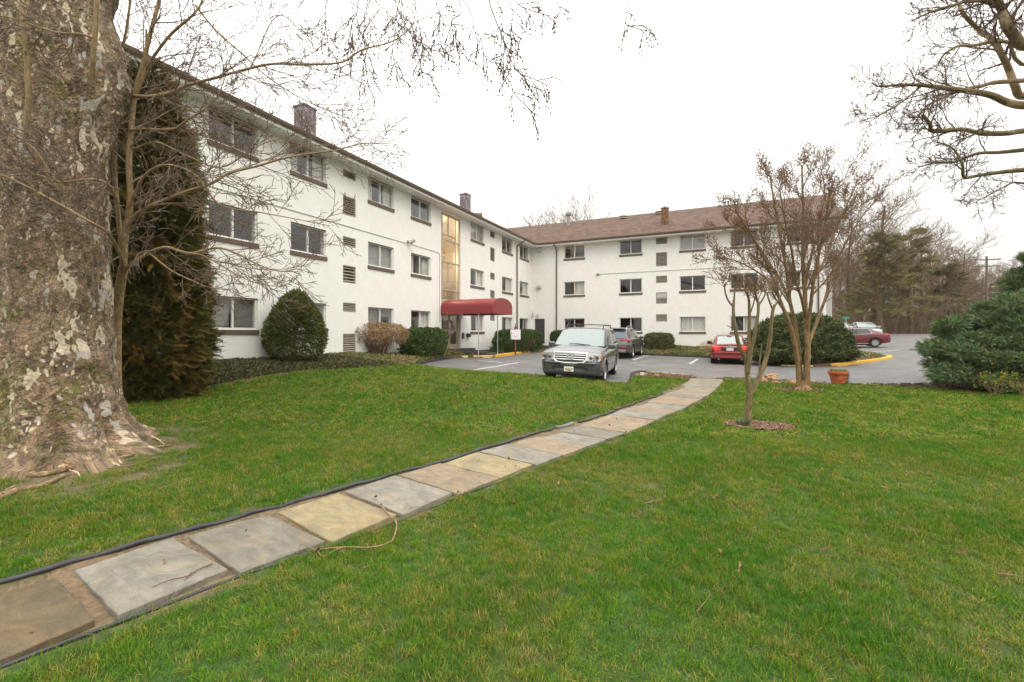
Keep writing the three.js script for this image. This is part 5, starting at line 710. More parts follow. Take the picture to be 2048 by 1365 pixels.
// twiggy tan shrub and the two hedges at the door
{ const d = 18.9, x = (757 - CX) / FOC * d; shrub('bare_shrub', 'vase shaped tan twiggy shrub beside the louvred vent', 'shrub', x, d, { seed: 21, n: 3400, cy: 0.9, low: 0.3, geo: dry, bump: 0.1, colors: [[0.22, 0.14, 0.075], [0.28, 0.19, 0.1], [0.16, 0.1, 0.055]], shape: superE(1.12, 0.48, 0.8, 3), stems: [110, 1.15, 0.85, 0.012, 5, 0.28], stemMat: mat([0.2, 0.13, 0.08], 0.9), keep: (p, r) => r() < sstep(0.3, 1.15, p.y) }); }
{ const d = 20.6, x = (848 - CX) / FOC * d; shrub('hedge', 'clipped green hedge with open stems beside the entrance door', 'hedge', x, d, { seed: 22, turn: BYAW, n: 6500, cy: 0.72, low: 0.12, geo: holly, bump: 0.17, colors: G_hedge, shape: superE(0.55, 0.56, 1.15, 5), stems: [46, 1.0, 0.7, 0.014, 6, 0.5], keep: (p, r) => r() < 0.25 + 0.75 * sstep(0.15, 0.85, p.y + 0.3 * n2(p.z * 3, 4)) }); }
{ const a = 27.2, b = 31.6; const c = fromB(1.35, 5.2); shrub('hedge', 'long dark clipped hedge behind the white notice board', 'hedge', c.x, -c.z, { seed: 23, turn: BYAW, n: 13000, cy: 0.62, low: 0.0, geo: holly, bump: 0.16, colors: G_dark, shape: superE(0.5, 0.68, 2.9, 5), stems: [60, 0.9, 0.7, 0.014, 7, 0.6], keep: (p, r) => r() < 0.5 + 0.5 * sstep(0.1, 0.7, p.y + 0.4 * n2(p.z * 2, 9)) }); }
{ const c = fromB(3.0, 1.5); shrub('hedge', 'small clipped hedge by the downspout behind the dark grey vehicle', 'hedge', c.x, -c.z, { seed: 24, turn: BYAW, n: 4000, cy: 0.7, low: 0.2, geo: holly, bump: 0.06, colors: G_dark, shape: superE(0.75, 0.5, 0.45, 4), stems: [24, 0.8, 0.3, 0.014, 9, 0.15] }); }
{ const c = fromB(tB(1318, 1.2), 1.2); shrub('hedge', 'squarish olive shrub against the rear wing under the louvres', 'hedge', c.x, -c.z, { seed: 25, turn: BYAW, n: 4200, cy: 0.55, low: 0.05, geo: holly, bump: 0.16, colors: [[0.07, 0.08, 0.025], [0.1, 0.085, 0.04], [0.05, 0.06, 0.02]], shape: superE(0.82, 0.52, 0.5, 4), stems: [36, 0.95, 0.5, 0.012, 10, 0.3] }); }
{ const c = fromB(tB(1425, 1.3), 1.3); shrub('straw_shrub', 'pale straw coloured twiggy shrub behind the red sedan with lit tail lamps', 'shrub', c.x, -c.z, { seed: 26, n: 420, cy: 0.35, low: 0.0, geo: dry, colors: [[0.36, 0.25, 0.11], [0.42, 0.3, 0.15]], shape: superE(0.75, 0.42, 0.5, 2), stems: [40, 0.65, 0.6, 0.008, 12, 0.2], stemMat: mat([0.36, 0.25, 0.13], 0.9) }); }
{ const d = 14.2, c = at(372, 0, 11.1); shrub('rose_shrub', 'small thorny red stemmed shrub beside the dark evergreen against the wall', 'shrub', c.x, 11.1, { seed: 27, n: 240, cy: 0.9, geo: dry, colors: [[0.16, 0.05, 0.035], [0.12, 0.06, 0.04]], shape: superE(0.4, 0.7, 0.4, 2), stems: [26, 1.35, 0.42, 0.007, 13, 0.1], stemMat: mat([0.2, 0.1, 0.07], 0.8) }); }
// great rounded shrub on the island
{ const d = 21.8, x = (1597 - CX) / FOC * d; shrub('rhododendron', 'huge rounded evergreen shrub on the island beside the red sedan', 'shrub', x, d, { seed: 31, n: 24000, cy: 0.55, low: 0.0, geo: laurel, size: 0.95, bump: 0.16, colors: [[0.045, 0.066, 0.02], [0.07, 0.088, 0.028], [0.095, 0.105, 0.04], [0.035, 0.052, 0.016]], shape: (u) => u.y > 0 ? superE(2.1, 1.6, 1.5, 2.25)(u) : superE(2.1, 0.6, 1.5, 2.6)(u), stems: [50, 1.6, 1.5, 0.02, 14, 0.5] }); }
// fronds of the tall dark evergreen behind the sycamore
{
  const d = 9.9, x = (292 - CX) / FOC * d, gy = groundH(x, d), t = thing('arborvitae', 'tall shaggy dark evergreen with bronze tips between the sycamore and wall', 'tree', [x, gy - 0.05, -d]), r = rng(41), items = [], H = 8.3, g = spray(18, 0.24, 0.009, 42, 0.4);
  const prof = (h) => { const k = h / H; return (k < 0.08 ? lerp(0.75, 1.0, k / 0.08) : k < 0.55 ? lerp(1.0, 0.92, (k - 0.08) / 0.47) : lerp(0.92, 0.06, (k - 0.55) / 0.45)) * 1.02; };
  for (let i = 0; i < 26000; i++) { const h = H * (1 - Math.sqrt(1 - r() * 0.98)), a = r() * 6.28, R0 = prof(h) * (1 + 0.22 * n3(Math.cos(a) * 1.8, h * 0.9, Math.sin(a) * 1.8) + 0.12 * n3(Math.cos(a) * 5, h * 2.6, Math.sin(a) * 5)), q = R0 * (r() < 0.75 ? 1 - 0.22 * r() : 0.3 + 0.6 * r()), dir = V(Math.cos(a), 0.35 - 0.75 * r(), Math.sin(a)).normalize(); const bronze = n3(Math.cos(a) * 2 + 5, h * 1.1, Math.sin(a) * 2) > 0.25 && r() < 0.55; items.push({ p: V(Math.cos(a) * q, h, Math.sin(a) * q), q: outQ(dir, r, 0.7), s: 0.7 + 0.6 * r(), c: pick(r, bronze ? [[0.17, 0.095, 0.025], [0.13, 0.085, 0.022]] : [[0.072, 0.066, 0.014], [0.09, 0.076, 0.018], [0.055, 0.056, 0.014]], 0.3) }); }
  scatter('foliage', g, leafy(), items, t); mesh('trunk', new Tubes().add([V(0, -0.1, 0), V(0, 3, 0), V(0.05, 6, 0), V(0, 8, 0)], [0.16, 0.11, 0.06, 0.02], 10).geo(), woodsBark, t);
  const tb = new Tubes(); for (let i = 0; i < 120; i++) { const h = 0.2 + 6.8 * r(), a = r() * 6.28, l = prof(h) * 0.9; tb.add([V(0, h - 0.2, 0), V(Math.cos(a) * l * 0.6, h, Math.sin(a) * l * 0.6), V(Math.cos(a) * l, h - 0.05, Math.sin(a) * l)], [0.02, 0.014, 0.006], 4, false); } mesh('branches', tb.geo(), woodsBark, t);
}
// junipers at the right of the lawn: layered plumes
function juniper(label, x, d, lobes, seed, n, H) {
  const gy = groundH(x, d), t = thing('juniper', label, 'shrub', [x, gy - 0.04, -d]), r = rng(seed), items = [], g = spray(20, 0.12, 0.0026, seed, 0.1), tb = new Tubes(), tot = lobes.reduce((s, l) => s + l[3] * l[3], 0);
  const subs = []; for (const [lx, ly, lz, R0, fl = 0.6] of lobes) for (let k = 0; k < 9; k++) { const a = r() * 6.28, e = r() * 1.7 - 0.6, q = R0 * 0.78; subs.push([lx + Math.cos(a) * Math.cos(e) * q * 1.1, Math.max(0.12, ly + Math.sin(e) * q * 0.75), lz + Math.sin(a) * Math.cos(e) * q, R0 * (0.3 + 0.22 * r()), 0.62]); }
  for (const [lx, ly, lz, R0, fl] of subs) {
    const m = Math.round(n / subs.length);
    for (let i = 0; i < m; i++) { let u = V(r() * 2 - 1, r() * 2 - 1, r() * 2 - 1); if (u.lengthSq() > 1 || u.lengthSq() < 0.02) { i--; continue; } u.normalize(); const k = (r() < 0.8 ? 1 - 0.25 * r() : 0.3 + 0.5 * r()) * R0 * (1 + 0.42 * n3(u.x * 2.2 + lx, u.y * 3.4 + ly, u.z * 2.2 + lz) + 0.2 * n3(u.x * 6 + lx, u.y * 6, u.z * 6 + lz)); const p = V(lx + u.x * k * 1.1, ly + u.y * k * fl * 0.85, lz + u.z * k); if (p.y < 0.03) continue; const outd = V(u.x + (lx + 0.001) * 0.25, 0.28 + u.y * 0.5, u.z + lz * 0.2).normalize(); items.push({ p, q: outQ(outd, r, 1.5), s: 0.6 + 0.7 * r(), c: pick(r, r() < 0.1 ? [[0.15, 0.11, 0.035]] : [[0.07, 0.125, 0.055], [0.1, 0.16, 0.075], [0.055, 0.095, 0.04], [0.125, 0.17, 0.07]], 0.28) }); }
    tb.add(spline([V(0, 0, 0), V(lx * 0.4, ly * 0.45, lz * 0.4), V(lx, ly, lz)], 6), [0.05, 0.04, 0.035, 0.03, 0.022, 0.015, 0.008], 5);
  }
  scatter('foliage', g, leafy(), items, t); mesh('branches', tb.geo(), woodsBark, t); return t;
}
juniper('broad layered blue green juniper between the lawn and drive', 14.75, 13.2, [[-1.6, 0.55, 0.2, 0.85], [-1.75, 1.1, 0, 0.72], [-1.25, 1.7, -0.1, 0.75], [-0.5, 2.15, 0.1, 0.75], [0.4, 2.35, 0, 0.7], [0.1, 1.55, 0.5, 0.8], [-0.6, 1.0, 0.8, 0.8], [0.4, 0.6, 0.9, 0.75], [1.2, 1.9, 0.2, 0.9], [1.3, 1.1, 0.6, 0.85], [-1.1, 0.3, 0.7, 0.65, 0.4], [0.2, 0.3, -0.6, 0.9], [2.2, 1.6, 0.3, 0.95], [2.1, 0.7, 0.7, 0.9], [-0.3, 1.4, -0.8, 0.9], [1.2, 1.2, -0.9, 1.0]], 51, 130000);
juniper('taller juniper rising behind the broad juniper', 17.3, 14.6, [[-0.9, 0.9, 0, 1.1], [-0.6, 2.0, 0.1, 1.0], [-0.3, 2.9, 0, 0.85], [-0.6, 3.3, 0.1, 0.6], [-0.3, 3.9, 0, 0.4], [0.6, 1.6, 0.4, 1.1], [0.4, 0.7, 0.6, 1.0]], 52, 48000);
// yellow green shrublets in front of the junipers
for (const [px, py, sd, lb] of [[1993, 780, 61, 'small yellow green leafed shrub in front of the broad juniper'], [2052, 778, 62, 'second bright green leafed shrub along the juniper bed, partly bare']]) { const d = 12.0 - (sd - 61) * 0.3, x = (px - CX) / FOC * d; shrub('nandina', lb, 'shrub', x, d, { seed: sd, n: 60, size: 0.6, cy: 0.42, low: 0.2, geo: holly, colors: [[0.18, 0.18, 0.025], [0.2, 0.16, 0.035], [0.12, 0.16, 0.025]], shape: superE(0.5, 0.25, 0.35, 2.2), stems: [16, 0.5, 0.38, 0.007, sd, 0.06], stemMat: mat([0.22, 0.16, 0.08], 0.9), bump: 0.2 }); }
// pines in the woods
for (const [px, d, h, w, lb] of [[1760, 50, 11.5, 4.4, 'olive green pine with drooping tiers before the bare woods'], [1822, 56, 13, 4.2, 'taller olive pine among the bare trees behind the drive'], [1893, 60, 9, 3, 'dark sparse pine beside the bare trees near the utility pole']]) {
  const x = (px - CX) / FOC * d, t = thing('pine_tree', lb, 'tree', [x, groundH(x, d) - 0.1, -d]), r = rng(px), items = [], g = spray(16, 0.9, 0.03, px, 0.2), tb = new Tubes();
  for (let k = 0; k < 46; k++) { const y = lerp(2.2, h, k / 46), a = r() * 6.28, l = w * Math.pow(1 - (y - 2) / (h - 1.5), 0.7) * (0.6 + 0.5 * r()) * 0.75 + 0.4, e = V(Math.cos(a) * l, y + 0.25 * l * (r() - 0.5), Math.sin(a) * l); tb.add(spline([V(0, y, 0), V(e.x * 0.5, y + 0.25, e.z * 0.5), e], 5), [0.07, 0.06, 0.05, 0.04, 0.03, 0.02], 4, false); for (let i = 0; i < 42; i++) { const f = 0.3 + 0.75 * r(); items.push({ p: V(e.x * f + (r() - 0.5) * 0.9, lerp(y, e.y, f) + (r() - 0.35) * 0.55, e.z * f + (r() - 0.5) * 0.9), q: outQ(V(Math.cos(a), 0.3 - 0.3 * r(), Math.sin(a)), r, 0.9), s: 0.6 + 0.5 * r(), c: pick(r, [[0.11, 0.1, 0.036], [0.14, 0.12, 0.05], [0.085, 0.08, 0.03]], 0.3) }); } }
  scatter('foliage', g, leafy(), items, t); mesh('trunk', new Tubes().add([V(0, 0, 0), V(0, h * 0.5, 0), V(0.1, h, 0)], [0.28, 0.18, 0.04], 9).geo(), woodsBark, t); mesh('branches', tb.geo(), woodsBark, t);
}
// brush on the floor of the woods
{
  const tw = new Tubes(), r = rng(88); for (let i = 0; i < 5600; i++) { const d = 54 + r() * 40, px = 1655 + r() * 430, x = (px - CX) / FOC * d, y = groundH(x, d), h = 1 + r() * r() * 6, a = r() * 6.28, s = h * 0.35; const p = [V(x, y - 0.1, -d), V(x + Math.cos(a) * s * 0.3, y + h * 0.5, -d + Math.sin(a) * s * 0.3), V(x + Math.cos(a) * s, y + h, -d + Math.sin(a) * s)]; tw.add(p, [0.03, 0.022, 0.012], 3, false); for (let k = 0; k < 4; k++) { const q = p[1].clone().lerp(p[2], r()), e = q.clone().add(V((r() - 0.5) * h * 0.6, h * 0.3 * r(), (r() - 0.5) * h * 0.6)); tw.add([q, e], [0.016, 0.01], 3, false); } }
  const b = top(mesh('brush', tw.geo(), mat([0.2, 0.14, 0.09], 1))); stuff(b); tag(b, 'tangled bare brush on the floor of the woods beyond the road', 'brush');
}
// ---------------------------------------------------------------- ivy and ground cover in the beds
{
  const r = rng(301), g1 = leafClump(5, 0.05, 0.055, 0.02, 71, 0.45), A1 = [], B1 = [];
  const xs = [-13, 22], tryAt = (x, d, dens) => { const b = inBed(x, d); if (b < 0.02) return; const [bx, bz] = toB(x, -d); if (x < -2 && bx < 0.02) return; if (bx < 0.05 && bz < 14 && x > -2.2) return; if (bz < 0.04 && bx > 0) return;
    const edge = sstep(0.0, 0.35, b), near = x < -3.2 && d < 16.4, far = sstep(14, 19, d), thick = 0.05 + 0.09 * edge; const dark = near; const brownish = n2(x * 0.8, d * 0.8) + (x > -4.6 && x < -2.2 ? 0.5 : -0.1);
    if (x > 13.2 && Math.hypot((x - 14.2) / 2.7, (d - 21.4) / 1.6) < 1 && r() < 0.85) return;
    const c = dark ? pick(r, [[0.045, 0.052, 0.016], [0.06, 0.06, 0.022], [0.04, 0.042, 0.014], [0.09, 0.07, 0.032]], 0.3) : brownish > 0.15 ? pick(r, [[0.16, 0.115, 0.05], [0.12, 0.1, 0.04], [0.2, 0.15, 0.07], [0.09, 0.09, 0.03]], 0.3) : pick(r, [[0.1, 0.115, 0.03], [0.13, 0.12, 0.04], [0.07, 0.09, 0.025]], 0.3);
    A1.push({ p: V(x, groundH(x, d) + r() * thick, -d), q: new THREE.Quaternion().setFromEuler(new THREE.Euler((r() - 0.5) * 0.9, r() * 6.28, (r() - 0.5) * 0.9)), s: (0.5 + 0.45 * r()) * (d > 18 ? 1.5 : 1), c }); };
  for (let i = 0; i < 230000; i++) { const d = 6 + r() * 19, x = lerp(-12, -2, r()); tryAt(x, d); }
  for (let i = 0; i < 42000; i++) { const bx = lerp(2.5, 21, r()), bz = lerp(0, 7, r() * r()), w = fromB(bx, bz); tryAt(w.x, -w.z); }
  const o = new THREE.Group(); const im = scatter('ivy', g1, leafy({ roughness: 0.45 }), A1, scene); tag(im, 'low ivy and ground cover filling the beds along the walls', 'ground cover');
}
// ---------------------------------------------------------------- grass
function tuft(n, len, wid, rad, seed) {
  const r = rng(seed), p = [], id = []; let k = 0;
  for (let i = 0; i < n; i++) { const a = r() * 6.28, b = rad * Math.sqrt(r()), x = Math.cos(a) * b, z = Math.sin(a) * b, l = len * (0.4 + 0.85 * r() * r() + 0.2 * r()), th = r() * 6.28, bend = l * (0.3 + 1.0 * r()), w = wid * (0.7 + 0.6 * r()), dx = Math.cos(th), dz = Math.sin(th), sx = -dz * w, sz = dx * w;
    p.push(x - sx, 0, z - sz, x + sx, 0, z + sz, x + dx * bend * 0.35 - sx * 0.8, l * 0.6, z + dz * bend * 0.35 - sz * 0.8, x + dx * bend * 0.35 + sx * 0.8, l * 0.6, z + dz * bend * 0.35 + sz * 0.8, x + dx * bend, l * (0.95 - 0.2 * bend / l), z + dz * bend); id.push(k, k + 1, k + 3, k, k + 3, k + 2, k + 2, k + 3, k + 4); k += 5; }
  const g = new THREE.BufferGeometry(); g.setAttribute('position', new THREE.Float32BufferAttribute(p, 3)); g.setAttribute('uv', new THREE.Float32BufferAttribute(new Float32Array(k * 2), 2)); g.setIndex(id); g.computeVertexNormals(); return g;
}
{
  const r = rng(900), near = [], far = [], straw = [], up = new THREE.Quaternion(), N = new THREE.Euler();
  const place = (x, d, list, sc) => {
    if (inLot(x, d) > -0.02) return; const pd = d < 18 && x > -5 && x < 8.5 ? pathDist(x, d) : 9; if (pd < 0.55 + 0.025 * n2(x * 3, d * 3)) return; if (pd < 0.7 && n2(x * 1.7 + 3, d * 1.7) > 0.25 && r() < 0.8) return;
    if (inBed(x, d) > -0.1 + 0.06 * n2(x * 3, d * 3)) return; if (inMulch(x, d) > 0.0 + 0.03 * n2(x * 5, d * 5)) return;
    const [bx, bz] = toB(x, -d); if (bx < 0.1 && bz > -12) return;
    let dens = 1 - 0.4 * bareness(x, d); if (x < -3 && d < 9) dens *= 1 - 0.96 * rootMask(x, d); if (r() > dens) return;
    const dr = dryness(x, d), lush = n2(x * 0.55 + 40, d * 0.55), tallr = 1 + 0.35 * lush; let c;
    if (r() < 0.12 + 0.3 * dr) c = pick(r, [[0.19, 0.15, 0.03], [0.15, 0.15, 0.022], [0.24, 0.17, 0.05]], 0.25); else { c = pick(r, [[0.042, 0.122, 0.004], [0.06, 0.142, 0.005], [0.034, 0.1, 0.004], [0.09, 0.152, 0.008]], 0.2); c.lerp(lin(0.19, 0.2, 0.02), 0.45 * dr * r() + 0.1 * dr); if (lush > 0.3) c.lerp(lin(0.04, 0.16, 0.008), 0.35); }
    N.set((r() - 0.5) * 0.9, r() * 6.28, (r() - 0.5) * 0.9); list.push({ p: V(x, groundH(x, d) - 0.004, -d), q: new THREE.Quaternion().setFromEuler(N), s: V(sc, sc * tallr * (0.8 + 0.4 * r()), sc), c });
  };
  const region = (d0, d1, per, list, sc) => { const half = 1.16, area = half * (d1 * d1 - d0 * d0) + 1.6 * (d1 - d0), n = Math.round(area * per); for (let i = 0; i < n; i++) { const d = Math.sqrt(lerp(d0 * d0, d1 * d1, r())), x = (r() * 2 - 1) * (half * d + 0.8); place(x, d, list, sc); } };
  region(1.6, 4.2, 1000, near, 0.85); region(4.2, 7.5, 680, near, 0.95); region(7.5, 11.5, 340, far, 1.0); region(11.5, 18, 230, far, 1.1);
  for (let i = 0; i < 4000; i++) place(lerp(11.5, 13.6, r()), lerp(20, 22.5, r()), far, 1.2);
  const gm = leafy({ roughness: 0.75, specularIntensity: 0.3 });
  const all = new THREE.Group();
  const a = scatter('grass', tuft(15, 0.06, 0.0017, 0.05, 1), gm, near, scene); tag(a, 'green lawn grass with straw blades around the near flagstones', 'grass');
  const b = scatter('grass', tuft(15, 0.06, 0.0028, 0.07, 2), gm, far, scene); b.name = 'grass_001'; tag(b, 'green lawn grass stretching to the parked dark grey vehicle', 'grass');
  console.log('grass', near.length, far.length);
}
// ---------------------------------------------------------------- vehicles (z forward, origin on the ground between the axles)
const tyreM = mat([0.018, 0.018, 0.018], 0.85), rimM = mat([0.55, 0.55, 0.55], 0.28, { metalness: 0.85 }), chrome = mat([0.75, 0.75, 0.75], 0.12, { metalness: 1 }), blackTrim = mat([0.02, 0.02, 0.021], 0.5), wellM = mat([0.012, 0.012, 0.012], 0.95);
const carGlass = phys([0.02, 0.024, 0.025], 0.05, { specularIntensity: 1, ior: 1.7 }), screenGlass = phys([0.24, 0.28, 0.275], 0.05, { metalness: 0.4 });
const lensM = phys([0.34, 0.34, 0.3], 0.15, { clearcoat: 1, metalness: 0.4 }), lensDark = phys([0.1, 0.1, 0.09], 0.1, { clearcoat: 1 }), redLens = phys([0.5, 0.012, 0.012], 0.15, { clearcoat: 1 }), amber = phys([0.7, 0.25, 0.04], 0.2, { clearcoat: 1 });
const carPaint = (c, m = 0.3, k = 1) => phys(c, 0.36, { metalness: m, clearcoat: k, clearcoatRoughness: 0.05 });
function interp(table, z) { let i = 0; while (i < table.length - 2 && table[i + 1][0] > z) i++; const a = table[i], b = table[i + 1], t = clamp((a[0] - z) / (a[0] - b[0])), s = t * 0.6 + 0.4 * sstep(0, 1, t); return a.map((v, k) => (k ? lerp(v, b[k], s) : z)); }
function wheelParts(parent, x, z, r, w, spokes, steer = 0) {
  const side = Math.sign(x), prof = [[r * 0.62, -w / 2], [r * 0.9, -w / 2], [r * 0.975, -w / 2 + 0.025], [r, -w * 0.25], [r, w * 0.25], [r * 0.975, w / 2 - 0.025], [r * 0.9, w / 2], [r * 0.62, w / 2]].map((q) => new THREE.Vector2(...q));
  const wheel = mesh('wheel', new THREE.LatheGeometry(prof, 36).rotateZ(Math.PI / 2), tyreM, parent); wheel.position.set(x, r - 0.01, z); wheel.rotation.y = steer;
  const g = [new THREE.LatheGeometry([[r * 0.58, -w / 2], [r * 0.68, w / 2 - 0.005], [r * 0.64, w / 2 + 0.004], [r * 0.56, w / 2 - 0.04], [r * 0.52, -w / 2]].map((q) => new THREE.Vector2(...q)), 30).rotateZ(-Math.PI / 2), new THREE.CylinderGeometry(r * 0.15, r * 0.17, 0.05, 14).rotateZ(Math.PI / 2).translate(w / 2 - 0.04, 0, 0)];
  for (let k = 0; k < spokes; k++) { const a = k / spokes * 6.2832, s = new THREE.Shape([[-0.035, r * 0.1], [0.035, r * 0.1], [0.05, r * 0.62], [0.018, r * 0.64], [0, r * 0.4], [-0.018, r * 0.64], [-0.05, r * 0.62]].map((q) => new THREE.Vector2(...q))); g.push(new THREE.ExtrudeGeometry(s, { depth: 0.03, bevelEnabled: false }).rotateY(Math.PI / 2).translate(w / 2 - 0.05, 0, 0).rotateX(a)); }
  const rim = mesh('rim', merge(g), rimM, wheel); rim.rotation.y = side < 0 ? Math.PI : 0;
  mesh('brake_disc', new THREE.CylinderGeometry(r * 0.55, r * 0.55, 0.02, 20).rotateZ(Math.PI / 2), mat([0.06, 0.06, 0.06], 0.6), wheel);
}
function car(name, label, category, x, d, yaw, c) {
  const fx = Math.sin(yaw), fz = Math.cos(yaw), hF = lotH(x + fx * c.axF, d - fz * c.axF), hR = lotH(x + fx * c.axR, d - fz * c.axR), t = thing(name, label, category, [x, lerp(hR, hF, -c.axR / (c.axF - c.axR)), -d], yaw);
  const lx = lotH(x + fz * 0.8, d + fx * 0.8), rx = lotH(x - fz * 0.8, d - fx * 0.8); t.rotation.order = 'YXZ'; t.rotation.x = Math.atan2(hR - hF, c.axF - c.axR); t.rotation.z = Math.atan2(lx - rx, 1.6) * 1;
  const L = c.body, zs = []; const z0 = L[0][0], z1 = L[L.length - 1][0]; for (const s of L) zs.push(s[0]); for (let z = z0 - 0.12; z > z1 + 0.1; z -= 0.16) if (!zs.some((q) => Math.abs(q - z) < 0.05)) zs.push(z); zs.sort((a, b) => b - a);
  const ring = (z) => { const [, w, yb, ys, yt] = interp(L, z), H = ys - yb; return [[0, yb], [w - 0.16, yb], [w - 0.035, yb + 0.04], [w - 0.012, yb + 0.16], [w, yb + H * 0.48], [w - 0.004, yb + H * 0.6], [w - 0.022, ys - 0.09], [w - 0.045, ys - 0.03], [w - 0.085, ys], [(w - 0.085) * 0.62, lerp(ys, yt, 0.82)], [0, yt]].map(([a, y]) => { let zz = z; const f = sstep(z0 - 0.55, z0, z), b = sstep(z1 + 0.5, z1, z); zz += f * c.nose(y) + b * c.tail(y); return [a, y, zz]; }); };
  const pos = [], id = [], uv = []; let M = 0;
  zs.forEach((z, k) => { const h = ring(z), full = [...h, ...h.slice(1, -1).reverse().map(([a, y, q]) => [-a, y, q])]; M = full.length; for (const v of full) { pos.push(...v); uv.push(v[2], v[1]); } if (k) for (let i = 0; i < M; i++) { const a = (k - 1) * M + i, b = (k - 1) * M + (i + 1) % M, e = k * M + i, f = k * M + (i + 1) % M; id.push(a, e, f, a, f, b); } });
  const capC = (k, flip) => { const n = pos.length / 3; let cy = 0, cz = 0; for (let i = 0; i < M; i++) { cy += pos[(k * M + i) * 3 + 1]; cz += pos[(k * M + i) * 3 + 2]; } pos.push(0, cy / M, cz / M); uv.push(0, 0); for (let i = 0; i < M; i++) { const a = k * M + i, b = k * M + (i + 1) % M; flip ? id.push(n, b, a) : id.push(n, a, b); } }; capC(0, false); capC(zs.length - 1, true);
  let g = new THREE.BufferGeometry(); g.setAttribute('position', new THREE.Float32BufferAttribute(pos, 3)); g.setAttribute('uv', new THREE.Float32BufferAttribute(uv, 2)); g.setIndex(id); g = toCreasedNormals(g, 0.5);
  const ev = new Evaluator(); ev.useGroups = true; let b = new Brush(g, c.paint); b.updateMatrixWorld();
  for (const z of [c.axF, c.axR]) for (const s of [-1, 1]) { const cy = new Brush(new THREE.CylinderGeometry(c.wr + 0.06, c.wr + 0.06, 0.5, 40).rotateZ(Math.PI / 2).translate(s * (c.track + 0.08), c.wr, z), wellM); cy.updateMatrixWorld(); b = ev.evaluate(b, cy, SUBTRACTION); b.updateMatrixWorld(); }
  const body = mesh('body', b.geometry, b.material, t);
  // greenhouse: strips of quads sorted into roof, pillars and panes
  const Gs = c.cabin, half = (s) => { const [z, yr, wb, wr, yb] = s, h = yr - yb; return [[wb, yb], [wb - 0.008, yb + h * 0.06], [lerp(wb, wr, 0.45), yb + h * 0.5], [lerp(wb, wr, 0.88), yb + h * 0.86], [wr - 0.03, yb + h * 0.95], [wr * 0.72, yb + h * 0.992], [0, yr]]; };
  const rows = Gs.map((s) => { const h = half(s); return [...h.map(([a, y]) => V(a, y, s[0])), ...h.slice(0, -1).reverse().map(([a, y]) => V(-a, y, s[0]))]; }), K = rows[0].length, bins = {};
  for (let i = 0; i < rows.length - 1; i++) for (let j = 0; j < K - 1; j++) { const jj = j < K / 2 - 0.5 ? j : K - 2 - j, key = Gs[i][5](jj, j < K / 2 - 0.5 ? 1 : -1); (bins[key] ??= []).push([rows[i][j], rows[i + 1][j], rows[i + 1][j + 1], rows[i][j + 1]]); }
  for (const [key, quads] of Object.entries(bins)) { const p = []; for (const [a, q, e, f] of quads) p.push(...[a, q, e, a, e, f].flatMap((v) => [v.x, v.y, v.z])); let gg = new THREE.BufferGeometry(); gg.setAttribute('position', new THREE.Float32BufferAttribute(p, 3)); gg = mergeVertices(gg, 1e-4); gg = toCreasedNormals(gg, 0.7); const [nm] = key.split('#'); gg.setAttribute('uv', new THREE.Float32BufferAttribute(new Float32Array(gg.attributes.position.count * 2), 2)); mesh(nm, gg, nm === 'roof' ? c.paint : nm === 'pillar' ? (c.pillar ?? blackTrim) : nm === 'windshield' ? c.screen ?? screenGlass : nm === 'rear_window' ? c.rearGlass ?? carGlass : carGlass, t); }
  for (const z of [c.axF, c.axR]) for (const s of [-1, 1]) wheelParts(t, s * c.track, z, c.wr, c.ww ?? 0.23, c.spokes ?? 5, z === c.axF ? c.steer ?? 0 : 0);
  mesh('underside', box(c.track * 2 - 0.3, 0.12, c.axF - c.axR + 0.8, 0, L[4][2] + 0.03, (c.axF + c.axR) / 2), wellM, t);
  for (const s of [-1, 1]) { const [mx, my, mz] = c.mirror; const m = mesh('mirror', rbox(0.24, 0.17, 0.14, 0.05, 0, 0, 0, 3), c.mirrorMat ?? c.paint, t); m.position.set(s * mx, my, mz); mesh('mirror_arm', new Tubes().add([V(-s * 0.08, -0.06, 0), V(-s * 0.2, -0.1, 0)], [0.03, 0.035], 6).geo(), blackTrim, m); mesh('mirror_glass', box(0.19, 0.13, 0.004, 0, 0, -0.071), carGlass, m); }
  // door seams and handles
  for (const s of [-1, 1]) for (const z of c.seams) { const [, w, yb, ys] = interp(L, z), a = []; for (const f of [0.06, 0.3, 0.48, 0.7, 0.96]) a.push(V(s * (w - (f > 0.9 ? 0.045 : f < 0.2 ? 0.03 : f > 0.6 ? 0.012 : 0.004) + 0.001), lerp(yb, ys, f), z)); mesh('door_seam', new Tubes().add(a, a.map(() => 0.005), 4, false).geo(), wellM, t); }
  for (const s of [-1, 1]) for (const z of c.handles) { const [, w, yb, ys] = interp(L, z); const h = mesh('door_handle', rbox(0.03, 0.03, 0.2, 0.012), c.handleMat ?? c.paint, t); h.position.set(s * (w - 0.012), lerp(yb, ys, 0.86), z); }
  return t;
}
const plateTex = (draw) => { const cv = document.createElement('canvas'); cv.width = 256; cv.height = 128; const q = cv.getContext('2d'); draw(q); const t = new THREE.CanvasTexture(cv); t.colorSpace = THREE.SRGBColorSpace; return t; };
const panel = (w, h, m, r = 0.02) => { const s = new THREE.Shape(); s.moveTo(-w / 2 + r, -h / 2); s.lineTo(w / 2 - r, -h / 2); s.quadraticCurveTo(w / 2, -h / 2, w / 2, -h / 2 + r); s.lineTo(w / 2, h / 2 - r); s.quadraticCurveTo(w / 2, h / 2, w / 2 - r, h / 2); s.lineTo(-w / 2 + r, h / 2); s.quadraticCurveTo(-w / 2, h / 2, -w / 2, h / 2 - r); s.lineTo(-w / 2, -h / 2 + r); s.quadraticCurveTo(-w / 2, -h / 2, -w / 2 + r, -h / 2); return s; };
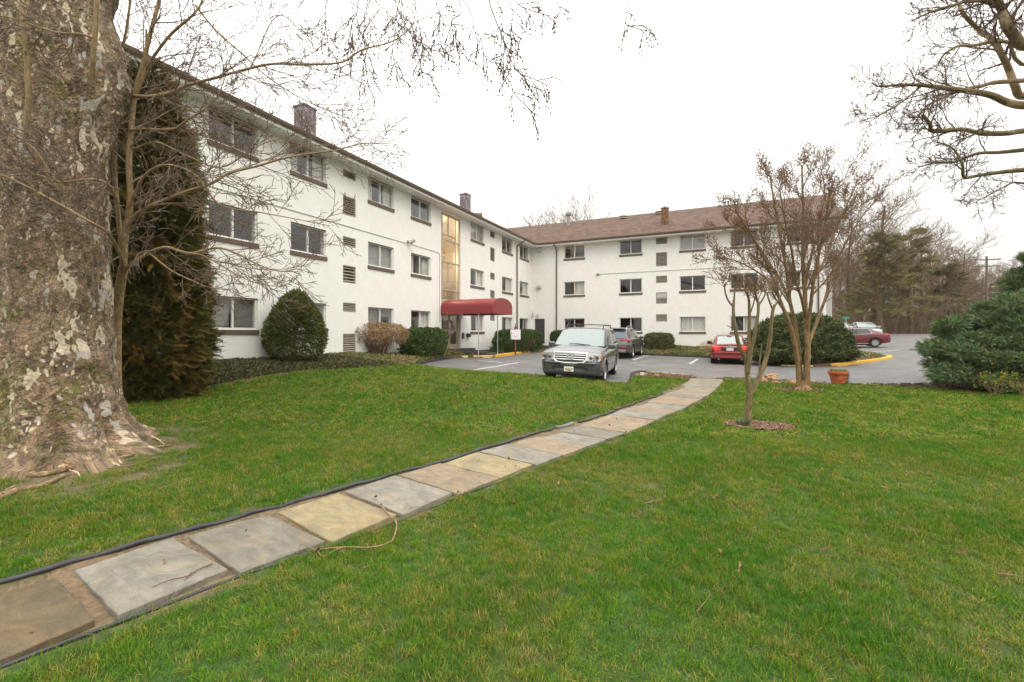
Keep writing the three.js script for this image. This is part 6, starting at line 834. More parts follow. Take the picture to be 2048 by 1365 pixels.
const ext = (shape, depth, bev = 0.004) => new THREE.ExtrudeGeometry(shape, { depth, bevelEnabled: bev > 0, bevelThickness: bev, bevelSize: bev, bevelSegments: 1, curveSegments: 8 });
const shp = (pts) => new THREE.Shape(pts.map((q) => new THREE.Vector2(...q)));
const mirrorX = (g) => { const c = g.clone().scale(-1, 1, 1); const n = c.index ? c.toNonIndexed() : c; const p = n.attributes.position; for (const k of Object.keys(n.attributes)) { const a = n.attributes[k]; for (let i = 0; i < a.count; i += 3) for (let q = 0; q < a.itemSize; q++) { const o = a.getComponent(i + 1, q); a.setComponent(i + 1, q, a.getComponent(i + 2, q)); a.setComponent(i + 2, q, o); } } return n; };
// glazing pattern helpers: column index runs from the belt (0) to the roof centre (5)
const PW = (j) => (j >= 4 ? 'windshield' : j === 3 ? 'roof' : j === 0 ? 'pillar' : 'side_window');
const PR = (j) => (j >= 4 ? 'rear_window' : j === 3 ? 'roof' : 'roof#c');
const side = (k) => (j, s) => (j >= 3 ? 'roof' : j === 0 ? 'pillar' : 'side_window#' + k + s), pil = (j) => (j >= 3 ? 'roof' : 'pillar');

// --- dark grey SUV, nose to the lawn
{
  const paint = carPaint([0.1, 0.102, 0.112], 0.5);
  const t = car('suv', 'dark grey metallic SUV with chrome grille parked nose to the lawn', 'SUV', 2.62, 16.6, -20 * R, {
    paint, axF: 1.42, axR: -1.355, wr: 0.37, track: 0.855, ww: 0.25, nose: (y) => -0.16 * clamp((y - 0.72) / 0.4) - 0.05 * clamp((0.5 - y) / 0.3), tail: (y) => 0.05 * clamp((y - 0.9) / 0.3), pillar: blackTrim,
    body: [[2.38, 0.78, 0.36, 0.98, 1.02], [2.34, 0.86, 0.34, 1.0, 1.05], [2.24, 0.945, 0.3, 1.03, 1.08], [2.0, 0.985, 0.25, 1.06, 1.12], [1.42, 0.995, 0.25, 1.1, 1.17], [0.95, 0.99, 0.25, 1.14, 1.2], [0, 0.985, 0.25, 1.17, 1.17], [-1.36, 0.99, 0.26, 1.18, 1.18], [-2.2, 0.97, 0.3, 1.18, 1.18], [-2.4, 0.92, 0.36, 1.16, 1.16], [-2.48, 0.84, 0.4, 1.1, 1.1]],
    cabin: [[1.02, 1.18, 0.9, 0.86, 1.12, PW], [0.72, 1.44, 0.91, 0.81, 1.13, PW], [0.36, 1.7, 0.915, 0.755, 1.14, side(1)], [0.15, 1.755, 0.915, 0.75, 1.145, side(1)], [-0.32, 1.785, 0.915, 0.75, 1.15, pil], [-0.4, 1.787, 0.915, 0.75, 1.15, side(2)], [-1.2, 1.79, 0.91, 0.745, 1.15, pil], [-1.3, 1.788, 0.91, 0.745, 1.15, side(3)], [-2.0, 1.77, 0.9, 0.735, 1.15, pil], [-2.18, 1.74, 0.89, 0.725, 1.14, PR], [-2.36, 1.45, 0.88, 0.76, 1.13, PR], [-2.44, 1.16, 0.86, 0.8, 1.12, PR]],
    mirror: [1.06, 1.17, 0.62], seams: [0.92, -0.36, -1.3], handles: [-0.2, -1.15],
  });
  const F = 2.38, rake = (g) => { const p = g.attributes.position; for (let i = 0; i < p.count; i++) p.setZ(i, p.getZ(i) - 0.16 * clamp((p.getY(i) - 0.72) / 0.4) - 0.05 * clamp((0.5 - p.getY(i)) / 0.3)); g.computeVertexNormals(); return g; }; // details of the nose, each a little proud of it
  const gr = mesh('grille', ext(shp([[-0.5, 0.98], [0.5, 0.98], [0.5, 0.8], [0.4, 0.72], [0.2, 0.69], [-0.2, 0.69], [-0.4, 0.72], [-0.5, 0.8]]), 0.05, 0.005), blackTrim, t); rake(gr.geometry); gr.position.set(0, 0, F - 0.04); gr.rotation.x = 0;
  { const o = shp([[-0.545, 1.025], [0.545, 1.025], [0.545, 0.79], [0.43, 0.69], [0.21, 0.65], [-0.21, 0.65], [-0.43, 0.69], [-0.545, 0.79]]); o.holes.push(new THREE.Path([[-0.5, 0.98], [-0.5, 0.8], [-0.4, 0.72], [-0.2, 0.69], [0.2, 0.69], [0.4, 0.72], [0.5, 0.8], [0.5, 0.98]].map((q) => new THREE.Vector2(...q)))); const s = mesh('grille_surround', rake(ext(o, 0.075, 0.008)), chrome, gr); }
  for (const [y, w] of [[0.935, 0.97], [0.865, 0.97], [0.795, 0.93]]) mesh('grille_bar', rake(merge([rbox(w / 2 - 0.1, 0.03, 0.03, 0.01, -w / 4 - 0.05, y, 0.068), rbox(w / 2 - 0.1, 0.03, 0.03, 0.01, w / 4 + 0.05, y, 0.068)])), chrome, gr);
  { const ring = new THREE.Shape(); const rr = panel(0.2, 0.17, null, 0.04); rr.holes.push(new THREE.Path(panel(0.168, 0.138, null, 0.032).getPoints(8))); const e = mesh('emblem', merge([ext(rr, 0.02, 0.003), ext(shp([[-0.062, 0.055], [-0.034, 0.055], [-0.026, 0.012], [0.026, 0.012], [0.034, 0.055], [0.062, 0.055], [0.045, -0.055], [0.02, -0.055], [0.023, -0.016], [-0.023, -0.016], [-0.02, -0.055], [-0.045, -0.055]]), 0.02, 0.003)]), mat([0.78, 0.78, 0.78], 0.3, { metalness: 0.3 }), gr); e.position.set(0, 0.865, 0.03); }
  for (const s of [-1, 1]) {
    const hl = shp([[0.56, 0.99], [0.9, 0.985], [0.955, 0.96], [0.95, 0.8], [0.9, 0.765], [0.56, 0.765]]), g = ext(hl, 0.05, 0.012), bend = g.attributes.position; for (let i = 0; i < bend.count; i++) bend.setZ(i, bend.getZ(i) - 0.75 * Math.max(0, bend.getX(i) - 0.76) - 0.4 * clamp(bend.getY(i) - 0.72, 0, 0.4)); g.computeVertexNormals();
    const h = mesh('headlight', s > 0 ? g : mirrorX(g), lensM, t); h.position.set(0, 0, F - 0.012);
    mesh('headlight_bulb', new THREE.SphereGeometry(0.062, 14, 10).scale(1, 1, 0.4).translate(s * 0.84, 0.885, -0.06), lensDark, h); mesh('high_beam', new THREE.SphereGeometry(0.05, 14, 10).scale(1.2, 1, 0.4).translate(s * 0.66, 0.865, 0.0), lensDark, h); mesh('turn_signal', rbox(0.035, 0.11, 0.05, 0.01, s * 0.945, 0.88, -0.15), amber, h);
    const fl = mesh('fog_lamp', new THREE.CylinderGeometry(0.062, 0.062, 0.05, 18).rotateX(Math.PI / 2).translate(s * 0.74, 0.5, 0), lensM, t); fl.position.z = F - 0.04; mesh('fog_surround', merge([new THREE.TorusGeometry(0.068, 0.014, 8, 20).translate(s * 0.74, 0.5, 0.012), rbox(0.2, 0.075, 0.04, 0.02, s * 0.6, 0.5, -0.002)]), blackTrim, fl);
    mesh('roof_rail', new Tubes().add(spline([V(s * 0.66, 1.73, 0.1), V(s * 0.665, 1.84, -0.02), V(s * 0.67, 1.87, -0.9), V(s * 0.66, 1.84, -1.85), V(s * 0.655, 1.74, -1.98)], 16), Array(17).fill(0.02), 7).geo(), blackTrim, t);
    mesh('wheel_arch', new THREE.TorusGeometry(0.445, 0.022, 6, 24, Math.PI).rotateY(Math.PI / 2).translate(s * 0.985, 0.37, 1.42), paint, t); mesh('side_moulding', rbox(0.035, 0.07, 1.7, 0.012, s * 0.99, 0.6, 0.02), paint, t);
  }
  for (const z of [-0.35, -1.5]) mesh('cross_bar', rbox(1.3, 0.028, 0.06, 0.012, 0, 1.885, z), blackTrim, t);
  const bumper = mesh('bumper', merge([rbox(1.66, 0.1, 0.16, 0.045, 0, 0.68, F - 0.05)]), paint, t);
  mesh('air_intake', ext(shp([[-0.5, 0.6], [0.5, 0.6], [0.56, 0.54], [0.42, 0.52], [-0.42, 0.52], [-0.56, 0.54]]), 0.03, 0.004), blackTrim, t).position.z = F - 0.01; mesh('lower_valance', rbox(1.72, 0.14, 0.2, 0.05, 0, 0.36, F - 0.1), blackTrim, t);
  const pt = plateTex((q) => { q.fillStyle = '#efece2'; q.fillRect(0, 0, 256, 128); q.fillStyle = '#8d7a55'; q.font = 'bold 18px sans-serif'; q.textAlign = 'center'; q.fillText('MARYLAND', 128, 24); q.fillStyle = '#b4652a'; q.fillRect(52, 88, 150, 30); q.fillStyle = '#d9a53a'; q.fillRect(70, 92, 40, 24); q.fillStyle = '#2d2a26'; q.font = 'bold 64px sans-serif'; q.fillText('3EZ6A78', 128, 84, 220); });
  const pl = mesh('license_plate', rbox(0.31, 0.16, 0.012, 0.004), mat([0.7, 0.69, 0.64], 0.5), t); pl.position.set(-0.02, 0.49, F + 0.03); mesh('plate_face', new THREE.PlaneGeometry(0.3, 0.15).translate(0, 0, 0.0075), new THREE.MeshStandardMaterial({ map: pt, roughness: 0.5 }), pl);
  for (const s of [-1, 1]) mesh('wiper', new Tubes().add([V(s * 0.1 + 0.3, 1.2, 1.03), V(s * 0.1 - 0.25, 1.24, 1.0)], [0.012, 0.01], 5).geo(), blackTrim, t);
}
// --- grey SUV seen from behind, nose to the rear wing
{
  const paint = carPaint([0.1, 0.102, 0.1], 0.5);
  const t = car('suv', 'grey SUV with red tail lamps parked nose to the ivy bed', 'SUV', 6.5, 27.1, Math.PI - 24.7 * R, {
    paint, axF: 1.5, axR: -1.49, wr: 0.37, track: 0.845, spokes: 7, nose: (y) => -0.12 * clamp((y - 0.7) / 0.4), tail: (y) => 0.18 * clamp((y - 0.75) / 0.4),
    body: [[2.42, 0.74, 0.3, 0.9, 0.95], [2.34, 0.88, 0.27, 0.96, 1.01], [2.0, 0.965, 0.25, 1.0, 1.07], [1.5, 0.985, 0.25, 1.04, 1.12], [1.0, 0.985, 0.25, 1.07, 1.14], [0, 0.98, 0.25, 1.1, 1.1], [-1.5, 0.985, 0.26, 1.12, 1.12], [-2.2, 0.96, 0.3, 1.12, 1.12], [-2.45, 0.9, 0.34, 1.1, 1.1], [-2.58, 0.8, 0.4, 1.06, 1.06]],
    cabin: [[1.1, 1.1, 0.88, 0.84, 1.05, PW], [0.7, 1.36, 0.89, 0.78, 1.06, PW], [0.3, 1.6, 0.895, 0.73, 1.07, side(1)], [0, 1.67, 0.9, 0.73, 1.07, side(1)], [-0.4, 1.7, 0.9, 0.73, 1.08, pil], [-0.47, 1.7, 0.9, 0.73, 1.08, side(2)], [-1.3, 1.69, 0.895, 0.72, 1.08, pil], [-1.4, 1.69, 0.895, 0.72, 1.08, side(3)], [-1.95, 1.64, 0.88, 0.7, 1.08, pil], [-2.1, 1.61, 0.87, 0.69, 1.08, PR], [-2.28, 1.34, 0.85, 0.72, 1.08, PR], [-2.4, 1.09, 0.83, 0.76, 1.07, PR]],
    mirror: [1.05, 1.12, 0.65], seams: [0.95, -0.42, -1.35], handles: [-0.25, -1.2], rearGlass: phys([0.12, 0.14, 0.17], 0.05, { metalness: 0.35 }),
  });
  for (const s of [-1, 1]) { mesh('tail_lamp', rbox(0.52, 0.16, 0.3, 0.03, s * 0.66, 0.98, -2.32, 2), redLens, t); mesh('roof_rail', new Tubes().add(spline([V(s * 0.66, 1.62, 0), V(s * 0.66, 1.73, -0.1), V(s * 0.66, 1.73, -1.8), V(s * 0.65, 1.62, -1.95)], 12), Array(13).fill(0.016), 6).geo(), chrome, t); mesh('reflector', rbox(0.3, 0.04, 0.03, 0.008, s * 0.62, 0.52, -2.575), redLens, t); }
  mesh('bumper_strip', rbox(1.62, 0.12, 0.08, 0.03, 0, 0.62, -2.56), mat([0.16, 0.08, 0.07], 0.3, { metalness: 0.4 }), t); mesh('rear_diffuser', rbox(1.5, 0.14, 0.1, 0.03, 0, 0.42, -2.54), mat([0.35, 0.35, 0.36], 0.3, { metalness: 0.7 }), t); mesh('trunk_trim', rbox(1.0, 0.03, 0.02, 0.006, 0, 1.0, -2.455), chrome, t); mesh('spoiler', rbox(1.3, 0.04, 0.24, 0.015, 0, 1.63, -2.18), paint, t); mesh('license_plate', rbox(0.31, 0.15, 0.02, 0.005, -0.05, 0.85, -2.545), mat([0.65, 0.65, 0.63], 0.5), t);
}
// --- red sedan seen from behind with glowing tail lamps
function sedan(label, x, d, yaw, paint, o = {}) {
  return car('sedan', label, 'car', x, d, yaw, {
    paint, axF: 1.36, axR: -1.32, wr: 0.325, track: 0.775, ww: 0.21, spokes: o.spokes ?? 5, nose: (y) => -0.1 * clamp((y - 0.6) / 0.3), tail: (y) => 0.1 * clamp((y - 0.7) / 0.3),
    body: [[2.26, 0.62, 0.24, 0.66, 0.7], [2.16, 0.78, 0.2, 0.74, 0.79], [1.9, 0.865, 0.18, 0.8, 0.87], [1.36, 0.885, 0.17, 0.86, 0.94], [0.95, 0.885, 0.17, 0.89, 0.98], [0, 0.885, 0.17, 0.92, 0.92], [-0.9, 0.89, 0.18, 0.95, 0.95], [-1.32, 0.89, 0.19, 0.96, 1.0], [-1.8, 0.87, 0.24, 0.96, 1.01], [-2.1, 0.82, 0.28, 0.95, 1.0], [-2.24, 0.7, 0.32, 0.92, 0.96]],
    cabin: [[1.05, 0.97, 0.8, 0.74, 0.88, PW], [0.6, 1.2, 0.81, 0.68, 0.89, PW], [0.22, 1.37, 0.82, 0.62, 0.9, side(1)], [-0.02, 1.42, 0.82, 0.61, 0.9, side(1)], [-0.26, 1.435, 0.82, 0.61, 0.91, pil], [-0.32, 1.436, 0.82, 0.61, 0.91, side(2)], [-0.85, 1.41, 0.81, 0.6, 0.92, side(2)], [-1.12, 1.36, 0.79, 0.58, 0.93, (j) => (j >= 4 ? 'rear_window' : 'roof')], [-1.45, 1.2, 0.77, 0.58, 0.94, (j) => (j >= 4 ? 'rear_window' : 'roof')], [-1.82, 0.99, 0.74, 0.62, 0.93, (j) => 'roof']],
    mirror: [0.96, 0.98, 0.62], seams: [0.8, -0.29, -1.12], handles: [-0.12, -0.98], mirrorMat: o.mirrorMat, screen: o.screen, rearGlass: o.rearGlass, handleMat: o.handleMat, steer: 0,
  });
}
{
  const red = carPaint([0.2, 0.008, 0.01], 0.0, 0.5);
  const t = sedan('red sedan with glowing tail lamps parked beside the rounded shrub', 11.55, 24.2, Math.PI - 24.4 * R, red, { mirrorMat: blackTrim, rearGlass: phys([0.26, 0.3, 0.29], 0.06, { metalness: 0.4 }) });
  const glow = new THREE.MeshPhysicalMaterial({ color: lin(0.5, 0.01, 0.01), emissive: lin(1, 0.015, 0.01), emissiveIntensity: 0.55, roughness: 0.2, clearcoat: 1 });
  for (const s of [-1, 1]) { const l = mesh('tail_lamp', merge([rbox(0.36, 0.17, 0.26, 0.05, s * 0.64, 0.82, -2.06, 3), rbox(0.16, 0.12, 0.16, 0.04, s * 0.42, 0.83, -2.13, 3)]), redLens, t); mesh('lamp_glow', rbox(0.2, 0.1, 0.02, 0.009, s * 0.62, 0.82, -2.195), glow, l); const p = new THREE.PointLight(lin(1, 0.03, 0.02), 0.25); p.position.set(s * 0.62, 0.82, -2.25); p.castShadow = true; l.add(p); mesh('exhaust_tip', new THREE.CylinderGeometry(0.03, 0.03, 0.1, 10).rotateX(Math.PI / 2).translate(s * 0.5, 0.26, -2.2), chrome, t); }
  mesh('plate_recess', ext(shp([[-0.34, 0.84], [0.34, 0.84], [0.4, 0.68], [-0.4, 0.68]]), 0.02, 0.004).rotateY(Math.PI), mat([0.07, 0.006, 0.007], 0.5), t).position.set(0, 0, -2.2); mesh('license_plate', rbox(0.31, 0.15, 0.012, 0.004, 0, 0.75, -2.236), mat([0.66, 0.66, 0.68], 0.4), t); mesh('trunk_trim', rbox(0.6, 0.03, 0.03, 0.01, 0, 0.86, -2.2), chrome, t); mesh('emblem', new THREE.CylinderGeometry(0.05, 0.05, 0.012, 16).scale(1.5, 1, 1).rotateX(Math.PI / 2).translate(0, 0.925, -2.17), chrome, t);
  mesh('bumper', rbox(1.5, 0.16, 0.14, 0.06, 0, 0.56, -2.18, 3), red, t); mesh('lower_valance', rbox(1.46, 0.1, 0.1, 0.04, 0, 0.33, -2.17), blackTrim, t); mesh('high_brake_lamp', rbox(0.22, 0.025, 0.06, 0.008, 0, 1.37, -1.14), redLens, t); mesh('antenna', new THREE.ConeGeometry(0.03, 0.07, 8).translate(0.05, 1.43, -0.95), red, t);
}
// --- red sedan seen from the side, across the drive
{
  const red = carPaint([0.12, 0.003, 0.008], 0.0, 0.35), d = 36, x = (1700 - CX) / FOC * d;
  const t = sedan('red sedan parked side on across the drive behind the yellow kerb', x, d, -65 * R - Math.PI / 2 + 90 * R + 0, red, { spokes: 8 }); t.rotation.y = Math.atan2(-0.9, -0.43); t.scale.set(1.04, 1.03, 1.07);
  for (const s of [-1, 1]) { mesh('tail_lamp', rbox(0.28, 0.12, 0.34, 0.03, s * 0.68, 0.86, -2.03, 2), redLens, t); mesh('headlight', rbox(0.28, 0.11, 0.4, 0.03, s * 0.66, 0.68, 1.98, 2), lensM, t); mesh('window_trim', new Tubes().add(spline([V(s * 0.82, 0.945, 0.85), V(s * 0.83, 0.955, 0), V(s * 0.825, 0.97, -0.9), V(s * 0.8, 1.02, -1.13), V(s * 0.665, 1.32, -0.98), V(s * 0.635, 1.385, -0.4), V(s * 0.64, 1.35, 0.18), V(s * 0.72, 1.17, 0.62)], 30), Array(31).fill(0.012), 5).geo(), chrome, t); mesh('sill_trim', rbox(0.02, 0.03, 2.0, 0.006, s * 0.868, 0.27, 0.02), chrome, t); }
  mesh('license_plate', rbox(0.31, 0.15, 0.012, 0.004, 0, 0.75, -2.24), mat([0.66, 0.66, 0.68], 0.4), t);
}
{ const d = 44.5, x = (1676 - CX) / FOC * d, t = sedan('white sedan half hidden behind the end of the rear wing', x, d, -28 * R, carPaint([0.68, 0.66, 0.6], 0.05)); for (const s of [-1, 1]) mesh('headlight', rbox(0.3, 0.12, 0.4, 0.03, s * 0.64, 0.68, 1.98, 2), lensM, t); mesh('grille', rbox(0.7, 0.12, 0.05, 0.02, 0, 0.58, 2.22), blackTrim, t); }
{ const d = 44, x = (1729 - CX) / FOC * d, t = sedan('silver blue sedan facing out behind the red side-on sedan', x, d, -22 * R, carPaint([0.4, 0.42, 0.46], 0.5)); for (const s of [-1, 1]) mesh('headlight', rbox(0.3, 0.12, 0.4, 0.03, s * 0.64, 0.68, 1.98, 2), lensM, t); mesh('grille', rbox(0.7, 0.14, 0.05, 0.02, 0, 0.58, 2.22), blackTrim, t); }
// ---------------------------------------------------------------- street furniture and small things
// notice board on a brown post
{
  const d = 27.2, x = (1031 - CX) / FOC * d, gy = lotH(x, d), t = thing('notice_board', 'square white notice board on a brown post with finial before the hedge', 'sign', [x, gy, -d], 8 * R), postM = mat([0.16, 0.062, 0.032], 0.75), top_ = hgt(642, d) - gy, by = hgt(669.5, d) - gy, bh = 20.2 / FOC * d;
  mesh('post', rbox(0.1, by + bh / 2 + 0.2, 0.1, 0.008, 0, (by + bh / 2 + 0.2) / 2 - 0.1, -0.06), postM, t);
  const fy = by + bh / 2 + 0.1; mesh('finial', new THREE.LatheGeometry([[0.0, 0.24], [0.02, 0.23], [0.035, 0.19], [0.018, 0.15], [0.028, 0.12], [0.055, 0.05], [0.07, 0.02], [0.07, 0], [0, 0]].map((q) => new THREE.Vector2(...q)).reverse(), 14).translate(0, fy, -0.06), postM, t);
  const tex = (() => { const cv = document.createElement('canvas'); cv.width = cv.height = 256; const q = cv.getContext('2d'); q.fillStyle = '#eee6ea'; q.fillRect(0, 0, 256, 256); q.fillStyle = '#5a5560'; q.font = 'bold 26px sans-serif'; q.textAlign = 'center'; for (let i = 0; i < 7; i++) q.fillRect(80 + i * 14 + (i > 3 ? 8 : 0), 164, 9, 15); q.beginPath(); q.arc(132, 38, 5, 0, 7); q.fill(); q.beginPath(); q.arc(132, 214, 4, 0, 7); q.fill(); const tt = new THREE.CanvasTexture(cv); tt.colorSpace = THREE.SRGBColorSpace; return tt; })();
  const b = mesh('board', rbox(bh * 1.02, bh, 0.02, 0.004, 0, by, 0.004), mat([0.72, 0.68, 0.7], 0.5), t); mesh('board_face', new THREE.PlaneGeometry(bh, bh - 0.02).translate(0, by, 0.0155), new THREE.MeshStandardMaterial({ map: tex, roughness: 0.5 }), b);
}
// terracotta pot
{
  const d = 14.62, x = (1677 - CX) / FOC * d, gy = lawnH(x, d), terra = new THREE.MeshStandardMaterial({ roughness: 0.85, map: texture(256, 128, (u, v) => { const q = tfbm(u, v, 6, 4, 4) * 0.12; return [0.7 + q, 0.37 + q, 0.23 + q]; }) });
  const t = thing('flower_pot', 'terracotta flower pot with sparse plants at the edge of the drive', 'flower pot', [x, gy, -d]), prof = [[0, 0], [0.18, 0], [0.185, 0.02], [0.215, 0.14], [0.218, 0.15], [0.245, 0.28], [0.25, 0.3], [0.278, 0.305], [0.29, 0.32], [0.29, 0.385], [0.28, 0.4], [0.262, 0.4], [0.255, 0.33], [0, 0.33]].map((q) => new THREE.Vector2(...q));
  const pot = mesh('pot', new THREE.LatheGeometry(prof, 48), terra, t); mesh('rib', new THREE.TorusGeometry(0.221, 0.006, 6, 40).rotateX(Math.PI / 2).translate(0, 0.15, 0), terra, pot); mesh('soil', new THREE.CylinderGeometry(0.25, 0.25, 0.03, 24).translate(0, 0.35, 0), mat([0.05, 0.035, 0.022], 1), t);
  const r = rng(6), items = []; for (let i = 0; i < 420; i++) { const a = r() * 6.28, q = 0.24 * Math.sqrt(r()); items.push({ p: V(Math.cos(a) * q, 0.37 + 0.05 * r(), Math.sin(a) * q), q: randQ(r), s: 0.5 + 0.4 * r(), c: pick(r, [[0.15, 0.15, 0.04], [0.1, 0.13, 0.03]], 0.3) }); } for (let i = 0; i < 60; i++) { const y = 0.4 - r() * 0.36; items.push({ p: V(0.27 + 0.05 * r(), y, 0.08 * (r() - 0.5)), q: randQ(r), s: 0.4 + 0.3 * r(), c: pick(r, [[0.06, 0.06, 0.04], [0.09, 0.07, 0.08]], 0.3) }); } scatter('plants', box5, leafy(), items, t);
}
// boulders beside the drive
{
  const rockM = new THREE.MeshStandardMaterial({ roughness: 0.95, map: rept(texture(256, 256, (u, v) => { const q = tfbm(u, v, 5, 5, 4), w = sstep(0.1, 0.3, tfbm(u, v, 4, 4, 9)); return [0.66 + q * 0.3, lerp(0.54, 0.42, w) + q * 0.28, lerp(0.42, 0.27, w) + q * 0.24]; }), 2, 2) });
  const rock = (px, py, w, h, dp, seed, label, name = 'boulder') => { let d = 15.5; for (let k = 0; k < 30; k++) { const x = (px - CX) / FOC * d; d = lerp(d, (EYE - groundH(x, d)) * FOC / (py - HZ), 0.4); } d = clamp(d, 13.5, 17.6); const x = (px - CX) / FOC * d, g = new THREE.IcosahedronGeometry(1, 5), p = g.attributes.position; for (let i = 0; i < p.count; i++) { const v = V(p.getX(i), p.getY(i), p.getZ(i)), k = 1 + 0.28 * n3(v.x * 1.3 + seed, v.y * 1.3, v.z * 1.3) + 0.09 * n3(v.x * 4, v.y * 4 + seed, v.z * 4) + 0.03 * n3(v.x * 12, v.y * 12, v.z * 12 + seed); p.setXYZ(i, v.x * k * w, v.y * k * h, v.z * k * dp); } const gg = mergeVertices(g.deleteAttribute('normal') && g, 1e-4); gg.computeVertexNormals(); const m = one(name, gg, rockM, label, 'rock'); m.position.set(x, groundH(x, d) + h * 0.45, -d); m.rotation.y = seed; };
  rock(1544, 760, 0.27, 0.15, 0.2, 1, 'largest flat tan boulder in the mulch beside the drive'); rock(1524, 765, 0.16, 0.1, 0.14, 2, 'pale rounded boulder beside the largest boulder'); rock(1552, 767, 0.12, 0.05, 0.1, 3, 'small low stone between the boulders and lawn'); rock(1590, 768, 0.2, 0.08, 0.14, 4, 'tan boulder half behind the large crape myrtle trunk'); rock(1628, 769, 0.16, 0.1, 0.13, 5, 'pale boulder just past the large crape myrtle trunk'); rock(1650, 771, 0.14, 0.09, 0.12, 6, 'tan boulder beside the terracotta pot');
  rock(1275, 752, 0.11, 0.05, 0.08, 7, 'small orange stone beside the staked marker'); rock(1313, 753, 0.1, 0.06, 0.08, 8, 'small tan stone in the mulch between the marker and path'); rock(1290, 750, 0.08, 0.04, 0.06, 9, 'pale chipped stone at the curve of the black kerb');
  rock(1441, 856, 0.035, 0.02, 0.03, 10, 'little pale stone at the rim of the mulch ring', 'stone');
}
// marker on a stake
{ const d = 15.4, x = (1284.5 - CX) / FOC * d, gy = lawnH(x, d), t = thing('lawn_marker', 'tiny white marker on a black stake in the grass', 'marker', [x, gy, -d]), h = hgt(748, d) - gy; mesh('stake', new Tubes().add([V(0, -0.1, 0), V(0, h, 0)], [0.006, 0.006], 6).geo(), blackTrim, t); mesh('plate', rbox(0.14, 0.1, 0.008, 0.004, 0, h, 0.012), mat([0.7, 0.67, 0.6], 0.6), t); }
// wooden post by the island
{ const d = 24.2, x = (1688 - CX) / FOC * d, gy = groundH(x, d), t = thing('wooden_post', 'pair of weathered wooden posts behind the rounded island shrub', 'post', [x, gy - 0.05, -d]), h = hgt(664, d) - gy, wm = new THREE.MeshStandardMaterial({ map: simpleBark(0.62, 0.5, 0.36, 40, 0.2), roughness: 0.9 }); mesh('post', rbox(0.16, h, 0.14, 0.01, 0, h / 2, 0), wm, t); mesh('post', rbox(0.09, h * 0.96, 0.12, 0.01, 0.17, h * 0.48, -0.05), mossBark, t); }
// daffodil clumps
function strap(name, label, x, d, n, len, cols, seed, rad, w = 0.008) { const r = rng(seed), gy = groundH(x, d), p = [], id = [], col = []; let k = 0; for (let i = 0; i < n; i++) { const a = r() * 6.28, b = rad * Math.sqrt(r()), l = len * (0.6 + 0.5 * r()), th = a + (r() - 0.5), be = l * (0.15 + 0.5 * r()), cx = Math.cos(a) * b, cz = Math.sin(a) * b, dx = Math.cos(th), dz = Math.sin(th), c = pick(r, cols, 0.2); for (let s = 0; s <= 4; s++) { const f = s / 4, ww = w * (1 - f * f) + 0.0008, bx = cx + dx * be * f * f, bz = cz + dz * be * f * f, y = l * (f - 0.18 * f * f * be / l); p.push(bx - dz * ww, y - 0.02, bz + dx * ww, bx + dz * ww, y - 0.02, bz - dx * ww); col.push(c.r, c.g, c.b, c.r, c.g, c.b); if (s) { const q = k + s * 2; id.push(q - 2, q - 1, q + 1, q - 2, q + 1, q); } } k += 10; } const g = new THREE.BufferGeometry(); g.setAttribute('position', new THREE.Float32BufferAttribute(p, 3)); g.setAttribute('color', new THREE.Float32BufferAttribute(col, 3)); g.setIndex(id); g.computeVertexNormals(); const m = one(name, g, new THREE.MeshStandardMaterial({ vertexColors: true, roughness: 0.55, side: THREE.DoubleSide }), label, 'plant'); m.position.set(x, gy, -d); }
strap('daffodil_clump', 'grey green strap leaved clump at the foot of the small crape myrtle', 4.27, 8.42, 120, 0.2, [[0.06, 0.1, 0.045], [0.05, 0.085, 0.04]], 3, 0.1, 0.006);
{ const c = fromB(1.2, 8.1); strap('daffodil_clump', 'bright green strap leaves beside the canopy pole at the hedge', c.x, -c.z, 320, 0.42, [[0.06, 0.13, 0.02], [0.05, 0.11, 0.015]], 4, 0.45, 0.012); }
